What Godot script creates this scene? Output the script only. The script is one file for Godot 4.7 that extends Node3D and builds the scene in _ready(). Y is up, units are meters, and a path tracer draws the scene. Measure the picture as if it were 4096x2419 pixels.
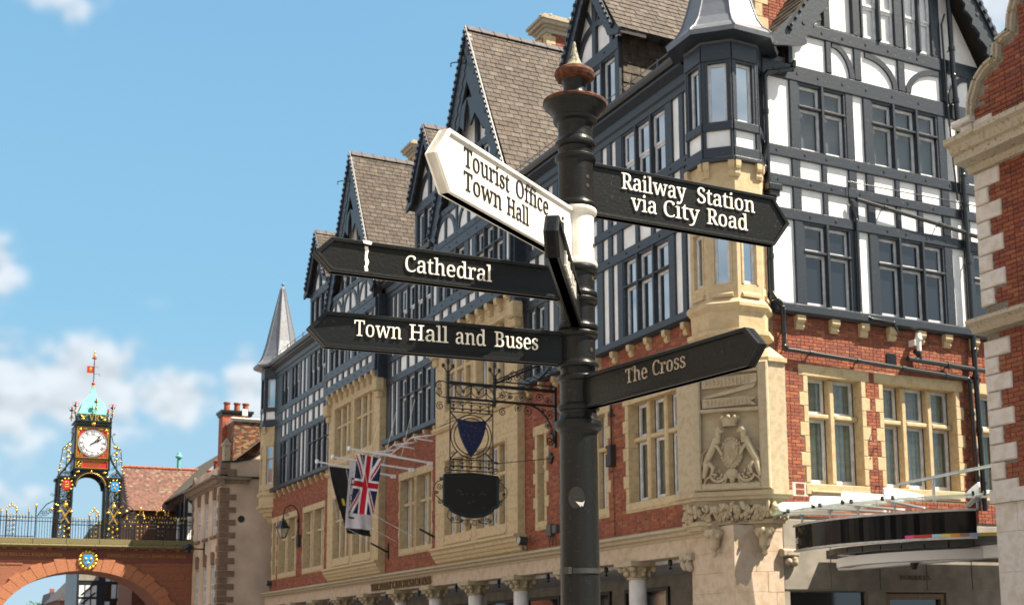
extends Node3D
# Street corner with a cast-iron finger post, a black-and-white timbered hotel, a clock on a gate arch.
# World axes: x = right along the lane, y = up, -z = down the street. Metres.

const EYE := Vector3(0, 1.6, 0)
var M := {}
var rng := RandomNumberGenerator.new()

# ---------------------------------------------------------------- geometry collector
class G:
	var V := PackedVector3Array()
	var N := PackedVector3Array()
	var K := PackedColorArray()
	var x := Transform3D.IDENTITY
	var c := Color.WHITE
	func t3(a: Vector3, b: Vector3, d: Vector3, n: Vector3) -> void:
		var A := x * a
		var B := x * b
		var D := x * d
		var W := (x.basis * n).normalized()
		if (B - A).cross(D - A).dot(W) > 0.0:
			var T := B
			B = D
			D = T
		V.append(A); V.append(B); V.append(D)
		N.append(W); N.append(W); N.append(W)
		K.append(c); K.append(c); K.append(c)
	func q4(a: Vector3, b: Vector3, d: Vector3, e: Vector3, n: Vector3) -> void:
		t3(a, b, d, n)
		t3(a, d, e, n)
	func face(a: Vector3, b: Vector3, d: Vector3, e: Vector3, inside: Vector3) -> void:
		var n := (b - a).cross(d - a)
		if n.length_squared() < 1e-14:
			n = (d - a).cross(e - a)
		if n.dot((a + d) * 0.5 - inside) < 0.0:
			n = -n
		q4(a, b, d, e, n)
	func t3n(a: Vector3, b: Vector3, d: Vector3, na: Vector3, nb: Vector3, nd: Vector3) -> void:
		var A := x * a
		var B := x * b
		var D := x * d
		na = (x.basis * na).normalized(); nb = (x.basis * nb).normalized(); nd = (x.basis * nd).normalized()
		if (B - A).cross(D - A).dot(na + nb + nd) > 0.0:
			var T := B
			B = D
			D = T
			T = nb
			nb = nd
			nd = T
		V.append(A); V.append(B); V.append(D)
		N.append(na); N.append(nb); N.append(nd)
		K.append(c); K.append(c); K.append(c)
	func box(a: Vector3, b: Vector3) -> void:
		var p := Vector3(min(a.x, b.x), min(a.y, b.y), min(a.z, b.z))
		var q := Vector3(max(a.x, b.x), max(a.y, b.y), max(a.z, b.z))
		var v := [Vector3(p.x, p.y, p.z), Vector3(q.x, p.y, p.z), Vector3(q.x, q.y, p.z), Vector3(p.x, q.y, p.z), Vector3(p.x, p.y, q.z), Vector3(q.x, p.y, q.z), Vector3(q.x, q.y, q.z), Vector3(p.x, q.y, q.z)]
		q4(v[0], v[1], v[2], v[3], Vector3(0, 0, -1))
		q4(v[4], v[5], v[6], v[7], Vector3(0, 0, 1))
		q4(v[0], v[1], v[5], v[4], Vector3(0, -1, 0))
		q4(v[3], v[2], v[6], v[7], Vector3(0, 1, 0))
		q4(v[0], v[3], v[7], v[4], Vector3(-1, 0, 0))
		q4(v[1], v[2], v[6], v[5], Vector3(1, 0, 0))
	# u0,u1 along; v0,v1 up; d0 (back), d1 (front), front edges chamfered by b
	func slab(u0: float, u1: float, v0: float, v1: float, d0: float, d1: float, b := 0.0) -> void:
		if b <= 0.0:
			box(Vector3(u0, v0, d0), Vector3(u1, v1, d1))
			return
		var o := [Vector3(u0, v0, d1 - b), Vector3(u1, v0, d1 - b), Vector3(u1, v1, d1 - b), Vector3(u0, v1, d1 - b)]
		var f := [Vector3(u0 + b, v0 + b, d1), Vector3(u1 - b, v0 + b, d1), Vector3(u1 - b, v1 - b, d1), Vector3(u0 + b, v1 - b, d1)]
		var k := [Vector3(u0, v0, d0), Vector3(u1, v0, d0), Vector3(u1, v1, d0), Vector3(u0, v1, d0)]
		q4(f[0], f[1], f[2], f[3], Vector3(0, 0, 1))
		var m := Vector3((u0 + u1) / 2, (v0 + v1) / 2, (d0 + d1) / 2)
		for i in 4:
			var j := (i + 1) % 4
			face(o[i], o[j], f[j], f[i], m)
			face(k[i], k[j], o[j], o[i], m)
	# polygon in local x,y extruded from z0 to z1
	func prism(poly: PackedVector2Array, z0: float, z1: float) -> void:
		var idx := Geometry2D.triangulate_polygon(poly)
		for i in range(0, idx.size(), 3):
			var a := poly[idx[i]]
			var b := poly[idx[i + 1]]
			var d := poly[idx[i + 2]]
			t3(Vector3(a.x, a.y, z1), Vector3(b.x, b.y, z1), Vector3(d.x, d.y, z1), Vector3(0, 0, 1))
			t3(Vector3(a.x, a.y, z0), Vector3(b.x, b.y, z0), Vector3(d.x, d.y, z0), Vector3(0, 0, -1))
		var sgn := -1.0 if Geometry2D.is_polygon_clockwise(poly) else 1.0
		for i in poly.size():
			var a := poly[i]
			var b := poly[(i + 1) % poly.size()]
			var e := (b - a)
			if e.length() < 1e-6: continue
			var n := Vector3(e.y, -e.x, 0) * sgn
			q4(Vector3(a.x, a.y, z0), Vector3(b.x, b.y, z0), Vector3(b.x, b.y, z1), Vector3(a.x, a.y, z1), n)
	# profile of (radius, height) turned round local y at p
	func lathe(p: Vector3, prof: Array, seg := 20, smooth := true, turn := 0.0) -> void:
		for i in prof.size() - 1:
			var a: Vector2 = prof[i]
			var b: Vector2 = prof[i + 1]
			var e := b - a
			if e.length() < 1e-6: continue
			var nn := Vector2(e.y, -e.x).normalized()
			if e.y < 0.0: pass
			for k in seg:
				var t0 := TAU * k / seg + turn
				var t1 := TAU * (k + 1) / seg + turn
				var d0 := Vector3(cos(t0), 0, sin(t0))
				var d1 := Vector3(cos(t1), 0, sin(t1))
				var A := p + d0 * a.x + Vector3(0, a.y, 0)
				var B := p + d1 * a.x + Vector3(0, a.y, 0)
				var C := p + d1 * b.x + Vector3(0, b.y, 0)
				var D := p + d0 * b.x + Vector3(0, b.y, 0)
				var n0 := d0 * nn.x + Vector3(0, nn.y, 0)
				var n1 := d1 * nn.x + Vector3(0, nn.y, 0)
				if not smooth:
					n0 = (n0 + n1); n1 = n0
				if a.x > 1e-5: t3n(A, B, C, n0, n1, n1)
				if b.x > 1e-5: t3n(A, C, D, n0, n1, n0)
	func tube(pts: Array, r: float, seg := 6, r1 := -1.0) -> void:
		var up := Vector3(0.31, 0.87, 0.38).normalized()
		var ring: Array = []
		var m := pts.size()
		for i in m:
			var d: Vector3 = (pts[min(i + 1, m - 1)] - pts[max(i - 1, 0)])
			d = d.normalized()
			var s := d.cross(up)
			if s.length() < 0.05: s = d.cross(Vector3(1, 0, 0))
			s = s.normalized()
			var w := s.cross(d)
			var rr := r if r1 < 0.0 else lerpf(r, r1, float(i) / (m - 1))
			var row: Array = []
			for k in seg:
				var a := TAU * k / seg
				row.append([pts[i] + (s * cos(a) + w * sin(a)) * rr, s * cos(a) + w * sin(a)])
			ring.append(row)
		for i in m - 1:
			for k in seg:
				var j := (k + 1) % seg
				var a = ring[i][k]
				var b = ring[i][j]
				var d = ring[i + 1][j]
				var e = ring[i + 1][k]
				t3n(a[0], b[0], d[0], a[1], b[1], d[1])
				t3n(a[0], d[0], e[0], a[1], d[1], e[1])
		for en in [0, m - 1]:
			var n: Vector3 = (pts[0] - pts[1]) if en == 0 else (pts[m - 1] - pts[m - 2])
			for k in range(1, seg - 1):
				t3(ring[en][0][0], ring[en][k][0], ring[en][k + 1][0], n)
	func ball(p: Vector3, r: Vector3, seg := 10, rows := 6) -> void:
		for i in rows:
			var f0 := PI * i / rows - PI / 2
			var f1 := PI * (i + 1) / rows - PI / 2
			for k in seg:
				var t0 := TAU * k / seg
				var t1 := TAU * (k + 1) / seg
				var a := Vector3(cos(f0) * cos(t0), sin(f0), cos(f0) * sin(t0))
				var b := Vector3(cos(f0) * cos(t1), sin(f0), cos(f0) * sin(t1))
				var d := Vector3(cos(f1) * cos(t1), sin(f1), cos(f1) * sin(t1))
				var e := Vector3(cos(f1) * cos(t0), sin(f1), cos(f1) * sin(t0))
				if i > 0: t3n(p + a * r, p + b * r, p + d * r, a / r, b / r, d / r)
				if i < rows - 1: t3n(p + a * r, p + d * r, p + e * r, a / r, d / r, e / r)
	func mesh() -> ArrayMesh:
		var am := ArrayMesh.new()
		if V.is_empty(): return am
		var arr := []
		arr.resize(Mesh.ARRAY_MAX)
		arr[Mesh.ARRAY_VERTEX] = V
		arr[Mesh.ARRAY_NORMAL] = N
		arr[Mesh.ARRAY_COLOR] = K
		am.add_surface_from_arrays(Mesh.PRIMITIVE_TRIANGLES, arr)
		return am

# ---------------------------------------------------------------- nodes
func thing(called: String, label: String, category: String, at := Vector3.ZERO, group := "") -> Node3D:
	var o := Node3D.new()
	o.name = called
	add_child(o, true)
	o.position = at
	o.set_meta("label", label)
	o.set_meta("category", category)
	if group != "": o.set_meta("group", group)
	return o

# a part built in world coordinates under a thing or another part
func part(parent: Node3D, called: String, m: Mesh, mat: Material) -> MeshInstance3D:
	var o := MeshInstance3D.new()
	o.name = called
	o.mesh = m
	o.material_override = mat
	parent.add_child(o, true)
	if parent.get_parent() == self: o.position = -parent.position
	return o

func pg(parent: Node3D, called: String, g: G, mat: Material) -> MeshInstance3D:
	var o := part(parent, called, g.mesh(), mat)
	if called.begins_with("gilt_") or called == "bars": o.set_meta("kind", "stuff")
	return o

func struct(called: String, g: G, mat: Material) -> MeshInstance3D:
	var o := MeshInstance3D.new()
	o.name = called
	o.mesh = g.mesh()
	o.material_override = mat
	o.set_meta("kind", "structure")
	o.set_meta("label", called.replace("_", " ") + " of the old street")
	o.set_meta("category", "ground")
	add_child(o, true)
	return o

func ng(x := Transform3D.IDENTITY) -> G:
	var g := G.new()
	g.x = x
	return g

func sb(parent: Node3D, called: String, x: Transform3D, u0: float, u1: float, v0: float, v1: float, d0: float, d1: float, mat: Material, b := 0.0) -> MeshInstance3D:
	var g := ng(x)
	g.slab(u0, u1, v0, v1, d0, d1, b)
	return pg(parent, called, g, mat)

# ---------------------------------------------------------------- materials
func lin(r: float, g: float, b: float) -> Color:
	return Color(r, g, b).linear_to_srgb()

func noise_tex(seed_: int, freq: float, lo: float, hi: float, oct := 5, normal := false, bump := 3.0, ridged := false) -> NoiseTexture2D:
	var n := FastNoiseLite.new()
	n.seed = seed_
	n.frequency = freq
	n.fractal_octaves = oct
	n.fractal_type = FastNoiseLite.FRACTAL_RIDGED if ridged else FastNoiseLite.FRACTAL_FBM
	n.noise_type = FastNoiseLite.TYPE_SIMPLEX_SMOOTH
	var t := NoiseTexture2D.new()
	t.width = 512
	t.height = 512
	t.seamless = true
	t.noise = n
	if normal:
		t.as_normal_map = true
		t.bump_strength = bump
	else:
		var gr := Gradient.new()
		gr.set_color(0, Color(lo, lo, lo))
		gr.set_color(1, Color(hi, hi, hi))
		t.color_ramp = gr
	return t

# two-tone patches: colour a with spots of colour b above a threshold
func patch_tex(seed_: int, freq: float, a: Color, b: Color, t0: float, t1: float) -> NoiseTexture2D:
	var t := noise_tex(seed_, freq, 0, 1, 6)
	var gr := Gradient.new()
	gr.offsets = PackedFloat32Array([0.0, t0, t1, 1.0])
	gr.colors = PackedColorArray([a * Color(0.9, 0.9, 0.9), a, b, b])
	t.color_ramp = gr
	return t

var TX := {}
func mat(name_: String, col: Color, rough: float, tex := "", scale := 1.0, nrm := 0.0, metal := 0.0) -> StandardMaterial3D:
	var m := StandardMaterial3D.new()
	m.albedo_color = col
	m.roughness = rough
	m.metallic = metal
	m.uv1_triplanar = true
	m.uv1_world_triplanar = true
	m.uv1_scale = Vector3.ONE * scale
	if tex != "": m.albedo_texture = TX[tex]
	if nrm > 0.0:
		m.normal_enabled = true
		m.normal_texture = TX["nrm"]
		m.normal_scale = nrm
	M[name_] = m
	return m

func materials() -> void:
	TX["soft"] = noise_tex(1, 0.006, 0.80, 1.0)
	TX["plaster"] = noise_tex(14, 0.01, 0.90, 1.0, 6)
	TX["grain"] = noise_tex(2, 0.02, 0.62, 1.0)
	TX["rough"] = noise_tex(3, 0.012, 0.5, 1.0, 6)
	TX["nrm"] = noise_tex(4, 0.03, 0, 1, 5, true, 4.0)
	TX["chip"] = patch_tex(5, 0.03, Color(1, 1, 1), Color(0.55, 0.53, 0.50), 0.72, 0.78)
	TX["post"] = patch_tex(12, 0.02, lin(0.010, 0.011, 0.011), lin(0.045, 0.038, 0.032), 0.84, 0.88)
	TX["paint"] = patch_tex(6, 0.035, lin(0.017, 0.023, 0.032), lin(0.10, 0.09, 0.085), 0.82, 0.86)
	TX["moss"] = patch_tex(7, 0.02, Color(1, 1, 1), Color(0.74, 0.75, 0.56), 0.62, 0.8)
	TX["stain"] = patch_tex(8, 0.014, Color(1, 1, 1), Color(0.91, 0.89, 0.85), 0.35, 0.85)
	TX["rust"] = patch_tex(9, 0.012, Color(0.95, 0.6, 0.3), Color(0.45, 0.2, 0.08), 0.42, 0.62)
	TX["tip"] = patch_tex(10, 0.02, Color(0.95, 0.93, 0.82), Color(0.25, 0.24, 0.2), 0.56, 0.62)
	mat("white", lin(0.84, 0.83, 0.82), 0.75, "plaster", 0.35, 0.12)
	mat("timber", Color.WHITE, 0.38, "paint", 0.55, 0.12)
	mat("stone", lin(0.50, 0.385, 0.23), 0.9, "stain", 0.5, 0.18)
	mat("stone_grey", lin(0.42, 0.345, 0.235), 0.9, "stain", 0.6, 0.15)
	mat("stone_pale", lin(0.50, 0.395, 0.30), 0.9, "stain", 0.35, 0.15)
	mat("stone_white", lin(0.55, 0.50, 0.46), 0.85, "stain", 0.5, 0.15)
	mat("moss_stone", lin(0.40, 0.34, 0.26), 0.95, "moss", 0.8, 0.6)
	var b := mat("bricks", Color.WHITE, 0.92, "grain", 3.0, 0.6)
	b.vertex_color_use_as_albedo = true
	var sl := mat("slates", Color.WHITE, 0.8, "rough", 0.6, 0.5)
	sl.vertex_color_use_as_albedo = true
	mat("mortar", lin(0.30, 0.225, 0.165), 0.95, "grain", 2.0, 0.4)
	mat("mortar_grey", lin(0.30, 0.26, 0.21), 0.95, "grain", 2.0, 0.4)
	mat("lead", lin(0.15, 0.16, 0.185), 0.45, "stain", 0.55, 0.2, 0.25)
	mat("sash", lin(0.74, 0.74, 0.76), 0.5, "soft", 1.0)
	var gl := mat("glass", Color(0.25, 0.32, 0.30, 0.06), 0.02)
	gl.transparency = BaseMaterial3D.TRANSPARENCY_ALPHA
	gl.uv1_triplanar = false
	gl.metallic_specular = 0.5
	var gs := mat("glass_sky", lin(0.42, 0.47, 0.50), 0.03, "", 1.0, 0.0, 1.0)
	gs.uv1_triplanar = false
	var gd := mat("glass_dark", lin(0.012, 0.015, 0.018), 0.05)
	gd.metallic_specular = 0.8
	mat("curtain", lin(0.36, 0.42, 0.37), 0.95, "soft", 1.5)
	mat("blind", lin(0.055, 0.068, 0.082), 0.8)
	mat("room", lin(0.05, 0.045, 0.04), 0.95)
	mat("iron", lin(0.012, 0.014, 0.015), 0.38, "grain", 3.0, 0.4)
	mat("pipe", lin(0.014, 0.017, 0.019), 0.28, "soft", 2.0, 0.15)
	mat("post_black", Color.WHITE, 0.33, "post", 4.0, 0.3)
	M["post_black"].metallic_specular = 0.3
	mat("post_white", lin(0.80, 0.77, 0.70), 0.35, "soft", 3.0, 0.1)
	mat("letter", lin(0.82, 0.80, 0.74), 0.45, "chip", 9.0)
	mat("letter_clean", lin(0.86, 0.82, 0.74), 0.45, "soft", 4.0)
	mat("letter_black", lin(0.02, 0.02, 0.022), 0.35, "soft", 4.0)
	mat("letter_rust", lin(0.52, 0.42, 0.32), 0.6, "rough", 6.0)
	mat("rust", lin(0.13, 0.105, 0.085), 0.85, "rust", 5.0, 0.8)
	mat("tip", lin(0.30, 0.30, 0.285), 0.8, "tip", 5.0, 0.5)
	mat("gold", lin(0.62, 0.38, 0.07), 0.32, "", 1.0, 0.0, 0.75)
	mat("gilt_paint", lin(0.72, 0.42, 0.07), 0.5, "rough", 4.0)
	mat("bronze", lin(0.26, 0.16, 0.06), 0.45, "rough", 3.0, 0.0, 0.3)
	mat("red", lin(0.50, 0.015, 0.02), 0.45, "soft", 2.0)
	mat("enamel_blue", lin(0.03, 0.25, 0.60), 0.4)
	mat("copper", lin(0.10, 0.36, 0.33), 0.6, "stain", 0.9, 0.3)
	mat("copper_dark", lin(0.03, 0.13, 0.14), 0.5, "rough", 1.5)
	mat("clock_white", lin(0.80, 0.80, 0.80), 0.4)
	mat("sandstone", lin(0.25, 0.095, 0.055), 0.95, "stain", 0.7, 0.5)
	mat("sandstone_light", lin(0.36, 0.145, 0.075), 0.95, "stain", 0.8, 0.5)
	mat("render_cream", lin(0.68, 0.515, 0.385), 0.9, "soft", 0.15, 0.15)
	mat("quoin_brown", lin(0.235, 0.155, 0.105), 0.9, "soft", 1.0, 0.3)
	mat("clay", lin(0.48, 0.12, 0.05), 0.8, "rough", 1.0, 0.3)
	mat("shield_blue", lin(0.006, 0.022, 0.10), 0.35, "rough", 2.0)
	mat("board_black", lin(0.006, 0.006, 0.005), 0.8, "soft", 2.0)
	mat("board_green", lin(0.007, 0.016, 0.018), 0.55, "soft", 2.0)
	mat("fascia", lin(0.006, 0.006, 0.007), 0.08)
	M["fascia"].metallic_specular = 0.25
	mat("steel", lin(0.45, 0.45, 0.47), 0.35, "soft", 2.0, 0.0, 0.6)
	mat("steel_dark", lin(0.055, 0.055, 0.055), 0.45, "soft", 1.0)
	mat("fin_white", lin(0.78, 0.78, 0.80), 0.45)
	mat("clad", lin(0.30, 0.27, 0.225), 0.7, "soft", 0.5)
	mat("paving", lin(0.40, 0.385, 0.37), 0.9, "rough", 0.4, 0.4)
	mat("asphalt", lin(0.06, 0.06, 0.06), 0.95, "grain", 1.5, 0.6)
	mat("ridge", lin(0.13, 0.115, 0.12), 0.8, "rough", 1.0, 0.4)
	mat("rail_grey", lin(0.13, 0.135, 0.15), 0.5, "soft", 1.0)
	mat("letter_bronze", lin(0.16, 0.14, 0.10), 0.5)
	mat("setts", lin(0.42, 0.405, 0.39), 0.9, "rough", 0.5, 0.4)
	mat("clay_wall", lin(0.22, 0.085, 0.05), 0.95, "grain", 1.0, 0.4)
	mat("quoin_light", lin(0.27, 0.20, 0.14), 0.9, "soft", 1.0, 0.3)
	mat("mossy_roof", lin(0.13, 0.105, 0.065), 0.9, "rough", 1.2, 0.8)
	mat("tile_roof", lin(0.15, 0.07, 0.05), 0.9, "rough", 2.0, 0.5)
	mat("sandstone_dark", lin(0.16, 0.055, 0.04), 0.95, "stain", 0.7, 0.4)
	mat("iron_grey", lin(0.10, 0.11, 0.12), 0.5)
	mat("sticker", lin(0.045, 0.043, 0.04), 0.8, "grain", 8.0, 0.6)
	mat("rust_dark", lin(0.02, 0.012, 0.008), 0.9)
	mat("parapet", lin(0.17, 0.145, 0.07), 0.95, "moss", 0.8, 0.5)
	mat("plastic", lin(0.02, 0.02, 0.02), 0.5)
	mat("plastic_white", lin(0.70, 0.68, 0.64), 0.5)
	mat("column", lin(0.72, 0.69, 0.68), 0.6, "soft", 0.6, 0.1)
	mat("yellow", lin(0.75, 0.45, 0.02), 0.6)
	var fl := mat("flag", Color.WHITE, 0.9)
	fl.vertex_color_use_as_albedo = true
	fl.uv1_triplanar = false
	fl.backlight_enabled = true
	fl.backlight = Color(0.25, 0.25, 0.25)
	var lf := mat("leaf", lin(0.06, 0.13, 0.025), 0.8)
	lf.backlight_enabled = true
	lf.backlight = Color(0.1, 0.2, 0.03)
	mat("bark", lin(0.12, 0.09, 0.06), 0.95, "rough", 2.0, 0.5)
	var cg := mat("canopy_glass", Color(0.70, 0.82, 0.79, 0.5), 0.03)
	cg.transparency = BaseMaterial3D.TRANSPARENCY_ALPHA
	cg.uv1_triplanar = false
	var lg := mat("lamp_glass", Color(0.8, 0.78, 0.7, 0.35), 0.1)
	lg.transparency = BaseMaterial3D.TRANSPARENCY_ALPHA
	lg.uv1_triplanar = false

# ---------------------------------------------------------------- sky, sun, camera
func sky_image() -> Image:
	var W := 1600
	var H := 800
	var im := Image.create(W, H, false, Image.FORMAT_RGBF)
	var n := FastNoiseLite.new()
	n.seed = 11
	n.frequency = 1.0
	n.fractal_octaves = 6
	n.fractal_gain = 0.52
	n.noise_type = FastNoiseLite.TYPE_SIMPLEX_SMOOTH
	# clouds by compass direction and height: azimuth, elevation, half width, half height (degrees), weight
	var blobs := [[2.5, 10.2, 4.2, 2.1, 1.0], [6.5, 10.6, 3.2, 2.0, 1.0], [9.5, 10.3, 2.4, 1.3, 0.9], [12.9, 11.0, 0.9, 1.5, 0.95], [13.6, 10.0, 1.3, 1.6, 0.8],
		[2.9, 15.0, 1.2, 1.5, 0.8], [8.8, 14.3, 0.9, 0.35, 0.45], [4.6, 8.5, 1.6, 0.5, 0.6], [3.6, 5.9, 1.9, 0.9, 0.7], [5.0, 25.8, 2.6, 1.3, 0.5], [0.0, 9.0, 5.0, 3.0, 0.8],
		[47.0, 27.0, 8.0, 4.5, 1.0], [55.0, 22.0, 9.0, 6.0, 0.8], [-14.0, 12.0, 9.0, 3.0, 1.2], [-40.0, 22.0, 18.0, 12.0, 1.5], [-75.0, 26.0, 24.0, 15.0, 1.5], [-110.0, 24.0, 22.0, 12.0, 1.5], [-150.0, 20.0, 18.0, 9.0, 1.3], [-60.0, 50.0, 60.0, 18.0, 1.4], [-130.0, 46.0, 40.0, 16.0, 1.4], [175.0, 30.0, 20.0, 14.0, 1.2], [150.0, 22.0, 14.0, 6.0, 0.8], [110.0, 14.0, 14.0, 5.0, 0.9], [80.0, 20.0, 10.0, 5.0, 0.8]]
	var zen := Color(0.165, 0.395, 0.70)
	var mid := Color(0.30, 0.60, 0.845)
	var hor := Color(0.55, 0.75, 0.87)
	var white := Color(1.0, 1.01, 1.03)
	var sun := Vector3(0.555, 1.0, 0.417).normalized()
	for j in H:
		var el := 90.0 - (j + 0.5) * 180.0 / H
		if el < -0.5:
			im.fill_rect(Rect2i(0, j, W, 1), Color(0.30, 0.29, 0.27))
			continue
		var base := hor.lerp(mid, clampf(el / 14.0, 0.0, 1.0)) if el < 14.0 else mid.lerp(zen, clampf((el - 14.0) / 30.0, 0.0, 1.0))
		var live: Array = []
		for b in blobs:
			if absf(el - b[1]) < b[3] * 2.6: live.append(b)
		var ce := cos(deg_to_rad(el))
		var se := sin(deg_to_rad(el))
		for i in W:
			var az := wrapf((i + 0.5) / W * 360.0, -180.0, 180.0)
			var ar := deg_to_rad(az)
			# the air brightens and whitens towards the sun
			var near := Vector3(sin(ar) * ce, se, -cos(ar) * ce).dot(sun)
			var glow := 0.0
			if near > 0.0: glow = near * near * near
			var c := base.lerp(Color(1.25, 1.25, 1.22), glow * 0.85)
			var dens := 0.0
			for b in live:
				var dx: float = absf(wrapf(az - b[0], -180.0, 180.0)) / b[2]
				if dx > 2.6: continue
				var dy: float = (el - b[1]) / b[3]
				dens = maxf(dens, b[4] * exp(-0.8 * (dx * dx + dy * dy)))
			if dens > 0.03:
				var f := n.get_noise_2d(az * 0.42, el * 0.62) * 0.62 + n.get_noise_2d(az * 1.3 + 40.0, el * 1.8) * 0.28
				var a := clampf((dens - 0.27 + f * 0.85 * minf(1.0, dens * 1.6)) * 2.0, 0.0, 1.0)
				a = a * a * (3.0 - 2.0 * a) * 0.74
				var under := n.get_noise_2d(az * 0.42, el * 0.62 + 0.35) * 0.62 - f
				var tone := clampf(0.88 - under * 0.45, 0.66, 1.0) * (1.0 + 0.3 * glow)
				c = c.lerp(Color(white.r * tone, white.g * tone, white.b * tone), a)
			im.set_pixel(i, j, c)
	return im

func setup() -> void:
	var cam := Camera3D.new()
	cam.name = "camera"
	add_child(cam)
	cam.transform = Transform3D(Basis(Vector3(0.871566, -0.016436, 0.490002), Vector3(-0.060936, 0.988057, 0.141529), Vector3(-0.486476, -0.153211, 0.860155)).orthonormalized(), EYE)
	var f := 5170.0
	cam.near = 0.1
	cam.far = 600.0
	var lens := CameraAttributesPhysical.new()
	lens.frustum_near = 0.1
	lens.frustum_far = 600.0
	lens.frustum_focal_length = 35.0
	lens.frustum_focus_distance = 4.5
	lens.exposure_aperture = 8.0
	cam.attributes = lens
	cam.set_frustum(2419.0 / f * cam.near, Vector2((2048.0 - 2495.0) / f, (1756.0 - 1209.5) / f) * cam.near, cam.near, cam.far)
	cam.current = true
	var we := WorldEnvironment.new()
	we.name = "world_environment"
	var e := Environment.new()
	e.background_mode = Environment.BG_SKY
	var sky := Sky.new()
	var sm := PanoramaSkyMaterial.new()
	sm.panorama = ImageTexture.create_from_image(sky_image())
	sm.energy_multiplier = 1.0 / 3.0
	sky.sky_material = sm
	e.sky = sky
	e.tonemap_mode = Environment.TONE_MAPPER_LINEAR
	e.tonemap_exposure = 3.0
	e.sdfgi_enabled = true
	e.ssao_enabled = true
	e.ssil_enabled = true
	we.environment = e
	add_child(we)
	var sun := DirectionalLight3D.new()
	sun.name = "sun"
	sun.light_energy = 1.6
	sun.light_color = Color(1.0, 0.95, 0.87)
	sun.light_angular_distance = 0.5
	sun.shadow_enabled = true
	add_child(sun)
	sun.look_at_from_position(Vector3(0.555, 1.0, 0.417) * 50.0, Vector3.ZERO)

# ---------------------------------------------------------------- building helpers
var hotel: Node3D
var brick_jobs: Array = []      # [xf, u0, u1, v0, v1, tone]
var slate_jobs: Array = []      # [xf(local frame on slope), u0, u1, v0, v1, tone]
var LF := Transform3D(Basis(Vector3(0, 0, 1), Vector3(0, 1, 0), Vector3(-1, 0, 0)), Vector3(15, 0, 0))   # street front: u = z
var RF := Transform3D(Basis(Vector3(1, 0, 0), Vector3(0, 1, 0), Vector3(0, 0, 1)), Vector3(0, 0, -22))    # lane front: u = x

func out(x: Transform3D, d: float) -> Transform3D:
	return Transform3D(x.basis, x.origin + x.basis.z * d)

# wall slab with rectangular openings [u0,u1,v0,v1]
func holed(g: G, u0: float, u1: float, v0: float, v1: float, holes: Array, d0: float, d1: float) -> void:
	var us := [u0, u1]
	var vs := [v0, v1]
	for h in holes:
		for k in [h[0], h[1]]:
			if k > u0 and k < u1 and not us.has(k): us.append(k)
		for k in [h[2], h[3]]:
			if k > v0 and k < v1 and not vs.has(k): vs.append(k)
	us.sort()
	vs.sort()
	for i in us.size() - 1:
		for j in vs.size() - 1:
			var cu: float = (us[i] + us[i + 1]) / 2
			var cv: float = (vs[j] + vs[j + 1]) / 2
			var solid := true
			for h in holes:
				if cu > h[0] and cu < h[1] and cv > h[2] and cv < h[3]: solid = false
			if solid: g.slab(us[i], us[i + 1], vs[j], vs[j + 1], d0, d1)

func brick_tone(k: float) -> Color:
	var t := rng.randf()
	var c := Color(0.40, 0.110, 0.058)
	if t < 0.3: c = Color(0.45, 0.142, 0.066)
	elif t < 0.5: c = Color(0.34, 0.092, 0.055)
	elif t < 0.58: c = Color(0.27, 0.082, 0.055)
	elif t < 0.66: c = Color(0.47, 0.175, 0.085)
	return c * k * rng.randf_range(0.85, 1.12)

# bricks laid in courses over a rectangle, cut round the openings
func lay_bricks(jobs: Array, x: Transform3D, u0: float, u1: float, v0: float, v1: float, holes: Array, k := 1.0, ch := 0.075) -> void:
	var j := 0
	var v := v0
	while v < v1 - 0.02:
		var vt := minf(v + ch - 0.010, v1)
		var mid := v + ch * 0.5
		var cuts: Array = []
		for h in holes:
			if mid > h[2] and mid < h[3]: cuts.append([h[0], h[1]])
		var u := u0 - 0.055 - (0.12 if j % 2 == 0 else 0.0)
		var i := j
		while u < u1:
			var w := 0.215 if i % 2 == 0 else 0.1025
			var segs: Array = [[maxf(u, u0), minf(u + w, u1)]]
			for c in cuts:
				var nx: Array = []
				for s in segs:
					if c[1] <= s[0] or c[0] >= s[1]: nx.append(s)
					else:
						if c[0] > s[0]: nx.append([s[0], c[0]])
						if c[1] < s[1]: nx.append([c[1], s[1]])
				segs = nx
			for s in segs:
				if s[1] - s[0] > 0.025: jobs.append([x, s[0], s[1], v, vt, brick_tone(k)])
			u += w + 0.010
			i += 1
		v += ch
		j += 1

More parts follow.
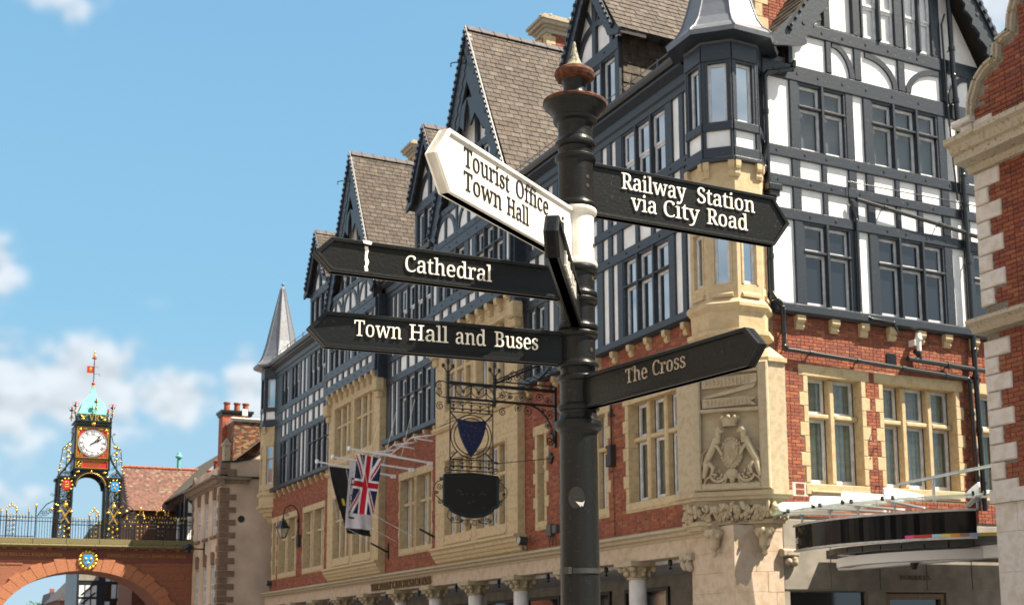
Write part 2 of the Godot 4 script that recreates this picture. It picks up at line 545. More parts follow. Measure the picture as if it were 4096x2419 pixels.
# the 300 largest in view become bricks of their own, the others one joined part
func commit_pieces(parent: Node3D, jobs: Array, called: String, mname: String, thick: float, bev: float, limit := 300) -> void:
	for jb in jobs:
		var x: Transform3D = jb[0]
		jb.append((x * Vector3((jb[1] + jb[2]) / 2, (jb[3] + jb[4]) / 2, 0)).distance_squared_to(EYE) / ((jb[2] - jb[1]) * (jb[4] - jb[3]) + 0.001))
	jobs.sort_custom(func(a, b): return a[6] < b[6])
	var g := ng()
	var mats: Array = []
	for k in 8:
		var m: StandardMaterial3D = M[mname].duplicate()
		m.vertex_color_use_as_albedo = false
		mats.append(m)
	var seen := 0
	for i in jobs.size():
		var jb = jobs[i]
		var d := rng.randf_range(-0.003, 0.003)
		if seen < limit:
			seen += 1
			var h := ng(jb[0])
			h.slab(jb[1], jb[2], jb[3], jb[4], -thick, 0.006 + d, bev)
			var mi := pg(parent, called, h, mats[i % 8])
			if i < 8: mats[i].albedo_color = Color(jb[5].r, jb[5].g, jb[5].b).linear_to_srgb()
		else:
			g.x = jb[0]
			g.c = jb[5]
			g.slab(jb[1], jb[2], jb[3], jb[4], -thick, 0.006 + d, bev)
	if g.V.size() > 0:
		var o := pg(parent, "distant_" + called + "s", g, M[mname])
		o.set_meta("kind", "stuff")

# ---- window: n lights, transom height t (0 = none); kind "stone", "timber", "hung"
func window(parent: Node3D, x: Transform3D, u0: float, u1: float, v0: float, v1: float, n: int, t: float, kind: String, glass: String, behind := "", tm := "timber") -> MeshInstance3D:
	var g := ng(x)
	var stone := kind == "stone"
	var mw := 0.15 if stone else 0.075
	var fr := 0.03 if stone else 0.05
	var dz := -0.16 if stone else -0.045
	var gap := (u1 - u0 - mw * (n - 1)) / n
	for i in n - 1:
		var a := u0 + gap * (i + 1) + mw * i
		g.slab(a, a + mw, v0, v1, dz - 0.06, dz + 0.10, 0.03 if stone else 0.012)
	if t > 0.0:
		for i in n:
			var a := u0 + (gap + mw) * i
			g.slab(a, a + gap, t - mw * 0.35, t + mw * 0.35, dz - 0.06, dz + 0.085, 0.025 if stone else 0.012)
	if not stone:
		g.slab(u0, u0 + fr, v0, v1, dz - 0.05, dz + 0.06)
		g.slab(u1 - fr, u1, v0, v1, dz - 0.05, dz + 0.06)
		g.slab(u0 + fr, u1 - fr, v1 - fr, v1, dz - 0.05, dz + 0.06)
	var w := pg(parent, "window", g, M["stone"] if stone else M[tm])
	for i in n:
		var a := u0 + (gap + mw) * i + (0.0 if i > 0 or stone else fr)
		var b := u0 + (gap + mw) * i + gap - (0.0 if i < n - 1 or stone else fr)
		var rows: Array = [[v0, v1 - (0.0 if stone else fr)]]
		if t > 0.0: rows = [[v0, t - mw * 0.35], [t + mw * 0.35, v1 - (0.0 if stone else fr)]]
		elif kind == "hung": rows = [[v0, v0 + (v1 - v0) * 0.47], [v0 + (v1 - v0) * 0.47, v1 - fr]]
		for r in rows.size():
			var p: float = rows[r][0]
			var q: float = rows[r][1]
			var back := dz - (0.02 if r == 1 and kind == "hung" else 0.045) - (0.05 if stone else 0.0)
			var s := ng(x)
			var k := 0.062
			var kb := 0.085 if r == 0 else 0.06
			if stone:
				var bd := ng(x)
				bd.slab(a, a + 0.025, p, q, back - 0.03, back + 0.035)
				bd.slab(b - 0.025, b, p, q, back - 0.03, back + 0.035)
				bd.slab(a + 0.025, b - 0.025, p, p + 0.02, back - 0.03, back + 0.035)
				pg(w, "surround", bd, M["timber"])
				s.slab(a + 0.025, a + 0.025 + k, p + 0.02, q, back - 0.03, back + 0.025)
				s.slab(b - k - 0.025, b - 0.025, p + 0.02, q, back - 0.03, back + 0.025)
				s.slab(a + 0.025 + k, b - k - 0.025, p + 0.02, p + kb + 0.02, back - 0.03, back + 0.022)
				s.slab(a + 0.025 + k, b - k - 0.025, q - k, q, back - 0.03, back + 0.022)
			else:
				s.slab(a, a + k, p, q, back - 0.03, back + 0.015)
				s.slab(b - k, b, p, q, back - 0.03, back + 0.015)
				s.slab(a + k, b - k, p, p + kb, back - 0.03, back + 0.013)
				s.slab(a + k, b - k, q - k, q, back - 0.03, back + 0.013)
			pg(w, "sash", s, M["sash"])
			var e := ng(x)
			var tilt := rng.randf_range(-0.012, 0.012)
			e.x = x * Transform3D(Basis(Vector3(0, 1, 0), tilt), Vector3((a + b) / 2, 0, back - 0.012))
			e.slab(-(b - a) / 2 + 0.03, (b - a) / 2 - 0.03, p + 0.02, q - 0.02, -0.004, 0.004)
			pg(w, "pane", e, M[glass])
	if behind == "curtain":
		var cu := ng(x)
		var m := int((u1 - u0) * 22)
		var zb := dz - 0.25
		var pts: Array = []
		for i in m + 1:
			pts.append(Vector3(lerpf(u0 - 0.05, u1 + 0.05, float(i) / m), 0, zb + 0.03 * sin(i * 1.9) + 0.012 * sin(i * 5.3)))
		for i in m:
			var nn: Vector3 = (pts[i + 1] - pts[i]).cross(Vector3(0, 1, 0))
			cu.q4(pts[i] + Vector3(0, v0, 0), pts[i + 1] + Vector3(0, v0, 0), pts[i + 1] + Vector3(0, v1 + 0.05, 0), pts[i] + Vector3(0, v1 + 0.05, 0), nn)
		pg(w, "curtain", cu, M["curtain"])
	elif behind == "blind":
		sb(w, "blind", x, u0, u1, v0, v1, dz - 0.18, dz - 0.17, M["blind"])
	return w

# dressed stone round a window with long-and-short blocks
func surround(parent: Node3D, x: Transform3D, u0: float, u1: float, v0: float, v1: float, side: float, m := "stone") -> Array:
	var holes: Array = []
	var bl: Array = []
	bl.append([u0 - side, u1 + side, v1, v1 + 0.26])
	var v := v1
	var k := 0
	while v > v0 + 0.05:
		var nv := maxf(v - (0.36 if k % 2 == 0 else 0.30), v0 - 0.02)
		var s := side * (0.55 if k % 2 == 0 else 1.0)
		bl.append([u0 - s, u0, nv, v])
		bl.append([u1, u1 + s, nv, v])
		v = nv
		k += 1
	bl.append([u0 - side * 0.6, u1 + side * 0.6, v0 - 0.26, v0 - 0.02])
	for b in bl:
		sb(parent, "stone_block", x, b[0] + 0.002, b[1] - 0.002, b[2] + 0.003, b[3] - 0.001, -0.35 if b[1] - b[0] < 1.0 else -0.3, 0.012, M[m], 0.012)
		holes.append([b[0], b[1], b[2], b[3]])
	# weathered sill
	var g := ng(x)
	g.prism(PackedVector2Array([Vector2(-0.32, v0 + 0.06), Vector2(0.05, v0 - 0.10), Vector2(0.05, v0 - 0.15), Vector2(-0.32, v0 - 0.15)]), u0, u1)
	g = ng(x * Transform3D(Basis(Vector3(0, 0, 1), Vector3(0, 1, 0), Vector3(-1, 0, 0)), Vector3.ZERO))
	g.prism(PackedVector2Array([Vector2(-0.34, v0 + 0.02), Vector2(0.03, v0 - 0.17), Vector2(0.03, v0 - 0.2), Vector2(-0.34, v0 - 0.2)]), -u1, -u0)
	pg(parent, "window_sill", g, M[m])
	holes.append([u0, u1, v0 - 0.05, v1])
	return holes

# one timber-framed wall: rows of [v0, v1, cells], a cell is [u0, u1, kind, lights, transom, glass, behind]
func framed(parent: Node3D, x: Transform3D, u0: float, u1: float, v0: float, v1: float, rows: Array, tm: String) -> MeshInstance3D:
	var holes: Array = []
	for r in rows:
		for c in r[2]:
			if c[2] != "p": holes.append([c[0], c[1], r[0], r[1]])
	var g := ng(x)
	holed(g, u0, u1, v0, v1, holes, -0.30, -0.07)
	var wall := pg(parent, "timber_wall", g, M["room"])
	var prev := v0
	var last := rows.size()
	for i in last + 1:
		var top: float = rows[i][0] if i < last else v1
		if top - prev > 0.03:
			var gg := ng(x)
			gg.slab(u0, u1, prev, top, -0.08, 0.045 + rng.randf_range(0.0, 0.006), 0.012)
			# pegs
			if u1 - u0 > 1.0:
				var pu := u0 + 0.3
				while pu < u1 - 0.2:
					for vv in [prev + (top - prev) * 0.5]:
						gg.slab(pu, pu + 0.045, vv - 0.022, vv + 0.022, 0.04, 0.064)
					pu += rng.randf_range(0.55, 0.95)
			pg(wall, "beam", gg, M[tm])
		if i == last: break
		var r = rows[i]
		var cu := u0
		for c in r[2]:
			if c[0] - cu > 0.02:
				sb(wall, "post", x, cu, c[0], r[0], r[1], -0.08, 0.03 + rng.randf_range(0.0, 0.006), M[tm], 0.012)
			if c[2] == "p":
				sb(wall, "plaster_panel", x, c[0] - 0.015, c[1] + 0.015, r[0] - 0.015, r[1] + 0.015, -0.075, -0.022 + rng.randf_range(-0.004, 0.004), M["white"])
			elif c[2] == "solid":
				sb(wall, "board", x, c[0], c[1], r[0], r[1], -0.08, 0.0, M[tm])
			else:
				window(parent, x, c[0], c[1], r[0], r[1], c[3], c[4], c[2], c[5], c[6], tm)
			cu = c[1]
		if u1 - cu > 0.02:
			sb(wall, "post", x, cu, u1, r[0], r[1], -0.08, 0.03 + rng.randf_range(0.0, 0.006), M[tm], 0.012)
		prev = r[1]
	return wall

func arc_poly(cx: float, cy: float, r0: float, r1: float, a0: float, a1: float, n := 10) -> PackedVector2Array:
	var p := PackedVector2Array()
	for i in n + 1:
		var a := lerpf(a0, a1, float(i) / n)
		p.append(Vector2(cx + cos(a) * r1, cy + sin(a) * r1))
	for i in n + 1:
		var a := lerpf(a1, a0, float(i) / n)
		p.append(Vector2(cx + cos(a) * r0, cy + sin(a) * r0))
	return p

# curved brace in a panel from lower corner to upper corner
func brace(parent: Node3D, x: Transform3D, u0: float, u1: float, v0: float, v1: float, w: float, tm: String) -> void:
	# quarter-ellipse from (u0, v0) on its side up to (u1, v1)
	var p := PackedVector2Array()
	var n := 10
	var du := u1 - u0
	var dv := v1 - v0
	for i in n + 1:
		var a := PI / 2 * i / n
		p.append(Vector2(u0 + du * (1.0 - cos(a)), v0 + dv * sin(a)))
	for i in n + 1:
		var a := PI / 2 * (n - i) / n
		var s := 1.0 - w / absf(du)
		p.append(Vector2(u0 + du * (1.0 - cos(a) * s), v0 + (dv - w * 0.9) * sin(a)))
	var g := ng(x)
	g.prism(p, -0.05, 0.026)
	pg(parent, "brace", g, M[tm])

# carved bargeboards of a gable: centre cu, foot half width hw at height vf, apex height va, board width bw
func bargeboards(parent: Node3D, x: Transform3D, cu: float, hw: float, vf: float, va: float, bw: float, d0: float, d1: float, tm: String, fancy: bool, flare := 0.0) -> void:
	for s in [-1.0, 1.0]:
		var g := ng(x)
		var p := PackedVector2Array()
		var sl: float = (va - vf) / hw
		var along := Vector2(hw, va - vf).normalized()
		var nrm := Vector2(along.y, -along.x)      # inward-down
		var L := Vector2(hw, va - vf).length()
		var foot := Vector2(-hw, vf)
		if flare > 0.0: p.append(foot + Vector2(-flare, -flare * 0.55))
		else: p.append(foot)
		if flare > 0.0: p.append(foot + along * L * 0.13)
		p.append(Vector2(0, va))
		p.append(Vector2(0, va - bw / along.x))
		var n := int(L / 0.42)
		for i in range(n, -1, -1):
			var t := L * float(i) / n
			var q := foot + along * (t * (L - 0.6) / L) + nrm * bw
			if fancy:
				p.append(q + along * 0.16 + nrm * 0.02)
				p.append(q + along * 0.06 + nrm * 0.13)
				p.append(q - along * 0.04 + nrm * 0.07)
			else:
				p.append(q + along * 0.05 + nrm * 0.03)
				p.append(q)
		if flare > 0.0: p.append(foot + Vector2(-flare + 0.05, -flare * 0.55 - bw * 0.55))
		var f := PackedVector2Array()
		for q in p: f.append(Vector2(cu + q.x * (-s), q.y))
		g.prism(f, d0, d1)
		# moulded outer edge
		g.x = x
		var o := PackedVector2Array()
		for q in [Vector2(-hw, vf) - nrm * 0.05, Vector2(0, va) + Vector2(0, 0.05 / along.x), Vector2(0, va - 0.09 / along.x), Vector2(-hw, vf) + nrm * 0.09]:
			o.append(Vector2(cu + q.x * (-s), q.y))
		g.prism(o, d0 - 0.02, d1 + 0.05)
		if fancy:
			var k := 1
			while k < n:
				var q := foot + along * (L * k / n) + nrm * bw * 0.55
				var c := arc_poly(cu + q.x * (-s), q.y, 0.0, 0.055, 0, TAU, 8)
				c = PackedVector2Array()
				for a in 8: c.append(Vector2(cu + q.x * (-s) + 0.055 * cos(TAU * a / 8), q.y + 0.055 * sin(TAU * a / 8)))
				g.prism(c, d1, d1 + 0.015)
				k += 2
		# little dentils under the tiles
		var dn := int(L / 0.22)
		for k in dn:
			var q := foot + along * (L * (k + 0.3) / dn) - nrm * 0.03
			var e := q + along * 0.1
			var z := PackedVector2Array()
			for w in [q, e, e + nrm * 0.07, q + nrm * 0.07]: z.append(Vector2(cu + w.x * (-s), w.y))
			g.prism(z, d1 + 0.05, d1 + 0.09)
		pg(parent, "bargeboard", g, M[tm])

func slate_tone() -> Color:
	var t := rng.randf()
	var c := Color(0.155, 0.125, 0.093)
	if t < 0.22: c = Color(0.19, 0.165, 0.135)
	elif t < 0.4: c = Color(0.125, 0.095, 0.07)
	elif t < 0.5: c = Color(0.23, 0.205, 0.17)
	elif t < 0.6: c = Color(0.165, 0.115, 0.078)
	return c * Color(0.58, 0.50, 0.43) * rng.randf_range(0.85, 1.12)

# slates over a slope frame; lo/hi(v) bound u for clipping
func lay_slates(x: Transform3D, u0: float, u1: float, v0: float, v1: float, w := 0.30, ex := 0.21, flare := false, tint := Color.WHITE) -> void:
	var v := v0
	var j := 0
	while v < v1 - 0.05:
		var u := u0 - (w * 0.5 if j % 2 == 1 else 0.0)
		while u < u1:
			var ww := w * rng.randf_range(0.88, 1.12)
			var a := maxf(u, u0)
			var b := minf(u + ww - 0.016, u1)
			if b - a > 0.04:
				var t := Transform3D(Basis(Vector3(1, 0, 0), -0.075 + rng.randf_range(-0.015, 0.015)), Vector3(0, v, 0.026))
				slate_jobs.append([x * t, a, b, -rng.randf_range(0.0, 0.015), minf(ex * 1.15, v1 - v + 0.03), slate_tone() * tint])
			u += ww
		v += ex
		j += 1

# gable roof running back from the front; ridge along -out
func gable_roof(parent: Node3D, x: Transform3D, cu: float, hw: float, vf: float, va: float, front: float, back: float, both: bool, side := 1.0, tint := Color.WHITE) -> MeshInstance3D:
	var g := ng(x)
	var L := Vector2(hw, va - vf).length()
	g.prism(PackedVector2Array([Vector2(cu - hw, vf), Vector2(cu + hw, vf), Vector2(cu, va)]), back, -0.52)
	for s in [1.0, -1.0]:
		var ny := 0.07 * Vector2(hw, va - vf).length() / hw
		g.prism(PackedVector2Array([Vector2(cu + s * hw, vf), Vector2(cu, va), Vector2(cu, va - ny), Vector2(cu + s * hw, vf - ny)]), -0.53, front - 0.03)
	var r := pg(parent, "gable_roof", g, M["room"])
	for s in [1.0, -1.0]:
		if not both and s != side: continue
		# frame: u runs along depth, v up the slope, normal outwards
		var up: Vector3 = (x.basis.x * (-s) * hw + x.basis.y * (va - vf)).normalized()
		var al: Vector3 = x.basis.z * (-s)
		var nn: Vector3 = al.cross(up)
		var fr := Transform3D(Basis(al, up, nn), x * Vector3(cu + s * hw, vf, 0.0))
		if s > 0: lay_slates(fr, -front, -back, 0.0, L, 0.30, 0.21, false, tint)
		else: lay_slates(fr, back, front, 0.0, L, 0.30, 0.21, false, tint)
	# ridge tiles
	var d := front
	while d > back + 0.3:
		var t := ng(x)
		t.prism(PackedVector2Array([Vector2(cu - 0.17, va - 0.14), Vector2(cu, va + 0.07), Vector2(cu + 0.17, va - 0.14), Vector2(cu, va)]), d - 0.44, d)
		t.prism(PackedVector2Array([Vector2(cu - 0.19, va - 0.14), Vector2(cu, va + 0.10), Vector2(cu + 0.19, va - 0.14), Vector2(cu, va + 0.02)]), d - 0.47, d - 0.43)
		pg(r, "ridge_tile", t, M["ridge"])
		d -= 0.46
	return r

func corbel(parent: Node3D, x: Transform3D, u: float, vtop: float, h: float, w: float, proj: float, m := "stone") -> void:
	var g := ng(x * Transform3D(Basis(Vector3(0, 0, 1), Vector3(0, 1, 0), Vector3(-1, 0, 0)), Vector3.ZERO))
	g.prism(PackedVector2Array([Vector2(-0.05, vtop), Vector2(proj, vtop), Vector2(proj, vtop - h * 0.35), Vector2(proj * 0.85, vtop - h * 0.5), Vector2(proj * 0.55, vtop - h * 0.55), Vector2(proj * 0.6, vtop - h * 0.8), Vector2(proj * 0.35, vtop - h), Vector2(-0.05, vtop - h)]), -u - w / 2, -u + w / 2)
	pg(parent, "corbel", g, M[m])

# moulding: profile of (d, v) swept along u
func mould(parent: Node3D, called: String, x: Transform3D, prof: Array, u0: float, u1: float, m: String) -> MeshInstance3D:
	var g := ng(x * Transform3D(Basis(Vector3(0, 0, 1), Vector3(0, 1, 0), Vector3(-1, 0, 0)), Vector3.ZERO))
	var p := PackedVector2Array()
	for q in prof: p.append(Vector2(q[0], q[1]))
	g.prism(p, -u1, -u0)
	return pg(parent, called, g, M[m])

func octagon_pts(a: float) -> Array:
	var r := a / cos(PI / 8)
	var o: Array = []
	for k in 8:
		var t := PI / 8 + PI / 4 * k
		o.append(Vector2(cos(t) * r, sin(t) * r))
	return o

# one face frame of an octagon about c with apothem a: outward angle th (x = cos, z = sin)
func oct_face(c: Vector3, a: float, th: float) -> Transform3D:
	var o := Vector3(cos(th), 0, sin(th))
	var up := Vector3(0, 1, 0)
	var rt := up.cross(o)
	return Transform3D(Basis(rt, up, o), c + o * a)

func turret(c: Vector3, faces: Array, sun: bool) -> void:
	var a := 0.785
	var s := a * tan(PI / 8)
	var tm := "timber"
	# lead spire, bell-shaped
	var g := ng()
	var prof := [Vector2(1.25, 14.42), Vector2(1.27, 14.52), Vector2(1.20, 14.60), Vector2(1.06, 14.72), Vector2(0.92, 14.95), Vector2(0.80, 15.3), Vector2(0.68, 15.75), Vector2(0.52, 16.5), Vector2(0.34, 17.3), Vector2(0.16, 18.1), Vector2(0.10, 18.4), Vector2(0.0, 18.55)]
	g.lathe(c, prof, 8, false, PI / 8)
	var sp := pg(hotel, "turret_spire", g, M["lead"])
	var rl := ng()
	for k in 8:
		var t := PI / 8 + PI / 4 * k
		var pts: Array = []
		for q in prof:
			if q.y > 14.5 and q.y < 18.45: pts.append(c + Vector3(cos(t) * q.x, q.y, sin(t) * q.x))
		rl.tube(pts, 0.028, 5)
	for vv in [16.4]:
		pass
	pg(sp, "lead_roll", rl, M["lead"])
	var fin := ng()
	fin.ball(c + Vector3(0, 18.62, 0), Vector3(0.07, 0.08, 0.07))
	pg(sp, "finial", fin, M["lead"])
	# eaves underside
	var e := ng()
	e.lathe(c, [Vector2(0.0, 14.28), Vector2(0.86, 14.28), Vector2(0.90, 14.36), Vector2(1.25, 14.42)], 8, false, PI / 8)
	pg(hotel, "turret_eaves", e, M[tm])
	# stone core behind
	var k2 := ng()
	k2.lathe(c, [Vector2((a - 0.5) / cos(PI / 8), 8.4), Vector2((a - 0.5) / cos(PI / 8), 14.3)], 8, false, PI / 8)
	pg(hotel, "turret_core", k2, M["room"])
	for th in faces:
		var x := oct_face(c, a, th)
		# timber storey
		var w := framed(hotel, x, -s, s, 11.62, 14.3, [[11.95, 12.33, [[-s + 0.065, s - 0.065, "p"]]], [12.52, 13.92, [[-s + 0.065, s - 0.065, "timber", 1, 0.0, "glass_sky", ""]]]], tm)
		w.name = "turret_timber"
		var lip := ng(x)
		lip.slab(-s - 0.03, s + 0.03, 11.62, 11.72, -0.05, 0.10, 0.02)
		pg(w, "sill", lip, M[tm])
		# stone storey
		var st := ng(x)
		holed(st, -s, s, 8.5, 11.62, [[-s + 0.11, s - 0.11, 8.95, 10.75]], -0.25, 0.0)
		var sw := pg(hotel, "turret_stone", st, M["stone"])
		window(hotel, x, -s + 0.11, s - 0.11, 8.95, 10.75, 1, 10.15, "hung", "glass_sky", "", "stone")
		for u in [-s + 0.05, s - 0.05]: corbel(hotel, x, u, 11.62, 0.34, 0.13, 0.10)
		# sloping sill
		mould(sw, "sill", x, [[-0.2, 8.95], [0.06, 8.72], [0.06, 8.66], [-0.2, 8.66]], -s + 0.1, s - 0.1, "stone")
	# string courses and corbelled base
	var o := ng()
	var cr := 1.0 / cos(PI / 8)
	o.lathe(c, [Vector2(0.75, 8.62), Vector2((a + 0.02) * cr, 8.62), Vector2((a + 0.10) * cr, 8.52), Vector2((a + 0.10) * cr, 8.45), Vector2((a + 0.02) * cr, 8.36), Vector2(a * cr, 7.98), Vector2((a + 0.10) * cr, 7.95), Vector2((a + 0.10) * cr, 7.86), Vector2((a - 0.02) * cr, 7.78), Vector2((a - 0.08) * cr, 7.66), Vector2((a - 0.16) * cr, 7.62), Vector2((a - 0.2) * cr, 7.48), Vector2((a - 0.30) * cr, 7.42), Vector2((a - 0.42) * cr, 7.22), Vector2(0.05, 6.9)], 8, false, PI / 8)
	pg(hotel, "turret_base", o, M["stone"])

# ---------------------------------------------------------------- the hotel
func stone_wall(x: Transform3D, u0: float, u1: float, v0: float, v1: float, holes: Array, m := "stone", bh := 0.36) -> void:
	# ashlar blocks laid in courses round the openings, on a recessed backing
	var g := ng(x)
	holed(g, u0, u1, v0, v1, holes, -0.42, -0.012)
	var w := pg(hotel, "stone_wall", g, M[m])
	var v := v0
	var j := 0
	var b := ng(x)
	while v < v1 - 0.02:
		var vt := minf(v + bh, v1)
		var u := u0 - (0.4 if j % 2 == 1 else 0.0)
		while u < u1:
			var L := rng.randf_range(0.6, 1.0)
			var segs: Array = [[maxf(u, u0), minf(u + L, u1)]]
			for h in holes:
				if h[2] < vt - 0.02 and h[3] > v + 0.02:
					var nx: Array = []
					for s in segs:
						if h[1] <= s[0] or h[0] >= s[1]: nx.append(s)
						else:
							if h[0] > s[0]: nx.append([s[0], h[0]])
							if h[1] < s[1]: nx.append([h[1], s[1]])
					segs = nx
			for s in segs:
				if s[1] - s[0] > 0.04:
					var p := ng(x)
					p.slab(s[0] + 0.002, s[1] - 0.002, v + 0.002, vt - 0.002, -0.1, rng.randf_range(-0.001, 0.003), 0.005)
					pg(w, "stone_block", p, M[m])
			u += L
		v = vt
		j += 1

func row_cells(list: Array) -> Array:
	var o: Array = []
	for c in list: o.append([c[0], c[1], "p"])
	return o

func bay(c: float) -> void:
	# projecting stone bay of two storeys under a timbered gable
	var x := out(LF, 0.23)
	var u0 := c - 3.1
	var u1 := c + 3.1
	var wins := [[c - 2.28, c - 0.20], [c + 0.22, c + 2.30]]
	var holes: Array = []
	for w in wins:
		holes.append([w[0], w[1], 4.85, 7.15])
		holes.append([w[0], w[1], 8.72, 10.70])
	stone_wall(x, u0, u1, 4.5, 8.12, holes)
	stone_wall(x, u0, u1, 8.36, 11.32, holes)
	sb(hotel, "bay_return", x, u1 - 0.3, u1 - 0.002, 4.5, 11.3, -0.6, -0.013, M["stone"])
	sb(hotel, "bay_return", x, u0 + 0.002, u0 + 0.3, 4.5, 11.3, -0.6, -0.013, M["stone"])
	for w in wins:
		for lv in [[4.85, 7.15, 6.31], [8.72, 10.70, 9.98]]:
			window(hotel, x, w[0], w[1], lv[0], lv[1], 3, lv[2], "stone", "glass", "curtain")
			# sloping sill
			mould(hotel, "window_sill", x, [[-0.4, lv[0] + 0.02], [0.04, lv[0] - 0.24], [0.04, lv[0] - 0.28], [-0.4, lv[0] - 0.28]], w[0], w[1], "stone")
			# hood moulding round the opening
			var hd := ng(x)
			hd.slab(w[0] - 0.10, w[1] + 0.10, lv[1] + 0.02, lv[1] + 0.10, -0.02, 0.035, 0.01)
			hd.slab(w[0] - 0.09, w[0] - 0.01, lv[0] - 0.2, lv[1] + 0.02, -0.02, 0.025, 0.01)
			hd.slab(w[1] + 0.01, w[1] + 0.09, lv[0] - 0.2, lv[1] + 0.02, -0.02, 0.025, 0.01)
			pg(hotel, "window_moulding", hd, M["stone"])
	mould(hotel, "string_course", x, [[-0.3, 8.37], [0.06, 8.30], [0.12, 8.26], [0.12, 8.20], [0.05, 8.12], [-0.3, 8.11]], u0 - 0.08, u1 + 0.08, "stone")
	# corbelled foot of the bay
	var pr := [[-0.4, 4.5], [0.16, 4.5], [0.18, 4.44], [0.10, 4.38], [0.10, 4.30], [0.05, 4.26], [0.02, 4.18], [-0.03, 4.14], [-0.06, 4.06], [-0.14, 4.02], [-0.18, 3.96], [-0.4, 3.96]]
	mould(hotel, "bay_foot", x, pr, u0 - 0.1, u1 + 0.1, "stone")
	# corbels below the jetty
	for k in 9: corbel(hotel, x, u0 + 0.35 + k * (u1 - u0 - 0.7) / 8.0, 11.33, 0.36, 0.2, 0.22)
	for s in [-1.0, 1.0]:
		var g := ng(x)
		g.slab(c + s * 3.02 - 0.2, c + s * 3.02 + 0.2, 10.55, 11.0, -0.1, 0.22, 0.05)
		g.slab(c + s * 3.02 - 0.14, c + s * 3.02 + 0.14, 10.3, 10.55, -0.1, 0.12, 0.04)
		pg(hotel, "bay_bracket", g, M["stone"])
		var dk := ng(x)
		dk.slab(c + s * 3.05 - 0.14, c + s * 3.05 + 0.14, 11.0, 14.1, -0.6, 0.12, 0.02)
		pg(hotel, "bay_post", dk, M["timber"])
	# jettied timber storey
	var y := out(LF, 0.40)
	var cells: Array = []
	for k in 8:
		var a := u0 + 0.25 + k * 0.72
		cells.append([a, a + 0.52])
	var wr := [[c - 2.45, c - 0.35, "timber", 3, 13.0, "glass_sky", ""], [c + 0.75, c + 2.75, "timber", 3, 13.0, "glass_sky", ""]]
	wr = [[u0 + 0.16, u0 + 0.5, "p"], [c - 2.35, c - 0.28, "timber", 3, 13.02, "glass_sky", ""], [c + 0.05, c + 0.3, "p"], [c + 0.62, c + 2.62, "timber", 3, 13.02, "glass_sky", ""], [c + 2.76, u1 - 0.12, "p"]]
	var ac: Array = []
	for k in 6:
		var a := c - 2.75 + k * 0.94
		ac.append([a, a + 0.80])
	framed(hotel, y, u0, u1, 11.32, 13.98, [[11.66, 11.93, row_cells(cells)], [12.25, 13.66, wr]], "timber")
	framed(hotel, y, c - 2.85, c + 2.85, 13.99, 15.2, [[14.2, 15.0, row_cells(ac)]], "timber")
	var br := ng()
	for k in 6:
		var a: float = ac[k][0]
		var b: float = ac[k][1]
		if k % 2 == 0: brace(hotel, y, a, b, 14.2, 15.0, 0.15, "timber")
		else: brace(hotel, y, b, a, 14.2, 15.0, 0.15, "timber")
	# recessed gable wall
	var z := out(LF, 0.12)
	var g := ng(z)
	g.prism(PackedVector2Array([Vector2(c - 2.9, 15.0), Vector2(c + 2.9, 15.0), Vector2(c, 20.3)]), -0.5, -0.07)
	var gw := pg(hotel, "gable_wall", g, M["white"])
	window(hotel, out(z, 0.09), c - 0.15, c + 1.35, 15.25, 16.5, 2, 0.0, "hung", "glass_sky", "")
	window(hotel, out(z, 0.09), c - 1.75, c - 0.25, 15.25, 16.5, 2, 0.0, "hung", "glass_sky", "")
	for t in [[c - 2.7, c + 2.7, 15.0, 15.24], [c - 1.9, c + 1.9, 16.52, 16.76], [c - 0.25, c - 0.15, 15.24, 16.52], [c - 1.9, c - 1.75, 15.24, 16.52], [c + 1.35, c + 1.5, 15.24, 16.52], [c - 0.1, c + 0.1, 16.76, 20.0]]:
		sb(gw, "timber", z, t[0], t[1], t[2], t[3], -0.08, 0.05, M["timber"], 0.012)
	bargeboards(hotel, out(LF, 0.5), c, 3.12, 14.55, 20.45, 0.46, -0.08, 0.0, "timber", true)
	# pierced arch at the head of the gable
	var t := ng(out(LF, 0.46))
	for s in [-1.0, 1.0]:
		var p := PackedVector2Array()
		for q in [Vector2(0, 18.75), Vector2(0.42, 18.05), Vector2(0.62, 17.5), Vector2(0.98, 17.12), Vector2(1.22, 16.75), Vector2(1.36, 16.9), Vector2(1.12, 17.35), Vector2(0.85, 17.8), Vector2(0.62, 18.35), Vector2(0.3, 18.95), Vector2(0, 19.3)]:
			p.append(Vector2(c + q.x * s, q.y))
		t.prism(p, -0.06, 0.02)
		var p2 := PackedVector2Array()
		for q in [Vector2(0, 18.2), Vector2(0.2, 17.75), Vector2(0.26, 17.2), Vector2(0.62, 17.5), Vector2(0.42, 18.05)]:
			p2.append(Vector2(c + q.x * s, q.y))
		t.prism(p2, -0.05, 0.01)
	pg(hotel, "gable_tracery", t, M["timber"])
	# iron finial hooks
	var hk := ng(out(LF, 0.5))
	hk.tube([Vector3(c, 19.3, 0), Vector3(c - 0.1, 19.32, 0.3), Vector3(c - 0.2, 19.3, 0.42), Vector3(c - 0.25, 19.2, 0.4)], 0.02, 5)
	pg(hotel, "iron_hook", hk, M["iron"])
	gable_roof(hotel, LF, c, 3.25, 14.5, 20.5, 0.48, -6.5, false, 1.0)

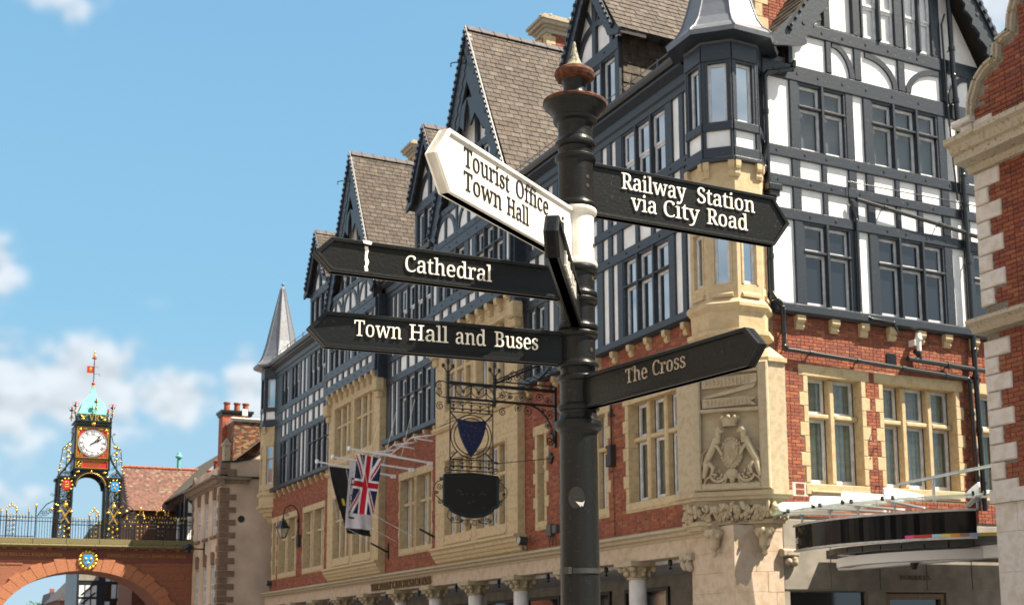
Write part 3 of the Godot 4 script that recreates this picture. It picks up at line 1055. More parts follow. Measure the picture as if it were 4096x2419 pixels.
func dormer(c: float) -> void:
	var x := out(LF, 0.06)
	framed(hotel, x, c - 1.3, c + 1.3, 14.55, 16.45, [[14.75, 16.12, [[c - 1.12, c + 1.12, "timber", 3, 0.0, "glass_sky", ""]]]], "timber")
	var g := ng(x)
	g.prism(PackedVector2Array([Vector2(c - 1.3, 16.45), Vector2(c + 1.3, 16.45), Vector2(c, 18.75)]), -0.3, -0.06)
	var gw := pg(hotel, "dormer_gable", g, M["white"])
	sb(gw, "timber", x, c - 0.10, c + 0.10, 16.45, 18.5, -0.08, 0.03, M["timber"], 0.012)
	brace(gw, x, c - 1.0, c - 0.1, 16.45, 17.35, 0.16, "timber")
	brace(gw, x, c + 1.0, c + 0.1, 16.45, 17.35, 0.16, "timber")
	for s in [-1.0, 1.0]:
		var p := PackedVector2Array()
		for q in [Vector2(0.1, 17.2), Vector2(0.18, 17.2), Vector2(0.75, 17.75), Vector2(0.66, 17.85)]: p.append(Vector2(c + q.x * s * 0.6, q.y))
		var gg := ng(x)
		gg.prism(p, -0.06, 0.02)
		pg(gw, "brace", gg, M["timber"])
	bargeboards(hotel, out(LF, 0.30), c, 1.42, 16.62, 18.85, 0.3, -0.07, 0.0, "timber", false, 0.28)
	# slate-hung cheeks
	for s in [1.0, -1.0]:
		var fr := Transform3D(Basis(Vector3(1, 0, 0) * s, Vector3(0, 1, 0), Vector3(0, 0, 1) * s), Vector3(15, 0, c + 1.3 * s))
		var b := ng(fr)
		b.slab(0.02 * s if s > 0 else -6.0, 6.0 if s > 0 else -0.02, 14.5, 16.5, -0.2, -0.012)
		pg(hotel, "dormer_cheek", b, M["room"])
		if s > 0: lay_slates(fr, 0.03, 6.0, 14.52, 16.5, 0.46, 0.25, false, Color(1.15, 1.2, 1.12))
	# rafter feet
	for k in 8:
		sb(hotel, "rafter", Transform3D(Basis.IDENTITY, Vector3(15.2 + k * 0.42, 16.5, c + 1.3)), 0.0, 0.09, -0.06, 0.03, 0.0, 0.3, M["timber"])
	gable_roof(hotel, LF, c, 1.62, 16.5, 18.9, 0.30, -6.0, false, 1.0)

func capital(p: Vector3, r: float, m: String) -> MeshInstance3D:
	var g := ng()
	g.lathe(p, [Vector2(r + 0.05, -0.42), Vector2(r + 0.06, -0.38), Vector2(r + 0.02, -0.36), Vector2(r + 0.04, -0.25), Vector2(r + 0.16, -0.12), Vector2(r + 0.2, -0.10)], 14)
	g.box(p + Vector3(-r - 0.2, -0.12, -r - 0.2), p + Vector3(r + 0.2, 0.0, r + 0.2))
	# carved leaves and corner scrolls
	for k in 8:
		var a := TAU * k / 8
		var d := Vector3(cos(a), 0, sin(a))
		g.ball(p + d * (r + 0.07) + Vector3(0, -0.27, 0), Vector3(0.07, 0.09, 0.07), 7, 5)
		g.ball(p + d * (r + 0.13) + Vector3(0, -0.19, 0), Vector3(0.06, 0.05, 0.06), 7, 5)
	for k in 4:
		var a := TAU * k / 4 + PI / 4
		var d := Vector3(cos(a), 0, sin(a))
		g.ball(p + d * (r * 1.3 + 0.13) + Vector3(0, -0.18, 0), Vector3(0.09, 0.085, 0.09), 8, 6)
	return pg(hotel, "capital", g, M[m])

func arcade() -> void:
	# ground floor: entablature on white columns, deep porch behind
	mould(hotel, "cornice", LF, [[-0.3, 4.02], [0.04, 4.02], [0.20, 3.97], [0.22, 3.92], [0.14, 3.88], [0.12, 3.82], [0.05, 3.79], [0.03, 3.74], [-0.3, 3.74]], -60.4, -22.5, "stone_grey")
	sb(hotel, "entablature", LF, -60.4, -23.3, 3.38, 3.75, -0.55, 0.0, M["stone_pale"], 0.01)
	var zs := [-26.4, -29.66, -32.9, -36.15, -39.42, -42.68, -45.95, -49.2, -52.5, -55.8]
	var prev := -23.6
	for z in zs:
		var mid: float = (z + prev) / 2
		# shallow flat arch hanging below the beam
		var g := ng(LF)
		g.prism(PackedVector2Array([Vector2(z + 0.35, 3.42), Vector2(prev - 0.35, 3.42), Vector2(prev - 0.62, 3.40), Vector2(prev - 0.7, 3.56), Vector2(z + 0.7, 3.56), Vector2(z + 0.62, 3.40)]), -0.45, 0.012)
		var p := Vector3(15.25, 3.40, z)
		capital(p, 0.21, "stone_grey")
		var s := ng()
		s.lathe(p, [Vector2(0.25, -3.4), Vector2(0.25, -3.2), Vector2(0.215, -3.1), Vector2(0.21, -0.42)], 20)
		pg(hotel, "column", s, M["column"])
		# lantern hook under the beam
		var lk := ng()
		lk.ball(Vector3(15.3, 3.30, mid), Vector3(0.06, 0.08, 0.06), 7, 5)
		lk.tube([Vector3(15.3, 3.38, mid), Vector3(15.3, 3.15, mid)], 0.015, 5)
		lk.ball(Vector3(15.3, 3.17, mid), Vector3(0.045, 0.03, 0.045), 7, 5)
		pg(hotel, "ceiling_hook", lk, M["iron"])
		prev = z
	# porch ceiling, floor and back wall with shop fronts
	sb(hotel, "porch_ceiling", LF, -60.0, -23.0, 3.30, 3.385, -3.4, -0.5, M["column"])
	sb(hotel, "porch_wall", LF, -60.0, -23.0, 0.0, 3.3, -3.5, -3.3, M["clad"])
	for k in 11:
		var z := -24.6 - k * 3.27
		var f := ng(out(LF, -3.3))
		f.slab(z - 1.2, z - 1.1, 0.0, 3.0, 0.0, 0.08)
		f.slab(z + 1.1, z + 1.2, 0.0, 3.0, 0.0, 0.08)
		f.slab(z - 1.1, z + 1.1, 2.9, 3.0, 0.0, 0.08)
		if k > 1:
			var w := pg(hotel, "shop_window", f, M["timber"])
			sb(w, "pane", out(LF, -3.3), z - 1.1, z + 1.1, 0.5, 2.9, 0.02, 0.03, M["glass_dark"])
	# square corner pier
	stone_wall(RF, 15.0, 16.25, 0.0, 3.9, [], "stone_pale", 0.42)
	stone_wall(LF, -23.62, -22.0, 0.0, 3.9, [], "stone_pale", 0.42)
	var pc := ng()
	pc.box(Vector3(15.0, 0, -23.6), Vector3(16.24, 3.9, -22.02))
	# carved pilaster capitals at the pier
	for q in [[LF, -23.72], [RF, 16.36]]:
		var x: Transform3D = q[0]
		var g := ng(x)
		g.slab(q[1] - 0.22, q[1] + 0.22, 3.26, 3.42, -0.3, 0.14, 0.03)
		for k in 5:
			g.ball(Vector3(q[1] + rng.randf_range(-0.16, 0.16), 3.14 + rng.randf_range(-0.06, 0.08), 0.06), Vector3(0.08, 0.09, 0.09), 7, 5)
		pg(hotel, "pilaster_capital", g, M["moss_stone"])

func arms_block() -> void:
	# chamfered corner block carrying the carved coat of arms
	var plan := [Vector2(14.6, -23.45), Vector2(14.6, -22.78), Vector2(15.75, -21.63), Vector2(16.18, -21.63), Vector2(16.18, -23.45)]
	var rot := Transform3D(Basis(Vector3(1, 0, 0), Vector3(0, 0, 1), Vector3(0, -1, 0)), Vector3.ZERO)
	var mk := func(ins: float, v0: float, v1: float, m: String, called: String) -> MeshInstance3D:
		var g := ng(rot)
		var p := PackedVector2Array()
		for q in plan: p.append(q)
		if ins != 0.0: p = Geometry2D.offset_polygon(p, ins)[0]
		g.prism(p, -v1, -v0)
		return pg(hotel, called, g, M[m])
	mk.call(0.0, 4.62, 7.35, "stone_grey", "arms_block")
	mk.call(0.09, 4.52, 4.62, "stone_grey", "arms_ledge")
	mk.call(0.03, 4.44, 4.52, "stone_grey", "arms_ledge")
	mk.call(-0.06, 4.32, 4.44, "stone_grey", "arms_ledge")
	mk.call(-0.14, 4.02, 4.32, "stone_grey", "arms_neck")
	mk.call(-0.05, 3.93, 4.02, "stone_grey", "arms_ledge")
	mk.call(-0.12, 3.84, 3.93, "stone_grey", "arms_ledge")
	mk.call(0.05, 7.33, 7.42, "stone", "arms_cap")
	# sloping cap running up to the turret
	var cp := ng()
	var ap := Vector3(15.5, 8.0, -22.3)
	var q := [Vector3(14.62, 7.42, -23.4), Vector3(14.62, 7.42, -22.8), Vector3(15.77, 7.42, -21.62), Vector3(16.2, 7.42, -21.62), Vector3(16.2, 7.42, -23.4)]
	var ends := [Vector3(15.2, 8.0, -22.9), Vector3(15.2, 8.0, -22.6), Vector3(15.85, 7.95, -22.1), Vector3(16.0, 7.85, -22.1), Vector3(16.0, 7.9, -22.9)]
	for i in 4: cp.face(q[i], q[i + 1], ends[i + 1], ends[i], Vector3(15.6, 7.3, -22.7))
	pg(hotel, "arms_cap", cp, M["stone"])
	# leaf corbels under the block
	var lc := ng()
	for k in 150:
		var t := rng.randf() * 1.5 - 0.25
		var p := Vector3(lerpf(14.66, 15.76, t), 0, lerpf(-22.82, -21.68, t))
		if t < 0.0: p = Vector3(14.66, 0, -22.82 + t * 2.2)
		elif t > 1.0: p = Vector3(15.76 + (t - 1.0) * 1.5, 0, -21.68)
		var h := rng.randf()
		var o2 := Vector3(-1, 0, 1).normalized() * (0.02 + 0.10 * h)
		var rx := Transform3D(Basis.from_euler(Vector3(rng.randf_range(-0.8, 0.8), rng.randf() * TAU, rng.randf_range(-0.8, 0.8))), p + o2 + Vector3(0, 4.04 + h * 0.27, 0))
		lc.x = rx
		lc.ball(Vector3.ZERO, Vector3(0.035, rng.randf_range(0.06, 0.11), rng.randf_range(0.04, 0.075)), 7, 5)
	lc.x = Transform3D.IDENTITY
	for qq in [Vector3(14.6, 4.25, -22.95), Vector3(14.9, 4.27, -22.48), Vector3(15.2, 4.27, -22.16), Vector3(15.5, 4.27, -21.84), Vector3(15.8, 4.25, -21.6), Vector3(16.1, 4.25, -21.6)]: lc.ball(qq, Vector3(0.10, 0.07, 0.10), 9, 6)
	pg(hotel, "carved_leaves", lc, M["stone_grey"])
	for p in [Vector3(14.85, 3.66, -22.5), Vector3(15.62, 3.66, -21.78)]:
		var pe := ng()
		pe.lathe(p, [Vector2(0.0, -0.42), Vector2(0.06, -0.36), Vector2(0.05, -0.28), Vector2(0.11, -0.2), Vector2(0.13, -0.05), Vector2(0.19, 0.06), Vector2(0.2, 0.16), Vector2(0.0, 0.18)], 10)
		for k in 8:
			var a := TAU * k / 8
			pe.ball(p + Vector3(cos(a) * 0.15, 0.05 + 0.05 * (k % 2), sin(a) * 0.15), Vector3(0.07, 0.08, 0.07), 7, 5)
		pg(hotel, "carved_pendant", pe, M["stone_grey"])
	# panel frame on the chamfer (u across, v up, d outwards)
	var o := Vector3(-1, 0, 1).normalized()
	var x := Transform3D(Basis(Vector3(1, 0, 1).normalized(), Vector3(0, 1, 0), o), Vector3(15.175, 0, -22.205))
	var fr := ng(x)
	for f in [[-0.81, -0.64, 4.64, 7.33], [0.60, 0.81, 4.64, 7.33], [-0.64, 0.60, 4.64, 4.78], [-0.64, 0.60, 7.12, 7.33], [-0.66, 0.62, 6.28, 6.36]]:
		fr.slab(f[0], f[1], f[2], f[3], -0.05, 0.16, 0.03)
	pg(hotel, "panel_frame", fr, M["stone_grey"])
	var xc := out(x, 0.045)
	# ribbon with carved letters
	var rb := ng(xc)
	rb.prism(PackedVector2Array([Vector2(-0.60, 6.80), Vector2(0.45, 6.86), Vector2(0.58, 6.90), Vector2(0.58, 7.08), Vector2(-0.60, 7.0)]), 0.0, 0.06)
	rb.prism(PackedVector2Array([Vector2(0.58, 6.9), Vector2(0.5, 6.78), Vector2(-0.1, 6.66), Vector2(-0.62, 6.58), Vector2(-0.5, 6.66), Vector2(0.1, 6.78), Vector2(0.4, 6.88)]), 0.0, 0.03)
	rb.prism(PackedVector2Array([Vector2(-0.60, 6.38), Vector2(0.36, 6.42), Vector2(0.56, 6.40), Vector2(0.44, 6.50), Vector2(0.56, 6.56), Vector2(0.36, 6.60), Vector2(-0.60, 6.58)]), 0.0, 0.06)
	for k in 12:
		var u := -0.53 + k * 0.082
		rb.slab(u, u + 0.022, 6.85, 6.99 + k * 0.004, 0.05, 0.085)
		rb.slab(u + 0.03, u + 0.05, 6.43, 6.56, 0.05, 0.085)
		if k % 3 != 1: rb.slab(u + 0.022, u + 0.06, 6.90, 6.92, 0.05, 0.08)
	pg(hotel, "carved_ribbon", rb, M["stone_grey"])
	var crown := ng(xc)
	crown.lathe(Vector3(-0.02, 6.02, 0.06), [Vector2(0.15, -0.06), Vector2(0.17, -0.04), Vector2(0.15, 0.0), Vector2(0.19, 0.12), Vector2(0.16, 0.12), Vector2(0.1, 0.05), Vector2(0.0, 0.05)], 16)
	for k in 8:
		var a := TAU * k / 8
		crown.ball(Vector3(-0.02 + cos(a) * 0.18, 6.15, 0.06 + sin(a) * 0.18), Vector3(0.045, 0.045, 0.045), 7, 5)
	pg(hotel, "carved_crown", crown, M["stone_grey"])
	var sh := ng(xc)
	var e := PackedVector2Array()
	var ei := PackedVector2Array()
	for k in 20:
		var a := TAU * k / 20
		e.append(Vector2(cos(a) * 0.24, 5.42 + sin(a) * 0.34))
		ei.append(Vector2(cos(a) * 0.18, 5.42 + sin(a) * 0.27))
	sh.prism(e, 0.0, 0.07)
	for k in 20:
		var a := TAU * k / 20
		sh.ball(Vector3(cos(a) * 0.21, 5.42 + sin(a) * 0.30, 0.07), Vector3(0.04, 0.04, 0.03), 6, 4)
	sh.prism(PackedVector2Array([Vector2(-0.14, 5.62), Vector2(0.14, 5.62), Vector2(0.14, 5.36), Vector2(0, 5.18), Vector2(-0.14, 5.36)]), 0.06, 0.10)
	sh.slab(-0.008, 0.008, 5.2, 5.62, 0.10, 0.115)
	sh.slab(-0.14, 0.14, 5.42, 5.436, 0.10, 0.115)
	for k in 4:
		sh.slab(-0.12, -0.03, 5.46 + k * 0.035, 5.475 + k * 0.035, 0.10, 0.112)
		sh.slab(0.03, 0.12, 5.26 + k * 0.035, 5.275 + k * 0.035, 0.10, 0.112)
	sh.ball(Vector3(0.075, 5.53, 0.10), Vector3(0.04, 0.06, 0.03), 7, 5)
	sh.ball(Vector3(-0.07, 5.33, 0.10), Vector3(0.04, 0.06, 0.03), 7, 5)
	pg(hotel, "carved_shield", sh, M["stone_grey"])
	for s in [-1.0, 1.0]:
		var h := ng(xc * Transform3D(Basis(Vector3(s, 0, 0), Vector3(0, 1, 0), Vector3(0, 0, 1)), Vector3.ZERO))
		# rearing hound: body, head, legs, tail
		h.tube([Vector3(0.30, 5.72, 0.10), Vector3(0.34, 5.62, 0.10), Vector3(0.42, 5.45, 0.10), Vector3(0.52, 5.27, 0.09), Vector3(0.56, 5.12, 0.08)], 0.085, 9, 0.065)
		h.tube([Vector3(0.29, 5.62, 0.11), Vector3(0.27, 5.78, 0.12), Vector3(0.27, 5.88, 0.12)], 0.075, 9, 0.055)
		h.ball(Vector3(0.25, 5.88, 0.13), Vector3(0.075, 0.085, 0.08), 9, 6)
		h.ball(Vector3(0.19, 5.86, 0.14), Vector3(0.06, 0.04, 0.05), 8, 5)
		h.ball(Vector3(0.31, 5.86, 0.12), Vector3(0.03, 0.08, 0.05), 7, 5)
		h.tube([Vector3(0.33, 5.60, 0.13), Vector3(0.25, 5.48, 0.15), Vector3(0.19, 5.36, 0.14)], 0.04, 7, 0.03)
		h.tube([Vector3(0.52, 5.2, 0.1), Vector3(0.57, 5.0, 0.1), Vector3(0.60, 4.9, 0.08)], 0.075, 8, 0.035)
		h.tube([Vector3(0.48, 5.2, 0.12), Vector3(0.38, 5.1, 0.14), Vector3(0.42, 4.98, 0.12), Vector3(0.32, 4.96, 0.12)], 0.06, 8, 0.03)
		h.tube([Vector3(0.58, 5.15, 0.06), Vector3(0.64, 5.25, 0.05), Vector3(0.62, 5.42, 0.05), Vector3(0.54, 5.5, 0.05)], 0.022, 6, 0.016)
		pg(hotel, "carved_hound", h, M["stone_grey"])
		var sc := ng(xc * Transform3D(Basis(Vector3(s, 0, 0), Vector3(0, 1, 0), Vector3(0, 0, 1)), Vector3.ZERO))
		sc.prism(arc_poly(0.30, 4.98, 0.13, 0.19, PI, TAU, 10), 0.0, 0.07)
		for k in 9:
			sc.ball(Vector3(0.30 + 0.12 * cos(k * 2.4) * (0.3 + 0.08 * k), 4.97 + 0.08 * sin(k * 2.4), 0.05), Vector3(0.035, 0.035, 0.04), 6, 4)
		sc.tube([Vector3(0.45, 4.95, 0.05), Vector3(0.56, 4.88, 0.05), Vector3(0.60, 4.78, 0.05), Vector3(0.53, 4.74, 0.05), Vector3(0.50, 4.80, 0.05)], 0.03, 6)
		pg(hotel, "carved_scroll", sc, M["stone_grey"])
	var ft := ng(xc)
	ft.ball(Vector3(0, 4.98, 0.05), Vector3(0.14, 0.12, 0.08), 10, 6)
	ft.ball(Vector3(0, 4.86, 0.05), Vector3(0.06, 0.1, 0.06), 8, 6)
	for s in [-1.0, 1.0]: ft.tube([Vector3(0, 4.88, 0.05), Vector3(0.12 * s, 4.9, 0.05), Vector3(0.15 * s, 4.8, 0.05), Vector3(0.22 * s, 4.79, 0.05)], 0.025, 6)
	pg(hotel, "carved_scroll", ft, M["stone_grey"])

func chimney(parent: Node3D, a: Vector3, b: Vector3, jobs: Array, capm: String, quoins: bool) -> MeshInstance3D:
	# brick stack between two corners with a moulded stone cap
	var g := ng()
	g.box(a + Vector3(0.01, 0, 0.01), b - Vector3(0.01, 0, 0.01))
	var c := pg(parent, "chimney_stack", g, M["mortar"])
	var fz := Transform3D(Basis.IDENTITY, Vector3(0, 0, b.z))
	var fx := Transform3D(Basis(Vector3(0, 0, 1), Vector3(0, 1, 0), Vector3(-1, 0, 0)), Vector3(a.x, 0, 0))
	var hz: Array = []
	var hx: Array = []
	if quoins:
		var v := a.y
		var k := 0
		while v < b.y:
			var w := 0.22 if k % 2 == 0 else 0.38
			var vt := minf(v + 0.32, b.y)
			for q in [[fz, a.x, a.x + w, hz], [fz, b.x - w, b.x, hz], [fx, b.z - 0.6 + w, b.z, hx], [fx, a.z, a.z + w, hx]]:
				sb(c, "stone_block", q[0], q[1] + 0.002, q[2] - 0.002, v + 0.002, vt - 0.002, -0.1, 0.012, M["stone"], 0.01)
				q[3].append([q[1], q[2], v, vt])
			v = vt
			k += 1
	lay_bricks(jobs, fz, a.x, b.x, a.y, b.y, hz)
	lay_bricks(jobs, fx, a.z, b.z, a.y, b.y, hx)
	if capm != "":
		var t := ng()
		for q in [[0.05, 0.0, 0.16], [0.12, 0.16, 0.26], [0.24, 0.26, 0.40], [0.30, 0.40, 0.50], [0.18, 0.50, 0.62]]:
			t.box(Vector3(a.x - q[0], b.y + q[1], a.z - q[0]), Vector3(b.x + q[0], b.y + q[2], b.z + q[0]))
		for k in 26:
			t.ball(Vector3(rng.randf_range(a.x - 0.2, b.x + 0.2), b.y + 0.60, rng.randf_range(b.z - 0.1, b.z + 0.22)), Vector3(0.09, 0.07, 0.09), 6, 4)
		pg(c, "chimney_cap", t, M[capm])
	return c

func make_hotel() -> void:
	hotel = thing("hotel_building", "long hotel of red brick, yellow stone and black-and-white timber gables with corner turrets", "building", Vector3(18, 0, -41))
	# solid rooms behind the fronts
	var core := ng()
	core.box(Vector3(16.0, 3.4, -60.3), Vector3(24.5, 14.5, -23.2))
	core.box(Vector3(18.4, 0.0, -60.3), Vector3(24.5, 3.4, -23.2))
	pg(hotel, "rooms", core, M["room"])
	var fl := ng()
	fl.box(Vector3(14.9, 14.35, -60.3), Vector3(24.5, 14.52, -22.1))
	pg(hotel, "flat_roof", fl, M["lead"])
	# ---- street front: timber storeys
	var T := "timber"
	var pc := [[-31.75, -31.3], [-31.15, -30.72], [-30.5, -30.18], [-29.85, -29.2], [-29.05, -28.4], [-28.25, -27.68], [-27.39, -27.11], [-26.9, -26.65], [-26.38, -25.75], [-25.59, -25.03], [-24.86, -24.23], [-23.99, -23.69], [-23.5, -23.19]]
	var rowA := [[-31.75, -30.72, T, 2, 10.0, "glass_sky", ""], [-30.5, -30.18, "p"], [-29.85, -27.68, T, 3, 10.0, "glass_sky", ""], [-27.39, -27.11, "p"], [-26.9, -26.65, "p"], [-26.38, -24.23, T, 3, 10.0, "glass_sky", ""], [-23.99, -23.69, "p"], [-23.5, -23.19, "p"]]
	var rowD := [[-31.75, -30.72, "hung", 2, 0.0, "glass_sky", ""], [-30.5, -30.18, "p"], [-29.85, -27.68, "hung", 3, 0.0, "glass_sky", ""], [-27.39, -27.11, "p"], [-26.9, -26.65, "p"], [-26.33, -24.26, "hung", 3, 0.0, "glass_sky", ""], [-23.99, -23.69, "p"], [-23.5, -23.3, "p"]]
	framed(hotel, LF, -32.1, -23.05, 8.55, 14.4, [[8.74, 10.68, rowA], [10.93, 11.46, row_cells(pc)], [11.68, 12.1, row_cells(pc)], [12.35, 13.86, rowD]], "timber")
	var pb := [[-43.2, -42.97], [-42.75, -42.5], [-42.25, -41.6], [-41.45, -40.8], [-40.65, -40.0], [-39.85, -39.25], [-38.95, -38.62]]
	var rbA := [[-43.2, -42.97, "p"], [-42.75, -42.5, "p"], [-42.25, -39.25, T, 4, 10.0, "glass_sky", ""], [-38.95, -38.62, "p"]]
	var rbD := [[-43.2, -42.97, "p"], [-42.75, -42.5, "p"], [-42.25, -39.25, "hung", 4, 0.0, "glass_sky", ""], [-38.95, -38.62, "p"]]
	framed(hotel, LF, -43.65, -38.2, 8.55, 14.4, [[8.74, 10.68, rbA], [10.93, 11.46, row_cells(pb)], [11.68, 12.1, row_cells(pb)], [12.35, 13.86, rbD]], "timber")
	var pa := [[-58.1, -57.6], [-57.4, -56.95], [-56.4, -55.9], [-55.75, -55.25], [-55.0, -54.6], [-54.4, -54.03], [-53.85, -53.14], [-52.89, -52.27], [-52.15, -51.54], [-51.35, -50.75]]
	var raA := [[-58.2, -57.0, T, 2, 10.0, "glass_sky", ""], [-56.5, -55.25, T, 2, 10.0, "glass_sky", ""], [-55.0, -54.6, "p"], [-54.4, -54.03, "p"], [-53.6, -50.6, T, 4, 10.0, "glass_sky", ""]]
	var raD := [[-58.1, -56.95, "hung", 2, 0.0, "glass_sky", ""], [-56.4, -55.25, "hung", 2, 0.0, "glass_sky", ""], [-55.0, -54.6, "p"], [-54.4, -54.03, "p"], [-53.55, -51.35, "hung", 3, 0.0, "glass_sky", ""], [-51.1, -50.7, "p"]]
	framed(hotel, LF, -59.3, -50.0, 8.55, 14.4, [[8.74, 10.68, raA], [10.93, 11.46, row_cells(pa)], [11.68, 12.1, row_cells(pa)], [12.35, 13.86, raD]], "timber")
	# sills, gutters, corbels of the recessed lengths
	for s in [[-32.1, -23.1, 11], [-43.65, -38.2, 6], [-59.3, -50.0, 11]]:
		mould(hotel, "sill_beam", LF, [[-0.1, 8.74], [0.10, 8.74], [0.20, 8.70], [0.20, 8.55], [0.12, 8.50], [-0.1, 8.50]], s[0], s[1], "timber")
		var n: int = s[2]
		for k in n: corbel(hotel, LF, lerpf(s[1] - 0.45, s[0] + 0.4, float(k) / (n - 1)), 8.50, 0.28, 0.14, 0.16)
		mould(hotel, "frieze", LF, [[-0.1, 14.40], [0.30, 14.40], [0.30, 14.34], [0.12, 14.22], [0.10, 14.05], [0.04, 14.0], [-0.1, 14.0]], s[0], s[1], "timber")
		mould(hotel, "gutter", LF, [[0.10, 14.56], [0.40, 14.56], [0.40, 14.50], [0.36, 14.43], [0.24, 14.40], [0.10, 14.42]], s[0], s[1], "pipe")
		# low rail above the gutter
		var rl := ng(LF)
		for vv in [14.66, 14.80]: rl.tube([Vector3(s[0], vv, 0.30), Vector3(s[1], vv, 0.30)], 0.013, 5)
		var u: float = s[0] + 0.5
		while u < s[1]:
			rl.tube([Vector3(u, 14.5, 0.32), Vector3(u, 14.86, 0.30)], 0.018, 5)
			u += 1.25
		pg(hotel, "roof_rail", rl, M["rail_grey"])
	# ---- street front: brick storey
	var walls := [[-32.08, -23.3], [-43.67, -38.25], [-59.5, -50.08]]
	var bw := [[-26.29, -24.09, 3], [-29.65, -27.43, 3], [-31.28, -30.86, 1], [-42.2, -40.8, 2], [-40.6, -39.2, 2], [-59.2, -58.7, 1], [-58.2, -56.8, 2], [-56.6, -55.3, 2], [-54.2, -52.8, 2], [-52.6, -51.2, 2]]
	var holes: Array = []
	var cut: Array = []
	for w in bw:
		for h in surround(hotel, LF, w[0], w[1], 4.78, 7.10, 0.13 if w[2] == 2 else 0.26): holes.append(h)
		cut.append([w[0] - 0.06, w[1] + 0.06, 4.60, 7.2])
		window(hotel, out(LF, -0.06), w[0], w[1], 4.78, 7.10, w[2], 6.26, "stone", "glass", "curtain")
	var bwall: MeshInstance3D
	for w in walls:
		var g := ng(LF)
		holed(g, w[0], w[1], 3.9, 8.55, cut, -0.3, -0.004)
		bwall = pg(hotel, "brick_wall", g, M["mortar"])
		lay_bricks(brick_jobs, LF, w[0], w[1], 4.0, 8.5, holes, 1.0)
	# ---- lane front (sunlit)
	var S := "timber"
	var cr := [[16.24, 16.85], [17.08, 17.69], [17.83, 18.45], [18.69, 18.97], [19.2, 19.83], [19.97, 20.49], [20.65, 21.27], [21.52, 21.92], [22.15, 22.75], [22.9, 23.5]]
	var r2 := [[16.24, 16.85, "p"], [17.08, 18.43, T, 2, 10.0, "glass_dark", ""], [18.68, 18.97, "p"], [19.2, 21.25, T, 3, 10.0, "glass_dark", ""], [21.51, 21.92, "p"], [22.15, 23.5, T, 2, 10.0, "glass_dark", ""]]
	var r3 := [[16.24, 16.85, "p"], [17.08, 18.44, T, 2, 13.38, "glass", "blind"], [18.67, 18.97, "p"], [19.2, 21.26, T, 3, 13.38, "glass", "blind"], [21.51, 21.92, "p"], [22.15, 23.5, T, 2, 13.38, "glass", "blind"]]
	framed(hotel, RF, 16.1, 24.1, 8.55, 14.32, [[8.78, 10.68, r2], [10.92, 11.44, row_cells(cr)], [11.67, 12.1, row_cells(cr)], [12.35, 13.95, r3]], S)
	# gable storey
	var ar := [[16.98, 17.93, "p"], [18.09, 18.76, "p"], [18.97, 20.09, "p"], [20.31, 21.43, "p"], [21.66, 22.36, "p"], [22.5, 23.3, "p"]]
	framed(hotel, RF, 16.85, 23.35, 14.32, 15.42, [[14.35, 15.12, ar]], S)
	brace(hotel, RF, 18.76, 18.12, 14.35, 15.14, 0.14, S)
	brace(hotel, RF, 20.07, 19.1, 14.35, 15.10, 0.15, S)
	brace(hotel, RF, 20.33, 21.4, 14.35, 15.10, 0.15, S)
	brace(hotel, RF, 21.68, 22.34, 14.35, 15.14, 0.14, S)
	var g4 := ng(RF)
	g4.prism(PackedVector2Array([Vector2(17.2, 15.0), Vector2(23.1, 15.0), Vector2(20.12, 20.1)]), -0.5, -0.07)
	var gw := pg(hotel, "gable_wall", g4, M["white"])
	for t in [[17.4, 22.9, 15.40, 15.46], [18.76, 19.0, 15.42, 17.9], [20.08, 20.32, 15.42, 17.9], [21.25, 21.5, 15.42, 17.5], [19.0, 21.25, 17.2, 17.4], [17.9, 18.09, 15.42, 16.2]]:
		sb(gw, "timber", RF, t[0], t[1], t[2], t[3], -0.08, 0.04, M[S], 0.012)
	window(hotel, out(RF, 0.05), 19.0, 20.08, 15.46, 17.2, 2, 0.0, "hung", "glass", "curtain")
	window(hotel, out(RF, 0.05), 20.32, 21.25, 15.46, 17.2, 2, 0.0, "hung", "glass", "curtain")
	bargeboards(hotel, out(RF, 0.5), 20.12, 3.6, 14.9, 20.35, 0.44, -0.08, 0.0, S, true, 0.45)
	gable_roof(hotel, RF, 20.12, 3.75, 14.75, 20.4, 0.48, -4.0, true, 1.0, Color(1.05, 1.0, 0.62))
	mould(hotel, "sill_beam", RF, [[-0.1, 8.76], [0.10, 8.76], [0.20, 8.70], [0.20, 8.55], [0.12, 8.50], [-0.1, 8.50]], 16.15, 24.0, "timber")
	for u in [16.86, 17.81, 18.64, 19.46, 20.32, 21.14, 22.0]: corbel(hotel, RF, u, 8.50, 0.3, 0.22, 0.15)
	# lane front, brick storey
	var hr: Array = []
	var cutr: Array = []
	for w in [[17.06, 18.53, 2], [19.17, 21.35, 3], [22.14, 23.6, 2]]:
		for h in surround(hotel, RF, w[0], w[1], 4.86, 7.19, 0.25): hr.append(h)
		cutr.append([w[0] - 0.08, w[1] + 0.08, 4.68, 7.3])
		window(hotel, out(RF, -0.06), w[0], w[1], 4.86, 7.19, w[2], 6.35, "stone", "glass", "curtain")
	# stone quoins at the corner block
	var v := 4.5
	var k := 0
	while v < 7.6:
		if k % 2 == 0:
			sb(hotel, "stone_block", RF, 16.18, 16.46, v, v + 0.42, -0.2, 0.012, M["stone"], 0.01)
			hr.append([16.1, 16.46, v, v + 0.42])
		v += 0.42
		k += 1
	var gr := ng(RF)
	holed(gr, 16.1, 24.0, 4.1, 8.55, cutr, -0.3, -0.004)
	var rwall := pg(hotel, "brick_wall", gr, M["mortar"])
	hr.append([16.55, 16.95, 4.58, 4.85])
	lay_bricks(brick_jobs, RF, 16.18, 24.0, 4.12, 8.5, hr, 1.0)
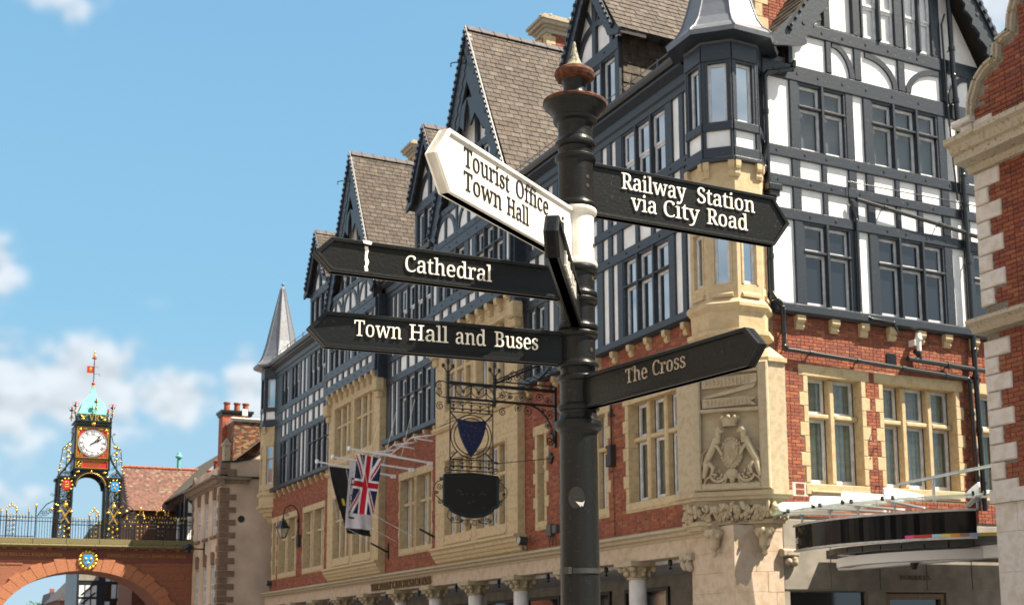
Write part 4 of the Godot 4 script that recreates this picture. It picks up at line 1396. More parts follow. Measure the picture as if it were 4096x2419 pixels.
	# terracotta air bricks
	for vv in [4.60, 4.73]:
		var ab := ng(RF)
		ab.slab(16.64, 16.86, vv, vv + 0.10, -0.1, 0.008)
		for a in 3:
			for b in 3: ab.slab(16.655 + a * 0.07, 16.71 + a * 0.07, vv + 0.012 + b * 0.03, vv + 0.026 + b * 0.03, 0.0, 0.012)
		pg(hotel, "air_brick", ab, M["clay"])
	sb(hotel, "mortar_patch", RF, 16.55, 16.95, 4.55, 4.86, -0.1, 0.001, M["stone_white"])
	# ground floor cladding of the lane front
	var gc := ng(RF)
	holed(gc, 16.25, 24.4, 0.0, 4.1, [[16.4, 18.5, 0.6, 2.55], [19.0, 20.77, 0.0, 2.53]], -0.3, -0.02)
	pg(hotel, "ground_wall", gc, M["clad"])
	for u in [[16.26, 17.48], [17.5, 18.83], [18.85, 20.18], [20.2, 21.55], [21.57, 23.0]]:
		for vv in [[2.58, 4.05]]:
			sb(hotel, "cladding_panel", RF, u[0], u[1], vv[0], vv[1], -0.05, 0.0, M["clad"], 0.006)
	var dw := ng(RF)
	dw.slab(19.02, 19.14, 0.0, 2.5, -0.2, -0.06)
	dw.slab(20.63, 20.75, 0.0, 2.5, -0.2, -0.06)
	dw.slab(19.14, 20.63, 2.38, 2.5, -0.2, -0.06)
	var door := pg(hotel, "shop_door", dw, M["bronze"])
	sb(door, "pane", RF, 19.14, 20.63, 0.0, 2.38, -0.16, -0.15, M["glass_dark"])
	sb(hotel, "shop_window", RF, 16.42, 18.48, 0.62, 2.53, -0.2, -0.15, M["glass_dark"])
	var tm := TextMesh.new()
	tm.text = "BOODLES"
	var sf := SystemFont.new()
	sf.font_names = PackedStringArray(["Droid Sans"])
	tm.font = sf
	tm.font_size = 64
	tm.pixel_size = 0.0031
	tm.depth = 0.02
	var to := part(hotel, "shop_lettering", tm, M["letter_bronze"])
	to.position = Vector3(19.86, 2.85, -21.985) - hotel.position
	to.scale = Vector3(1.05, 0.75, 1.0)
	# ---- bays, dormers, turrets
	for c in [-35.17, -46.88]: bay(c)
	for c in [-27.6, -39.4, -52.2]: dormer(c)
	turret(Vector3(15.385, 0, -22.435), [PI, PI * 0.75, PI * 0.5, PI * 0.25], true)
	turret(Vector3(15.385, 0, -60.05), [PI, PI * 0.75, PI * 0.5], false)
	arms_block()
	arcade()
	# ---- chimneys
	chimney(hotel, Vector3(19.0, 14.5, -39.45), Vector3(22.0, 22.9, -38.7), brick_jobs, "moss_stone", true)
	chimney(hotel, Vector3(19.0, 14.5, -52.7), Vector3(22.0, 22.95, -51.95), brick_jobs, "moss_stone", true)
	chimney(hotel, Vector3(16.42, 14.4, -24.2), Vector3(17.85, 19.6, -22.6), brick_jobs, "", true)
	# ---- lettering over the arcade
	var l := TextMesh.new()
	l.text = "THE FIRST CATCHESTER INN"
	var sf2 := SystemFont.new()
	sf2.font_names = PackedStringArray(["Droid Serif"])
	l.font = sf2
	l.font_size = 64
	l.pixel_size = 0.0065
	l.depth = 0.06
	var lo := part(hotel, "raised_lettering", l, M["bronze"])
	lo.transform = Transform3D(LF.basis.scaled_local(Vector3(1.02, 0.86, 1.0)), Vector3(14.93, 3.57, -42.0) - hotel.position)
	# ---- pipes on the lane front
	lane_pipes()
	commit_pieces(rwall, brick_jobs, "brick", "bricks", 0.05, 0.004)
	var rf := hotel.find_child("gable_roof", true, false)
	commit_pieces(rf, slate_jobs, "slate", "slates", 0.012, 0.0)

func pipe(called: String, pts: Array, r: float, rings := true) -> MeshInstance3D:
	var g := ng(RF)
	g.tube(pts, r, 10)
	for i in pts.size():
		if i > 0 and i < pts.size() - 1: g.ball(pts[i], Vector3.ONE * r * 1.25, 9, 6)
	if rings:
		for i in pts.size() - 1:
			var a: Vector3 = pts[i]
			var b: Vector3 = pts[i + 1]
			var L := a.distance_to(b)
			var n := maxi(1, int(L / 1.25))
			for k in n:
				var p := a.lerp(b, (k + 0.5) / n)
				var d := (b - a).normalized()
				g.tube([p - d * 0.05, p + d * 0.05], r * 1.3, 10)
				g.tube([p + d * 0.02, p + d * 0.02 - Vector3(0, 0, 0.15)], 0.02, 5)
	return pg(hotel, called, g, M["pipe"])

func lane_pipes() -> void:
	pipe("waste_pipe", [Vector3(18.54, 11.38, 0.14), Vector3(21.87, 11.07, 0.14)], 0.05)
	pipe("soil_stack", [Vector3(21.70, 17.8, 0.16), Vector3(21.74, 15.0, 0.16), Vector3(21.88, 12.5, 0.14), Vector3(21.90, 8.2, 0.14), Vector3(21.96, 4.4, 0.14)], 0.065)
	pipe("waste_pipe", [Vector3(21.9, 11.05, 0.14), Vector3(22.8, 10.98, 0.14)], 0.055, false)
	pipe("waste_pipe", [Vector3(19.85, 7.81, 0.13), Vector3(22.29, 7.73, 0.13)], 0.06)
	pipe("vent_bend", [Vector3(20.2, 7.82, 0.13), Vector3(20.17, 7.95, 0.14), Vector3(20.05, 8.0, 0.14)], 0.06, false)
	pipe("rain_pipe", [Vector3(16.30, 8.62, 0.22), Vector3(16.37, 8.42, 0.13), Vector3(16.37, 7.75, 0.13), Vector3(16.42, 7.70, 0.13), Vector3(21.66, 7.49, 0.13), Vector3(21.72, 7.42, 0.13), Vector3(21.80, 4.4, 0.13)], 0.05)
	pipe("rain_pipe", [Vector3(16.85, 14.30, 0.25), Vector3(16.80, 14.1, 0.22), Vector3(16.2, 13.95, 0.12), Vector3(16.12, 13.85, 0.12), Vector3(16.12, 8.9, 0.12), Vector3(16.16, 8.75, 0.20), Vector3(16.30, 8.64, 0.22)], 0.048)
	pipe("cable", [Vector3(18.36, 11.0, 0.09), Vector3(18.36, 11.79, 0.09), Vector3(22.4, 11.82, 0.09)], 0.014, false)
	pipe("cable_pipe", [Vector3(18.44, 11.35, 0.08), Vector3(18.56, 10.9, 0.08), Vector3(18.56, 8.75, 0.08), Vector3(18.75, 8.6, 0.22), Vector3(19.4, 8.58, 0.22), Vector3(19.6, 8.38, 0.12)], 0.032, false)
	pipe("cable_pipe", [Vector3(21.62, 16.6, 0.10), Vector3(21.5, 16.3, 0.10), Vector3(21.55, 14.2, 0.10), Vector3(21.62, 13.0, 0.10), Vector3(21.70, 11.85, 0.10)], 0.025, false)
	# rainwater hopper
	var h := ng(RF)
	h.slab(16.02, 16.38, 11.20, 11.34, 0.0, 0.28, 0.02)
	h.slab(16.06, 16.34, 11.08, 11.20, 0.0, 0.24, 0.02)
	h.slab(16.12, 16.28, 10.98, 11.08, 0.0, 0.2, 0.02)
	pg(hotel, "rain_hopper", h, M["pipe"])
	pipe("rain_pipe", [Vector3(16.12, 11.7, 0.10), Vector3(16.02, 11.72, 0.12), Vector3(16.0, 11.6, 0.14)], 0.045, false)
	# louvred vent
	var v := ng(RF)
	v.slab(19.3, 19.6, 7.66, 7.92, -0.05, 0.01)
	for k in 7: v.slab(19.31, 19.59, 7.67 + k * 0.035, 7.688 + k * 0.035, 0.0, 0.03)
	pg(hotel, "louvre_vent", v, M["pipe"])
	# iron pegs left in the stone
	for q in [[16.4, 6.27], [16.42, 5.82], [16.42, 4.93], [18.82, 6.13], [18.82, 5.7], [18.85, 4.86], [21.62, 6.1], [21.62, 5.6]]:
		var k := ng(RF)
		k.tube([Vector3(q[0], q[1], -0.02), Vector3(q[0] + 0.01, q[1] - 0.01, 0.10)], 0.012, 6)
		k.ball(Vector3(q[0] + 0.01, q[1] - 0.01, 0.10), Vector3(0.022, 0.022, 0.02), 7, 5)
		pg(hotel, "iron_peg", k, M["rust"])
# ---------------------------------------------------------------- setting
func ground() -> void:
	var g := ng()
	g.box(Vector3(-300, -0.5, -400), Vector3(300, -0.02, 200))
	struct("ground", g, M["paving"])
	var r := ng()
	r.box(Vector3(-4.0, -0.1, -400), Vector3(11.5, 0.0, 100))
	struct("road", r, M["setts"])
	var p := ng()
	p.box(Vector3(11.5, -0.1, -400), Vector3(60.0, 0.12, 100))
	struct("pavement", p, M["paving"])
	var q := ng()
	q.box(Vector3(-30.0, -0.1, -400), Vector3(-4.0, 0.12, 100))
	struct("pavement", q, M["paving"])

func text3(parent: Node3D, called: String, s: String, font: String, size: float, depth: float, x: Transform3D, m: String, sx := 1.0, bold := 400) -> MeshInstance3D:
	var t := TextMesh.new()
	t.text = s
	var f := SystemFont.new()
	f.font_names = PackedStringArray([font])
	f.font_weight = bold
	t.font = f
	t.font_size = 64
	t.pixel_size = size / 64.0
	t.depth = depth
	t.curve_step = 1.0
	var o := part(parent, called, t, M[m])
	var base := -parent.position if parent.get_parent() == self else Vector3.ZERO
	o.transform = Transform3D(x.basis.scaled_local(Vector3(sx, 1, 1)), x.origin + base)
	return o

# ---------------------------------------------------------------- brick building with pale quoins at the lane
func make_right_building() -> void:
	var b := thing("brick_building", "brown brick building with pale grey stone quoins and a curved gable beside the lane", "building", Vector3(19, 0, -6))
	var x := Transform3D(LF.basis, Vector3(14.5, 0, 0))
	var c := -14.21
	var g := ng()
	g.box(Vector3(14.52, 0, c + 0.01), Vector3(24, 9.2, 8))
	var wall := pg(b, "brick_wall", g, M["mortar_grey"])
	# gable upstand behind the brick face
	var p := PackedVector2Array([Vector2(c + 0.02, 9.2), Vector2(c + 0.02, 9.64), Vector2(c + 0.06, 9.95), Vector2(c + 0.2, 10.22), Vector2(c + 0.4, 10.36), Vector2(c + 0.63, 10.41), Vector2(c + 0.67, 10.66), Vector2(c + 0.95, 10.72), Vector2(c + 1.0, 11.0), Vector2(c + 1.15, 11.3), Vector2(c + 1.6, 11.9), Vector2(c + 2.4, 12.5), Vector2(c + 5.5, 12.9), Vector2(8, 12.9), Vector2(8, 9.2)])
	var gg := ng(x)
	gg.prism(p, -0.45, -0.02)
	pg(b, "gable_wall", gg, M["mortar_grey"])
	var jobs: Array = []
	var holes: Array = [[c - 1, c + 0.42, 9.2, 9.62], [c - 1, c + 0.62, 9.2, 9.36]]
	# quoins
	var v := 8.75
	var k := 0
	while v > 3.8:
		var w := 0.50 if k % 2 == 0 else 0.25
		var lo := v - 0.27
		if not (v > 6.1 and lo < 6.37):
			sb(b, "quoin", x, c - 0.03, c + w, lo + 0.006, v - 0.006, -0.5, 0.035, M["stone_white"], 0.018)
		holes.append([c - 1, c + w, lo, v])
		v = lo
		k += 1
	for row in [[3.75, 6.16], [6.38, 8.75]]: lay_bricks(jobs, x, c, -11.6, row[0], row[1], holes, 0.8)
	# bricks of the gable, trimmed to the curve
	var up: Array = []
	lay_bricks(up, x, c, -11.6, 9.3, 12.6, holes, 0.8)
	for j in up:
		var ok := true
		for q in [Vector2(j[1], j[4]), Vector2(j[2], j[4])]:
			if not Geometry2D.is_point_in_polygon(q + Vector2(0.0, 0.05), p): ok = false
		if ok: jobs.append(j)
	sb(b, "stone_block", x, c - 0.01, c + 0.42, 9.36, 9.62, -0.4, 0.02, M["stone_white"], 0.012)
	sb(b, "stone_block", x, c - 0.01, c + 0.62, 9.22, 9.36, -0.4, 0.018, M["stone_white"], 0.012)
	sb(b, "blank_wall", x, -11.6, 8.0, 3.7, 12.5, -0.3, 0.0, M["clay_wall"])
	# stone coping along the curve
	for s in [[2, 6], [6, 8], [8, 12]]:
		var cg := ng(x)
		for i in range(s[0] - 1, s[1] - 1):
			var a := p[i]
			var e := p[i + 1]
			var n := Vector2(-(e - a).y, (e - a).x).normalized()
			cg.prism(PackedVector2Array([a - n * 0.02, e - n * 0.02, e + n * 0.085, a + n * 0.085]), -0.48, 0.07)
			cg.prism(PackedVector2Array([a + n * 0.03, e + n * 0.03, e + n * 0.07, a + n * 0.07]), -0.48, 0.11)
		pg(b, "coping", cg, M["moss_stone"])
	var fs := ng(x)
	fs.slab(c - 0.35, c + 0.06, 9.60, 9.70, -0.45, 0.14, 0.02)
	fs.slab(c - 0.22, c + 0.02, 9.46, 9.60, -0.45, 0.08, 0.03)
	fs.slab(c - 0.12, c + 0.02, 9.34, 9.46, -0.45, 0.06, 0.03)
	pg(b, "scroll_bracket", fs, M["stone_white"])
	# slate apron between the curves
	var sj: Array = []
	var sx := Transform3D(x.basis * Basis(Vector3(1, 0, 0), -0.9), x * Vector3(0, 10.72, -0.02))
	for r in 5:
		for q in 5:
			var u := c + 0.42 + q * 0.2 + (0.1 if r % 2 else 0.0)
			sj.append([sx, u, u + 0.19, r * 0.12, r * 0.12 + 0.14, slate_tone() * Color(0.9, 1.0, 1.0)])
	commit_pieces(wall, sj, "slate", "slates", 0.012, 0.0)
	# cornice and string course run round the corner
	var prof := [[-0.2, 9.24], [0.60, 9.22], [0.60, 9.14], [0.52, 9.10], [0.46, 9.0], [0.40, 8.98], [0.40, 8.86], [0.14, 8.84], [0.10, 8.75], [-0.2, 8.75]]
	for m in [[prof, "cornice", 0.6, "moss_stone"], [[[-0.2, 6.40], [0.30, 6.38], [0.36, 6.35], [0.36, 6.30], [0.28, 6.25], [0.20, 6.16], [-0.2, 6.15]], "string_course", 0.36, "moss_stone"], [[[-0.2, 3.76], [0.06, 3.74], [0.06, 3.54], [-0.2, 3.54]], "plinth_band", 0.06, "stone_white"]]:
		mould(b, m[1], x, m[0], c - 0.06, 8.0, m[3])
	sb(b, "lead_flashing", x, c - 0.02, 8.0, 6.38, 6.46, -0.1, 0.06, M["lead"])
	# stone ground storey
	stone_blocks(b, x, c - 0.02, -11.4, 0.1, 3.54, "stone_white", 0.6, 0.0)
	sb(b, "stone_pier", x, c - 0.02, 8.0, 0.0, 3.55, -0.4, -0.01, M["stone_white"])
	commit_pieces(wall, jobs, "brick", "bricks", 0.05, 0.004)

func stone_blocks(parent: Node3D, x: Transform3D, u0: float, u1: float, v0: float, v1: float, m: String, bh: float, d: float) -> void:
	var v := v0
	var j := 0
	while v < v1 - 0.02:
		var vt := minf(v + bh, v1)
		var u := u0 - (0.3 if j % 2 == 1 else 0.0)
		while u < u1:
			var L := rng.randf_range(0.55, 0.9)
			var a := maxf(u, u0)
			var e := minf(u + L, u1)
			if e - a > 0.05: sb(parent, "stone_block", x, a + 0.002, e - 0.002, v + 0.002, vt - 0.002, -0.2, d + rng.randf_range(-0.001, 0.002), M[m], 0.004)
			u += L
		v = vt
		j += 1

# ---------------------------------------------------------------- glass canopy over the lane
func make_canopy() -> void:
	var c := Vector3(19.0, 0, -19.7)
	var t := thing("glass_canopy", "curved glass canopy with white fins and a glossy black fascia over the lane entrance", "canopy", c)
	var ring := func(r0: float, r1: float, v0: float, v1: float, a0: float, a1: float, n: int) -> G:
		var g := ng()
		for i in n:
			var p := lerpf(a0, a1, float(i) / n)
			var q := lerpf(a0, a1, float(i + 1) / n)
			var P := Vector3(cos(p), 0, sin(p))
			var Q := Vector3(cos(q), 0, sin(q))
			var y0 := Vector3(0, v0, 0)
			var y1 := Vector3(0, v1, 0)
			g.q4(c + P * r1 + y0, c + Q * r1 + y0, c + Q * r1 + y1, c + P * r1 + y1, P + Q)
			g.q4(c + P * r0 + y0, c + Q * r0 + y0, c + Q * r0 + y1, c + P * r0 + y1, -P - Q)
			g.q4(c + P * r0 + y1, c + Q * r0 + y1, c + Q * r1 + y1, c + P * r1 + y1, Vector3(0, 1, 0))
			g.q4(c + P * r0 + y0, c + Q * r0 + y0, c + Q * r1 + y0, c + P * r1 + y0, Vector3(0, -1, 0))
		var P0 := Vector3(cos(a0), 0, sin(a0))
		var Q0 := Vector3(cos(a1), 0, sin(a1))
		g.q4(c + P0 * r0 + Vector3(0, v0, 0), c + P0 * r1 + Vector3(0, v0, 0), c + P0 * r1 + Vector3(0, v1, 0), c + P0 * r0 + Vector3(0, v1, 0), Vector3(P0.z, 0, -P0.x))
		g.q4(c + Q0 * r0 + Vector3(0, v0, 0), c + Q0 * r1 + Vector3(0, v0, 0), c + Q0 * r1 + Vector3(0, v1, 0), c + Q0 * r0 + Vector3(0, v1, 0), Vector3(-Q0.z, 0, Q0.x))
		return g
	var A0 := deg_to_rad(203.0)
	var A1 := deg_to_rad(128.5)
	pg(t, "fascia", ring.call(3.38, 3.42, 3.32, 3.78, A0, A1, 40), M["fascia"])
	pg(t, "fascia_rim", ring.call(3.36, 3.47, 3.78, 3.82, A0, A1, 40), M["steel"])
	pg(t, "fascia_rim", ring.call(3.36, 3.47, 3.28, 3.32, A0, A1, 40), M["steel"])
	# coloured squares at the end of the fascia
	var cols := [Color(0.72, 0.06, 0.25), Color(0.50, 0.03, 0.03), Color(0.52, 0.03, 0.03), Color(0.40, 0.62, 0.75), Color(0.72, 0.60, 0.12), Color(0.75, 0.28, 0.03), Color(0.30, 0.15, 0.09), Color(0.20, 0.30, 0.50), Color(0.50, 0.36, 0.03), Color(0.50, 0.36, 0.03)]
	for i in cols.size():
		var g: G = ring.call(3.421, 3.427, 3.325, 3.385, deg_to_rad(150.0 - i * 2.75), deg_to_rad(147.25 - i * 2.75), 2)
		var m: StandardMaterial3D = M["yellow"].duplicate()
		m.albedo_color = Color(cols[i].r, cols[i].g, cols[i].b).linear_to_srgb()
		pg(t, "colour_square", g, m)
	var lx := oct_face(Vector3(c.x, 3.50, c.z), 3.425, deg_to_rad(201.0))
	text3(t, "lettering", "DST", "Droid Sans", 0.16, 0.004, lx, "plastic_white", 0.8)
	# glass roof, tilted up and outwards, in separate panes
	var n := 7
	for i in n:
		var a0 := lerpf(deg_to_rad(212.0), deg_to_rad(96.0), (i + 0.02) / n)
		var a1 := lerpf(deg_to_rad(212.0), deg_to_rad(96.0), (i + 0.98) / n)
		var g := ng()
		for k in 6:
			var p := lerpf(a0, a1, k / 6.0)
			var q := lerpf(a0, a1, (k + 1) / 6.0)
			var P := Vector3(cos(p), 0, sin(p))
			var Q := Vector3(cos(q), 0, sin(q))
			for h in [0.0, 0.018]:
				g.q4(c + P * 2.0 + Vector3(0, 4.15 + h, 0), c + Q * 2.0 + Vector3(0, 4.15 + h, 0), c + Q * 3.80 + Vector3(0, 4.04 + h, 0), c + P * 3.80 + Vector3(0, 4.04 + h, 0), Vector3(0, 1 if h > 0 else -1, 0))
			g.q4(c + P * 3.80 + Vector3(0, 4.04, 0), c + Q * 3.80 + Vector3(0, 4.04, 0), c + Q * 3.80 + Vector3(0, 4.0418, 0), c + P * 3.80 + Vector3(0, 4.0418, 0), P + Q)
		pg(t, "glass_pane", g, M["canopy_glass"])
	# tapered white fins standing on the glass, with hangers to the fascia
	for deg in [196.0, 178.0, 166.0, 153.0, 128.0]:
		var a := deg_to_rad(deg)
		var d := Vector3(cos(a), 0, sin(a))
		var x := Transform3D(Basis(d, Vector3(0, 1, 0), d.cross(Vector3(0, 1, 0))), c)
		var g := ng(x)
		g.prism(PackedVector2Array([Vector2(1.9, 4.17), Vector2(3.78, 4.06), Vector2(3.86, 4.08), Vector2(3.90, 4.15), Vector2(3.88, 4.22), Vector2(3.8, 4.25), Vector2(2.6, 4.27), Vector2(1.9, 4.27)]), -0.014, 0.014)
		g.slab(1.9, 3.7, 4.0, 4.03, -0.05, 0.05)
		var f := pg(t, "fin", g, M["fin_white"])
		var h := ng(x)
		h.tube([Vector3(3.40, 3.8, 0), Vector3(3.40, 4.03, 0)], 0.02, 6)
		h.slab(3.36, 3.44, 3.95, 4.02, -0.04, 0.04)
		pg(f, "hanger", h, M["steel"])
		var cl := ng(x)
		cl.slab(3.70, 3.76, 4.02, 4.10, -0.12, -0.08)
		cl.slab(3.70, 3.76, 4.02, 4.10, 0.08, 0.12)
		pg(f, "clamp", cl, M["plastic"])
	# soffit: dark panels and white ring beams
	for i in 8:
		pg(t, "soffit_panel", ring.call(1.9, 2.75, 3.20, 3.32, lerpf(A0, A1, (i + 0.03) / 8.0), lerpf(A0, A1, (i + 0.97) / 8.0), 4), M["steel_dark"])
	pg(t, "ring_beam", ring.call(2.2, 2.5, 2.98, 3.16, deg_to_rad(215.0), deg_to_rad(80.0), 30), M["fin_white"])
	var rf := ng()
	rf.box(Vector3(17.3, 3.22, -21.9), Vector3(24.3, 3.40, -14.4))
	pg(t, "roof_deck", rf, M["steel_dark"])
	var bm := ng()
	bm.box(Vector3(17.6, 2.98, -21.9), Vector3(17.9, 3.21, -14.5))
	pg(t, "edge_beam", bm, M["fin_white"])
	# handrail tube above the glass
	var hr := ng()
	hr.tube([Vector3(17.3, 4.55, -19.5), Vector3(18.2, 4.8, -16.9)], 0.035, 8)
	hr.tube([Vector3(17.55, 4.15, -18.8), Vector3(17.55, 4.6, -18.8)], 0.03, 8)
	hr.tube([Vector3(18.05, 4.15, -17.3), Vector3(18.05, 4.75, -17.3)], 0.03, 8)
	pg(t, "guard_rail", hr, M["steel"])
	var cc := ng()
	cc.lathe(Vector3(17.5, 2.98, -19.4), [Vector2(0.0, -0.12), Vector2(0.05, -0.11), Vector2(0.08, -0.05), Vector2(0.08, 0.02)], 12)
	pg(t, "dome_camera", cc, M["plastic"])

# ---------------------------------------------------------------- cream house with brown quoins
func make_cream_house() -> void:
	var t := thing("cream_house", "cream rendered house with brown toothed quoins beside the gate arch", "house", Vector3(15.5, 0, -65))
	var X := 13.2
	var Z := -62.0
	var x := Transform3D(LF.basis, Vector3(X, 0, 0))
	var f := Transform3D(Basis.IDENTITY, Vector3(0, 0, Z))
	var wins: Array = []
	var zc := [-63.25, -65.0, -66.8]
	for z in zc:
		wins.append([z - 0.42, z + 0.42, 6.80, 8.55])
		wins.append([z - 0.42, z + 0.42, 3.55, 5.45])
	var g := ng(x)
	holed(g, -68.5, Z - 0.3, 0.0, 9.4, wins, -0.35, 0.0)
	var wl := pg(t, "wall", g, M["render_cream"])
	var s := ng()
	s.box(Vector3(X, 0, Z - 0.3), Vector3(18.5, 9.4, Z))
	s.box(Vector3(X + 0.36, 0, -68.5), Vector3(18.5, 9.4, Z - 0.3))
	pg(t, "wall", s, M["render_cream"])
	for w in wins:
		var fr := ng(x)
		fr.slab(w[0], w[0] + 0.06, w[2], w[3], -0.2, -0.06)
		fr.slab(w[1] - 0.06, w[1], w[2], w[3], -0.2, -0.06)
		fr.slab(w[0] + 0.06, w[1] - 0.06, w[3] - 0.06, w[3], -0.2, -0.06)
		fr.slab(w[0] + 0.06, w[1] - 0.06, w[2], w[2] + 0.08, -0.2, -0.06)
		var mid: float = (w[2] + w[3]) / 2
		fr.slab(w[0] + 0.06, w[1] - 0.06, mid - 0.03, mid + 0.03, -0.2, -0.05)
		for k in 2:
			var u: float = lerpf(w[0], w[1], (k + 1) / 3.0)
			fr.slab(u - 0.012, u + 0.012, w[2] + 0.08, w[3] - 0.06, -0.18, -0.1)
		for k in [0.28, 0.72]:
			var vv: float = lerpf(w[2], w[3], k)
			fr.slab(w[0] + 0.06, w[1] - 0.06, vv - 0.012, vv + 0.012, -0.18, -0.1)
		var wn := pg(t, "window", fr, M["sash"])
		sb(wn, "pane", x, w[0], w[1], w[2], w[3], -0.16, -0.15, M["glass_sky"])
		sb(t, "window_sill", x, w[0] - 0.1, w[1] + 0.1, w[2] - 0.14, w[2], -0.1, 0.1, M["quoin_brown"], 0.01)
		# keystone
		var kz: float = (w[0] + w[1]) / 2
		var kg := ng(x)
		kg.prism(PackedVector2Array([Vector2(kz - 0.3, w[3]), Vector2(kz + 0.3, w[3]), Vector2(kz + 0.44, w[3] + 0.5), Vector2(kz - 0.44, w[3] + 0.5)]), -0.1, 0.05)
		kg.prism(PackedVector2Array([Vector2(kz - 0.12, w[3] - 0.03), Vector2(kz + 0.12, w[3] - 0.03), Vector2(kz + 0.18, w[3] + 0.58), Vector2(kz - 0.18, w[3] + 0.58)]), -0.1, 0.085)
		pg(t, "keystone", kg, M["quoin_brown"])
	# quoins
	var v := 0.0
	var k := 0
	while v < 10.1:
		if v < 9.0 or v > 9.4:
			var wd := 0.72 if k % 2 == 0 else 0.40
			var q := ng()
			q.x = Transform3D.IDENTITY
			q.box(Vector3(X - 0.035, v + 0.012, Z - wd * 0.8), Vector3(X + wd, v + 0.285, Z + 0.035))
			pg(t, "quoin", q, M["quoin_brown"])
		v += 0.30
		k += 1
	v = 0.0
	k = 0
	while v < 10.0:
		sb(t, "quoin", x, -68.5, -68.5 + (0.5 if k % 2 == 0 else 0.3), v + 0.012, v + 0.285, -0.1, 0.04, M["quoin_brown"], 0.01)
		v += 0.30
		k += 1
	# cornice on the street side and its return
	mould(t, "cornice", x, [[-0.1, 9.52], [0.45, 9.50], [0.45, 9.42], [0.3, 9.36], [0.22, 9.22], [0.1, 9.16], [0.05, 9.08], [-0.1, 9.06]], -69.0, Z + 0.35, "quoin_light")
	var cr := ng()
	cr.box(Vector3(X - 0.4, 9.36, Z), Vector3(X + 1.3, 9.48, Z + 0.4))
	cr.box(Vector3(X - 0.25, 9.2, Z), Vector3(X + 1.2, 9.36, Z + 0.25))
	pg(t, "cornice", cr, M["quoin_light"])
	var fl := ng()
	fl.box(Vector3(X - 0.45, 9.48, Z - 0.2), Vector3(18.5, 9.55, Z + 0.12))
	pg(t, "flashing", fl, M["iron"])
	# parapet and side gable
	var pp := ng()
	pp.box(Vector3(X, 9.4, -68.5), Vector3(X + 0.3, 10.05, Z))
	pg(t, "parapet", pp, M["render_cream"])
	var sg := ng(f)
	sg.prism(PackedVector2Array([Vector2(X, 9.4), Vector2(18.5, 9.4), Vector2(18.5, 13.2), Vector2(14.5, 10.36), Vector2(13.9, 10.22), Vector2(X, 10.18)]), -0.3, 0.0)
	pg(t, "side_gable", sg, M["render_cream"])
	var cp := ng(f)
	cp.prism(PackedVector2Array([Vector2(X, 10.18), Vector2(13.9, 10.22), Vector2(14.5, 10.36), Vector2(18.5, 13.2), Vector2(18.5, 13.32), Vector2(14.45, 10.46), Vector2(13.9, 10.30), Vector2(X, 10.26)]), -0.35, 0.06)
	pg(t, "coping", cp, M["iron"])
	# mossy slate roof sloping to the street
	var rg := ng()
	rg.face(Vector3(X + 0.2, 9.95, -69.2), Vector3(X + 0.2, 9.95, Z - 0.25), Vector3(X + 2.6, 12.0, Z - 0.25), Vector3(X + 2.6, 12.0, -69.2), Vector3(X + 2, 9, -65))
	pg(t, "roof", rg, M["mossy_roof"])
	# two chimney stacks
	var jobs: Array = []
	var c1 := ng()
	c1.box(Vector3(14.05, 9.8, -65.0), Vector3(17.5, 12.45, -63.5))
	var st := pg(t, "chimney_stack", c1, M["mortar"])
	var cf := Transform3D(Basis.IDENTITY, Vector3(0, 0, -63.5))
	lay_bricks(jobs, cf, 14.05, 17.5, 10.3, 12.45, [], 0.72, 0.085)
	for j in jobs:
		if rng.randf() < 0.35: j[5] = Color(0.42, 0.26, 0.12) * rng.randf_range(0.7, 1.1)
		elif rng.randf() < 0.3: j[5] = Color(0.12, 0.06, 0.045)
	lay_bricks(jobs, Transform3D(LF.basis, Vector3(14.05, 0, 0)), -65.0, -63.5, 10.3, 12.45, [], 0.7, 0.085)
	commit_pieces(st, jobs, "brick", "bricks", 0.05, 0.004)
	var cap := ng()
	cap.box(Vector3(13.98, 12.45, -65.1), Vector3(17.5, 12.56, -63.42))
	for q in 20: cap.ball(Vector3(14.0 + q * 0.17, 12.58, -63.5), Vector3(0.16, 0.08, 0.16), 6, 4)
	pg(st, "chimney_cap", cap, M["stone_white"])
	var c2 := ng()
	c2.box(Vector3(13.85, 9.8, -66.0), Vector3(15.2, 13.2, -65.05))
	for q in 3: c2.box(Vector3(13.83 + q * 0.48, 9.8, -65.06), Vector3(14.2 + q * 0.48, 13.0, -65.0))
	var s2 := pg(t, "chimney_stack", c2, M["clay"])
	var ct := ng()
	ct.box(Vector3(13.72, 13.12, -66.1), Vector3(15.33, 13.24, -64.9))
	ct.box(Vector3(13.78, 13.0, -66.05), Vector3(15.27, 13.12, -64.95))
	pg(s2, "chimney_cap", ct, M["iron"])
	for px in [14.12, 14.62, 15.05]:
		var pot := ng()
		pot.lathe(Vector3(px, 13.24, -65.5), [Vector2(0.17, 0), Vector2(0.15, 0.08), Vector2(0.14, 0.38), Vector2(0.18, 0.42), Vector2(0.18, 0.48), Vector2(0.13, 0.48)], 14)
		pg(s2, "chimney_pot", pot, M["clay"])
	var an := ng()
	an.box(Vector3(14.75, 13.0, -64.95), Vector3(15.0, 13.32, -64.8))
	pg(s2, "antenna_box", an, M["plastic_white"])
	var pi := ng()
	pi.box(Vector3(13.72, 10.1, -64.4), Vector3(14.02, 11.3, -63.9))
	pi.box(Vector3(13.66, 11.3, -64.46), Vector3(14.06, 11.42, -63.84))
	pi.lathe(Vector3(13.86, 11.42, -64.15), [Vector2(0.26, 0), Vector2(0.0, 0.3)], 4, false, PI / 4)
	pg(t, "gable_pier", pi, M["moss_stone"])
	var pot2 := ng()
	pot2.lathe(Vector3(14.05, 10.5, -67.2), [Vector2(0.14, 0), Vector2(0.16, 0.45), Vector2(0.13, 0.5)], 12)
	pg(t, "chimney_pot", pot2, M["clay"])
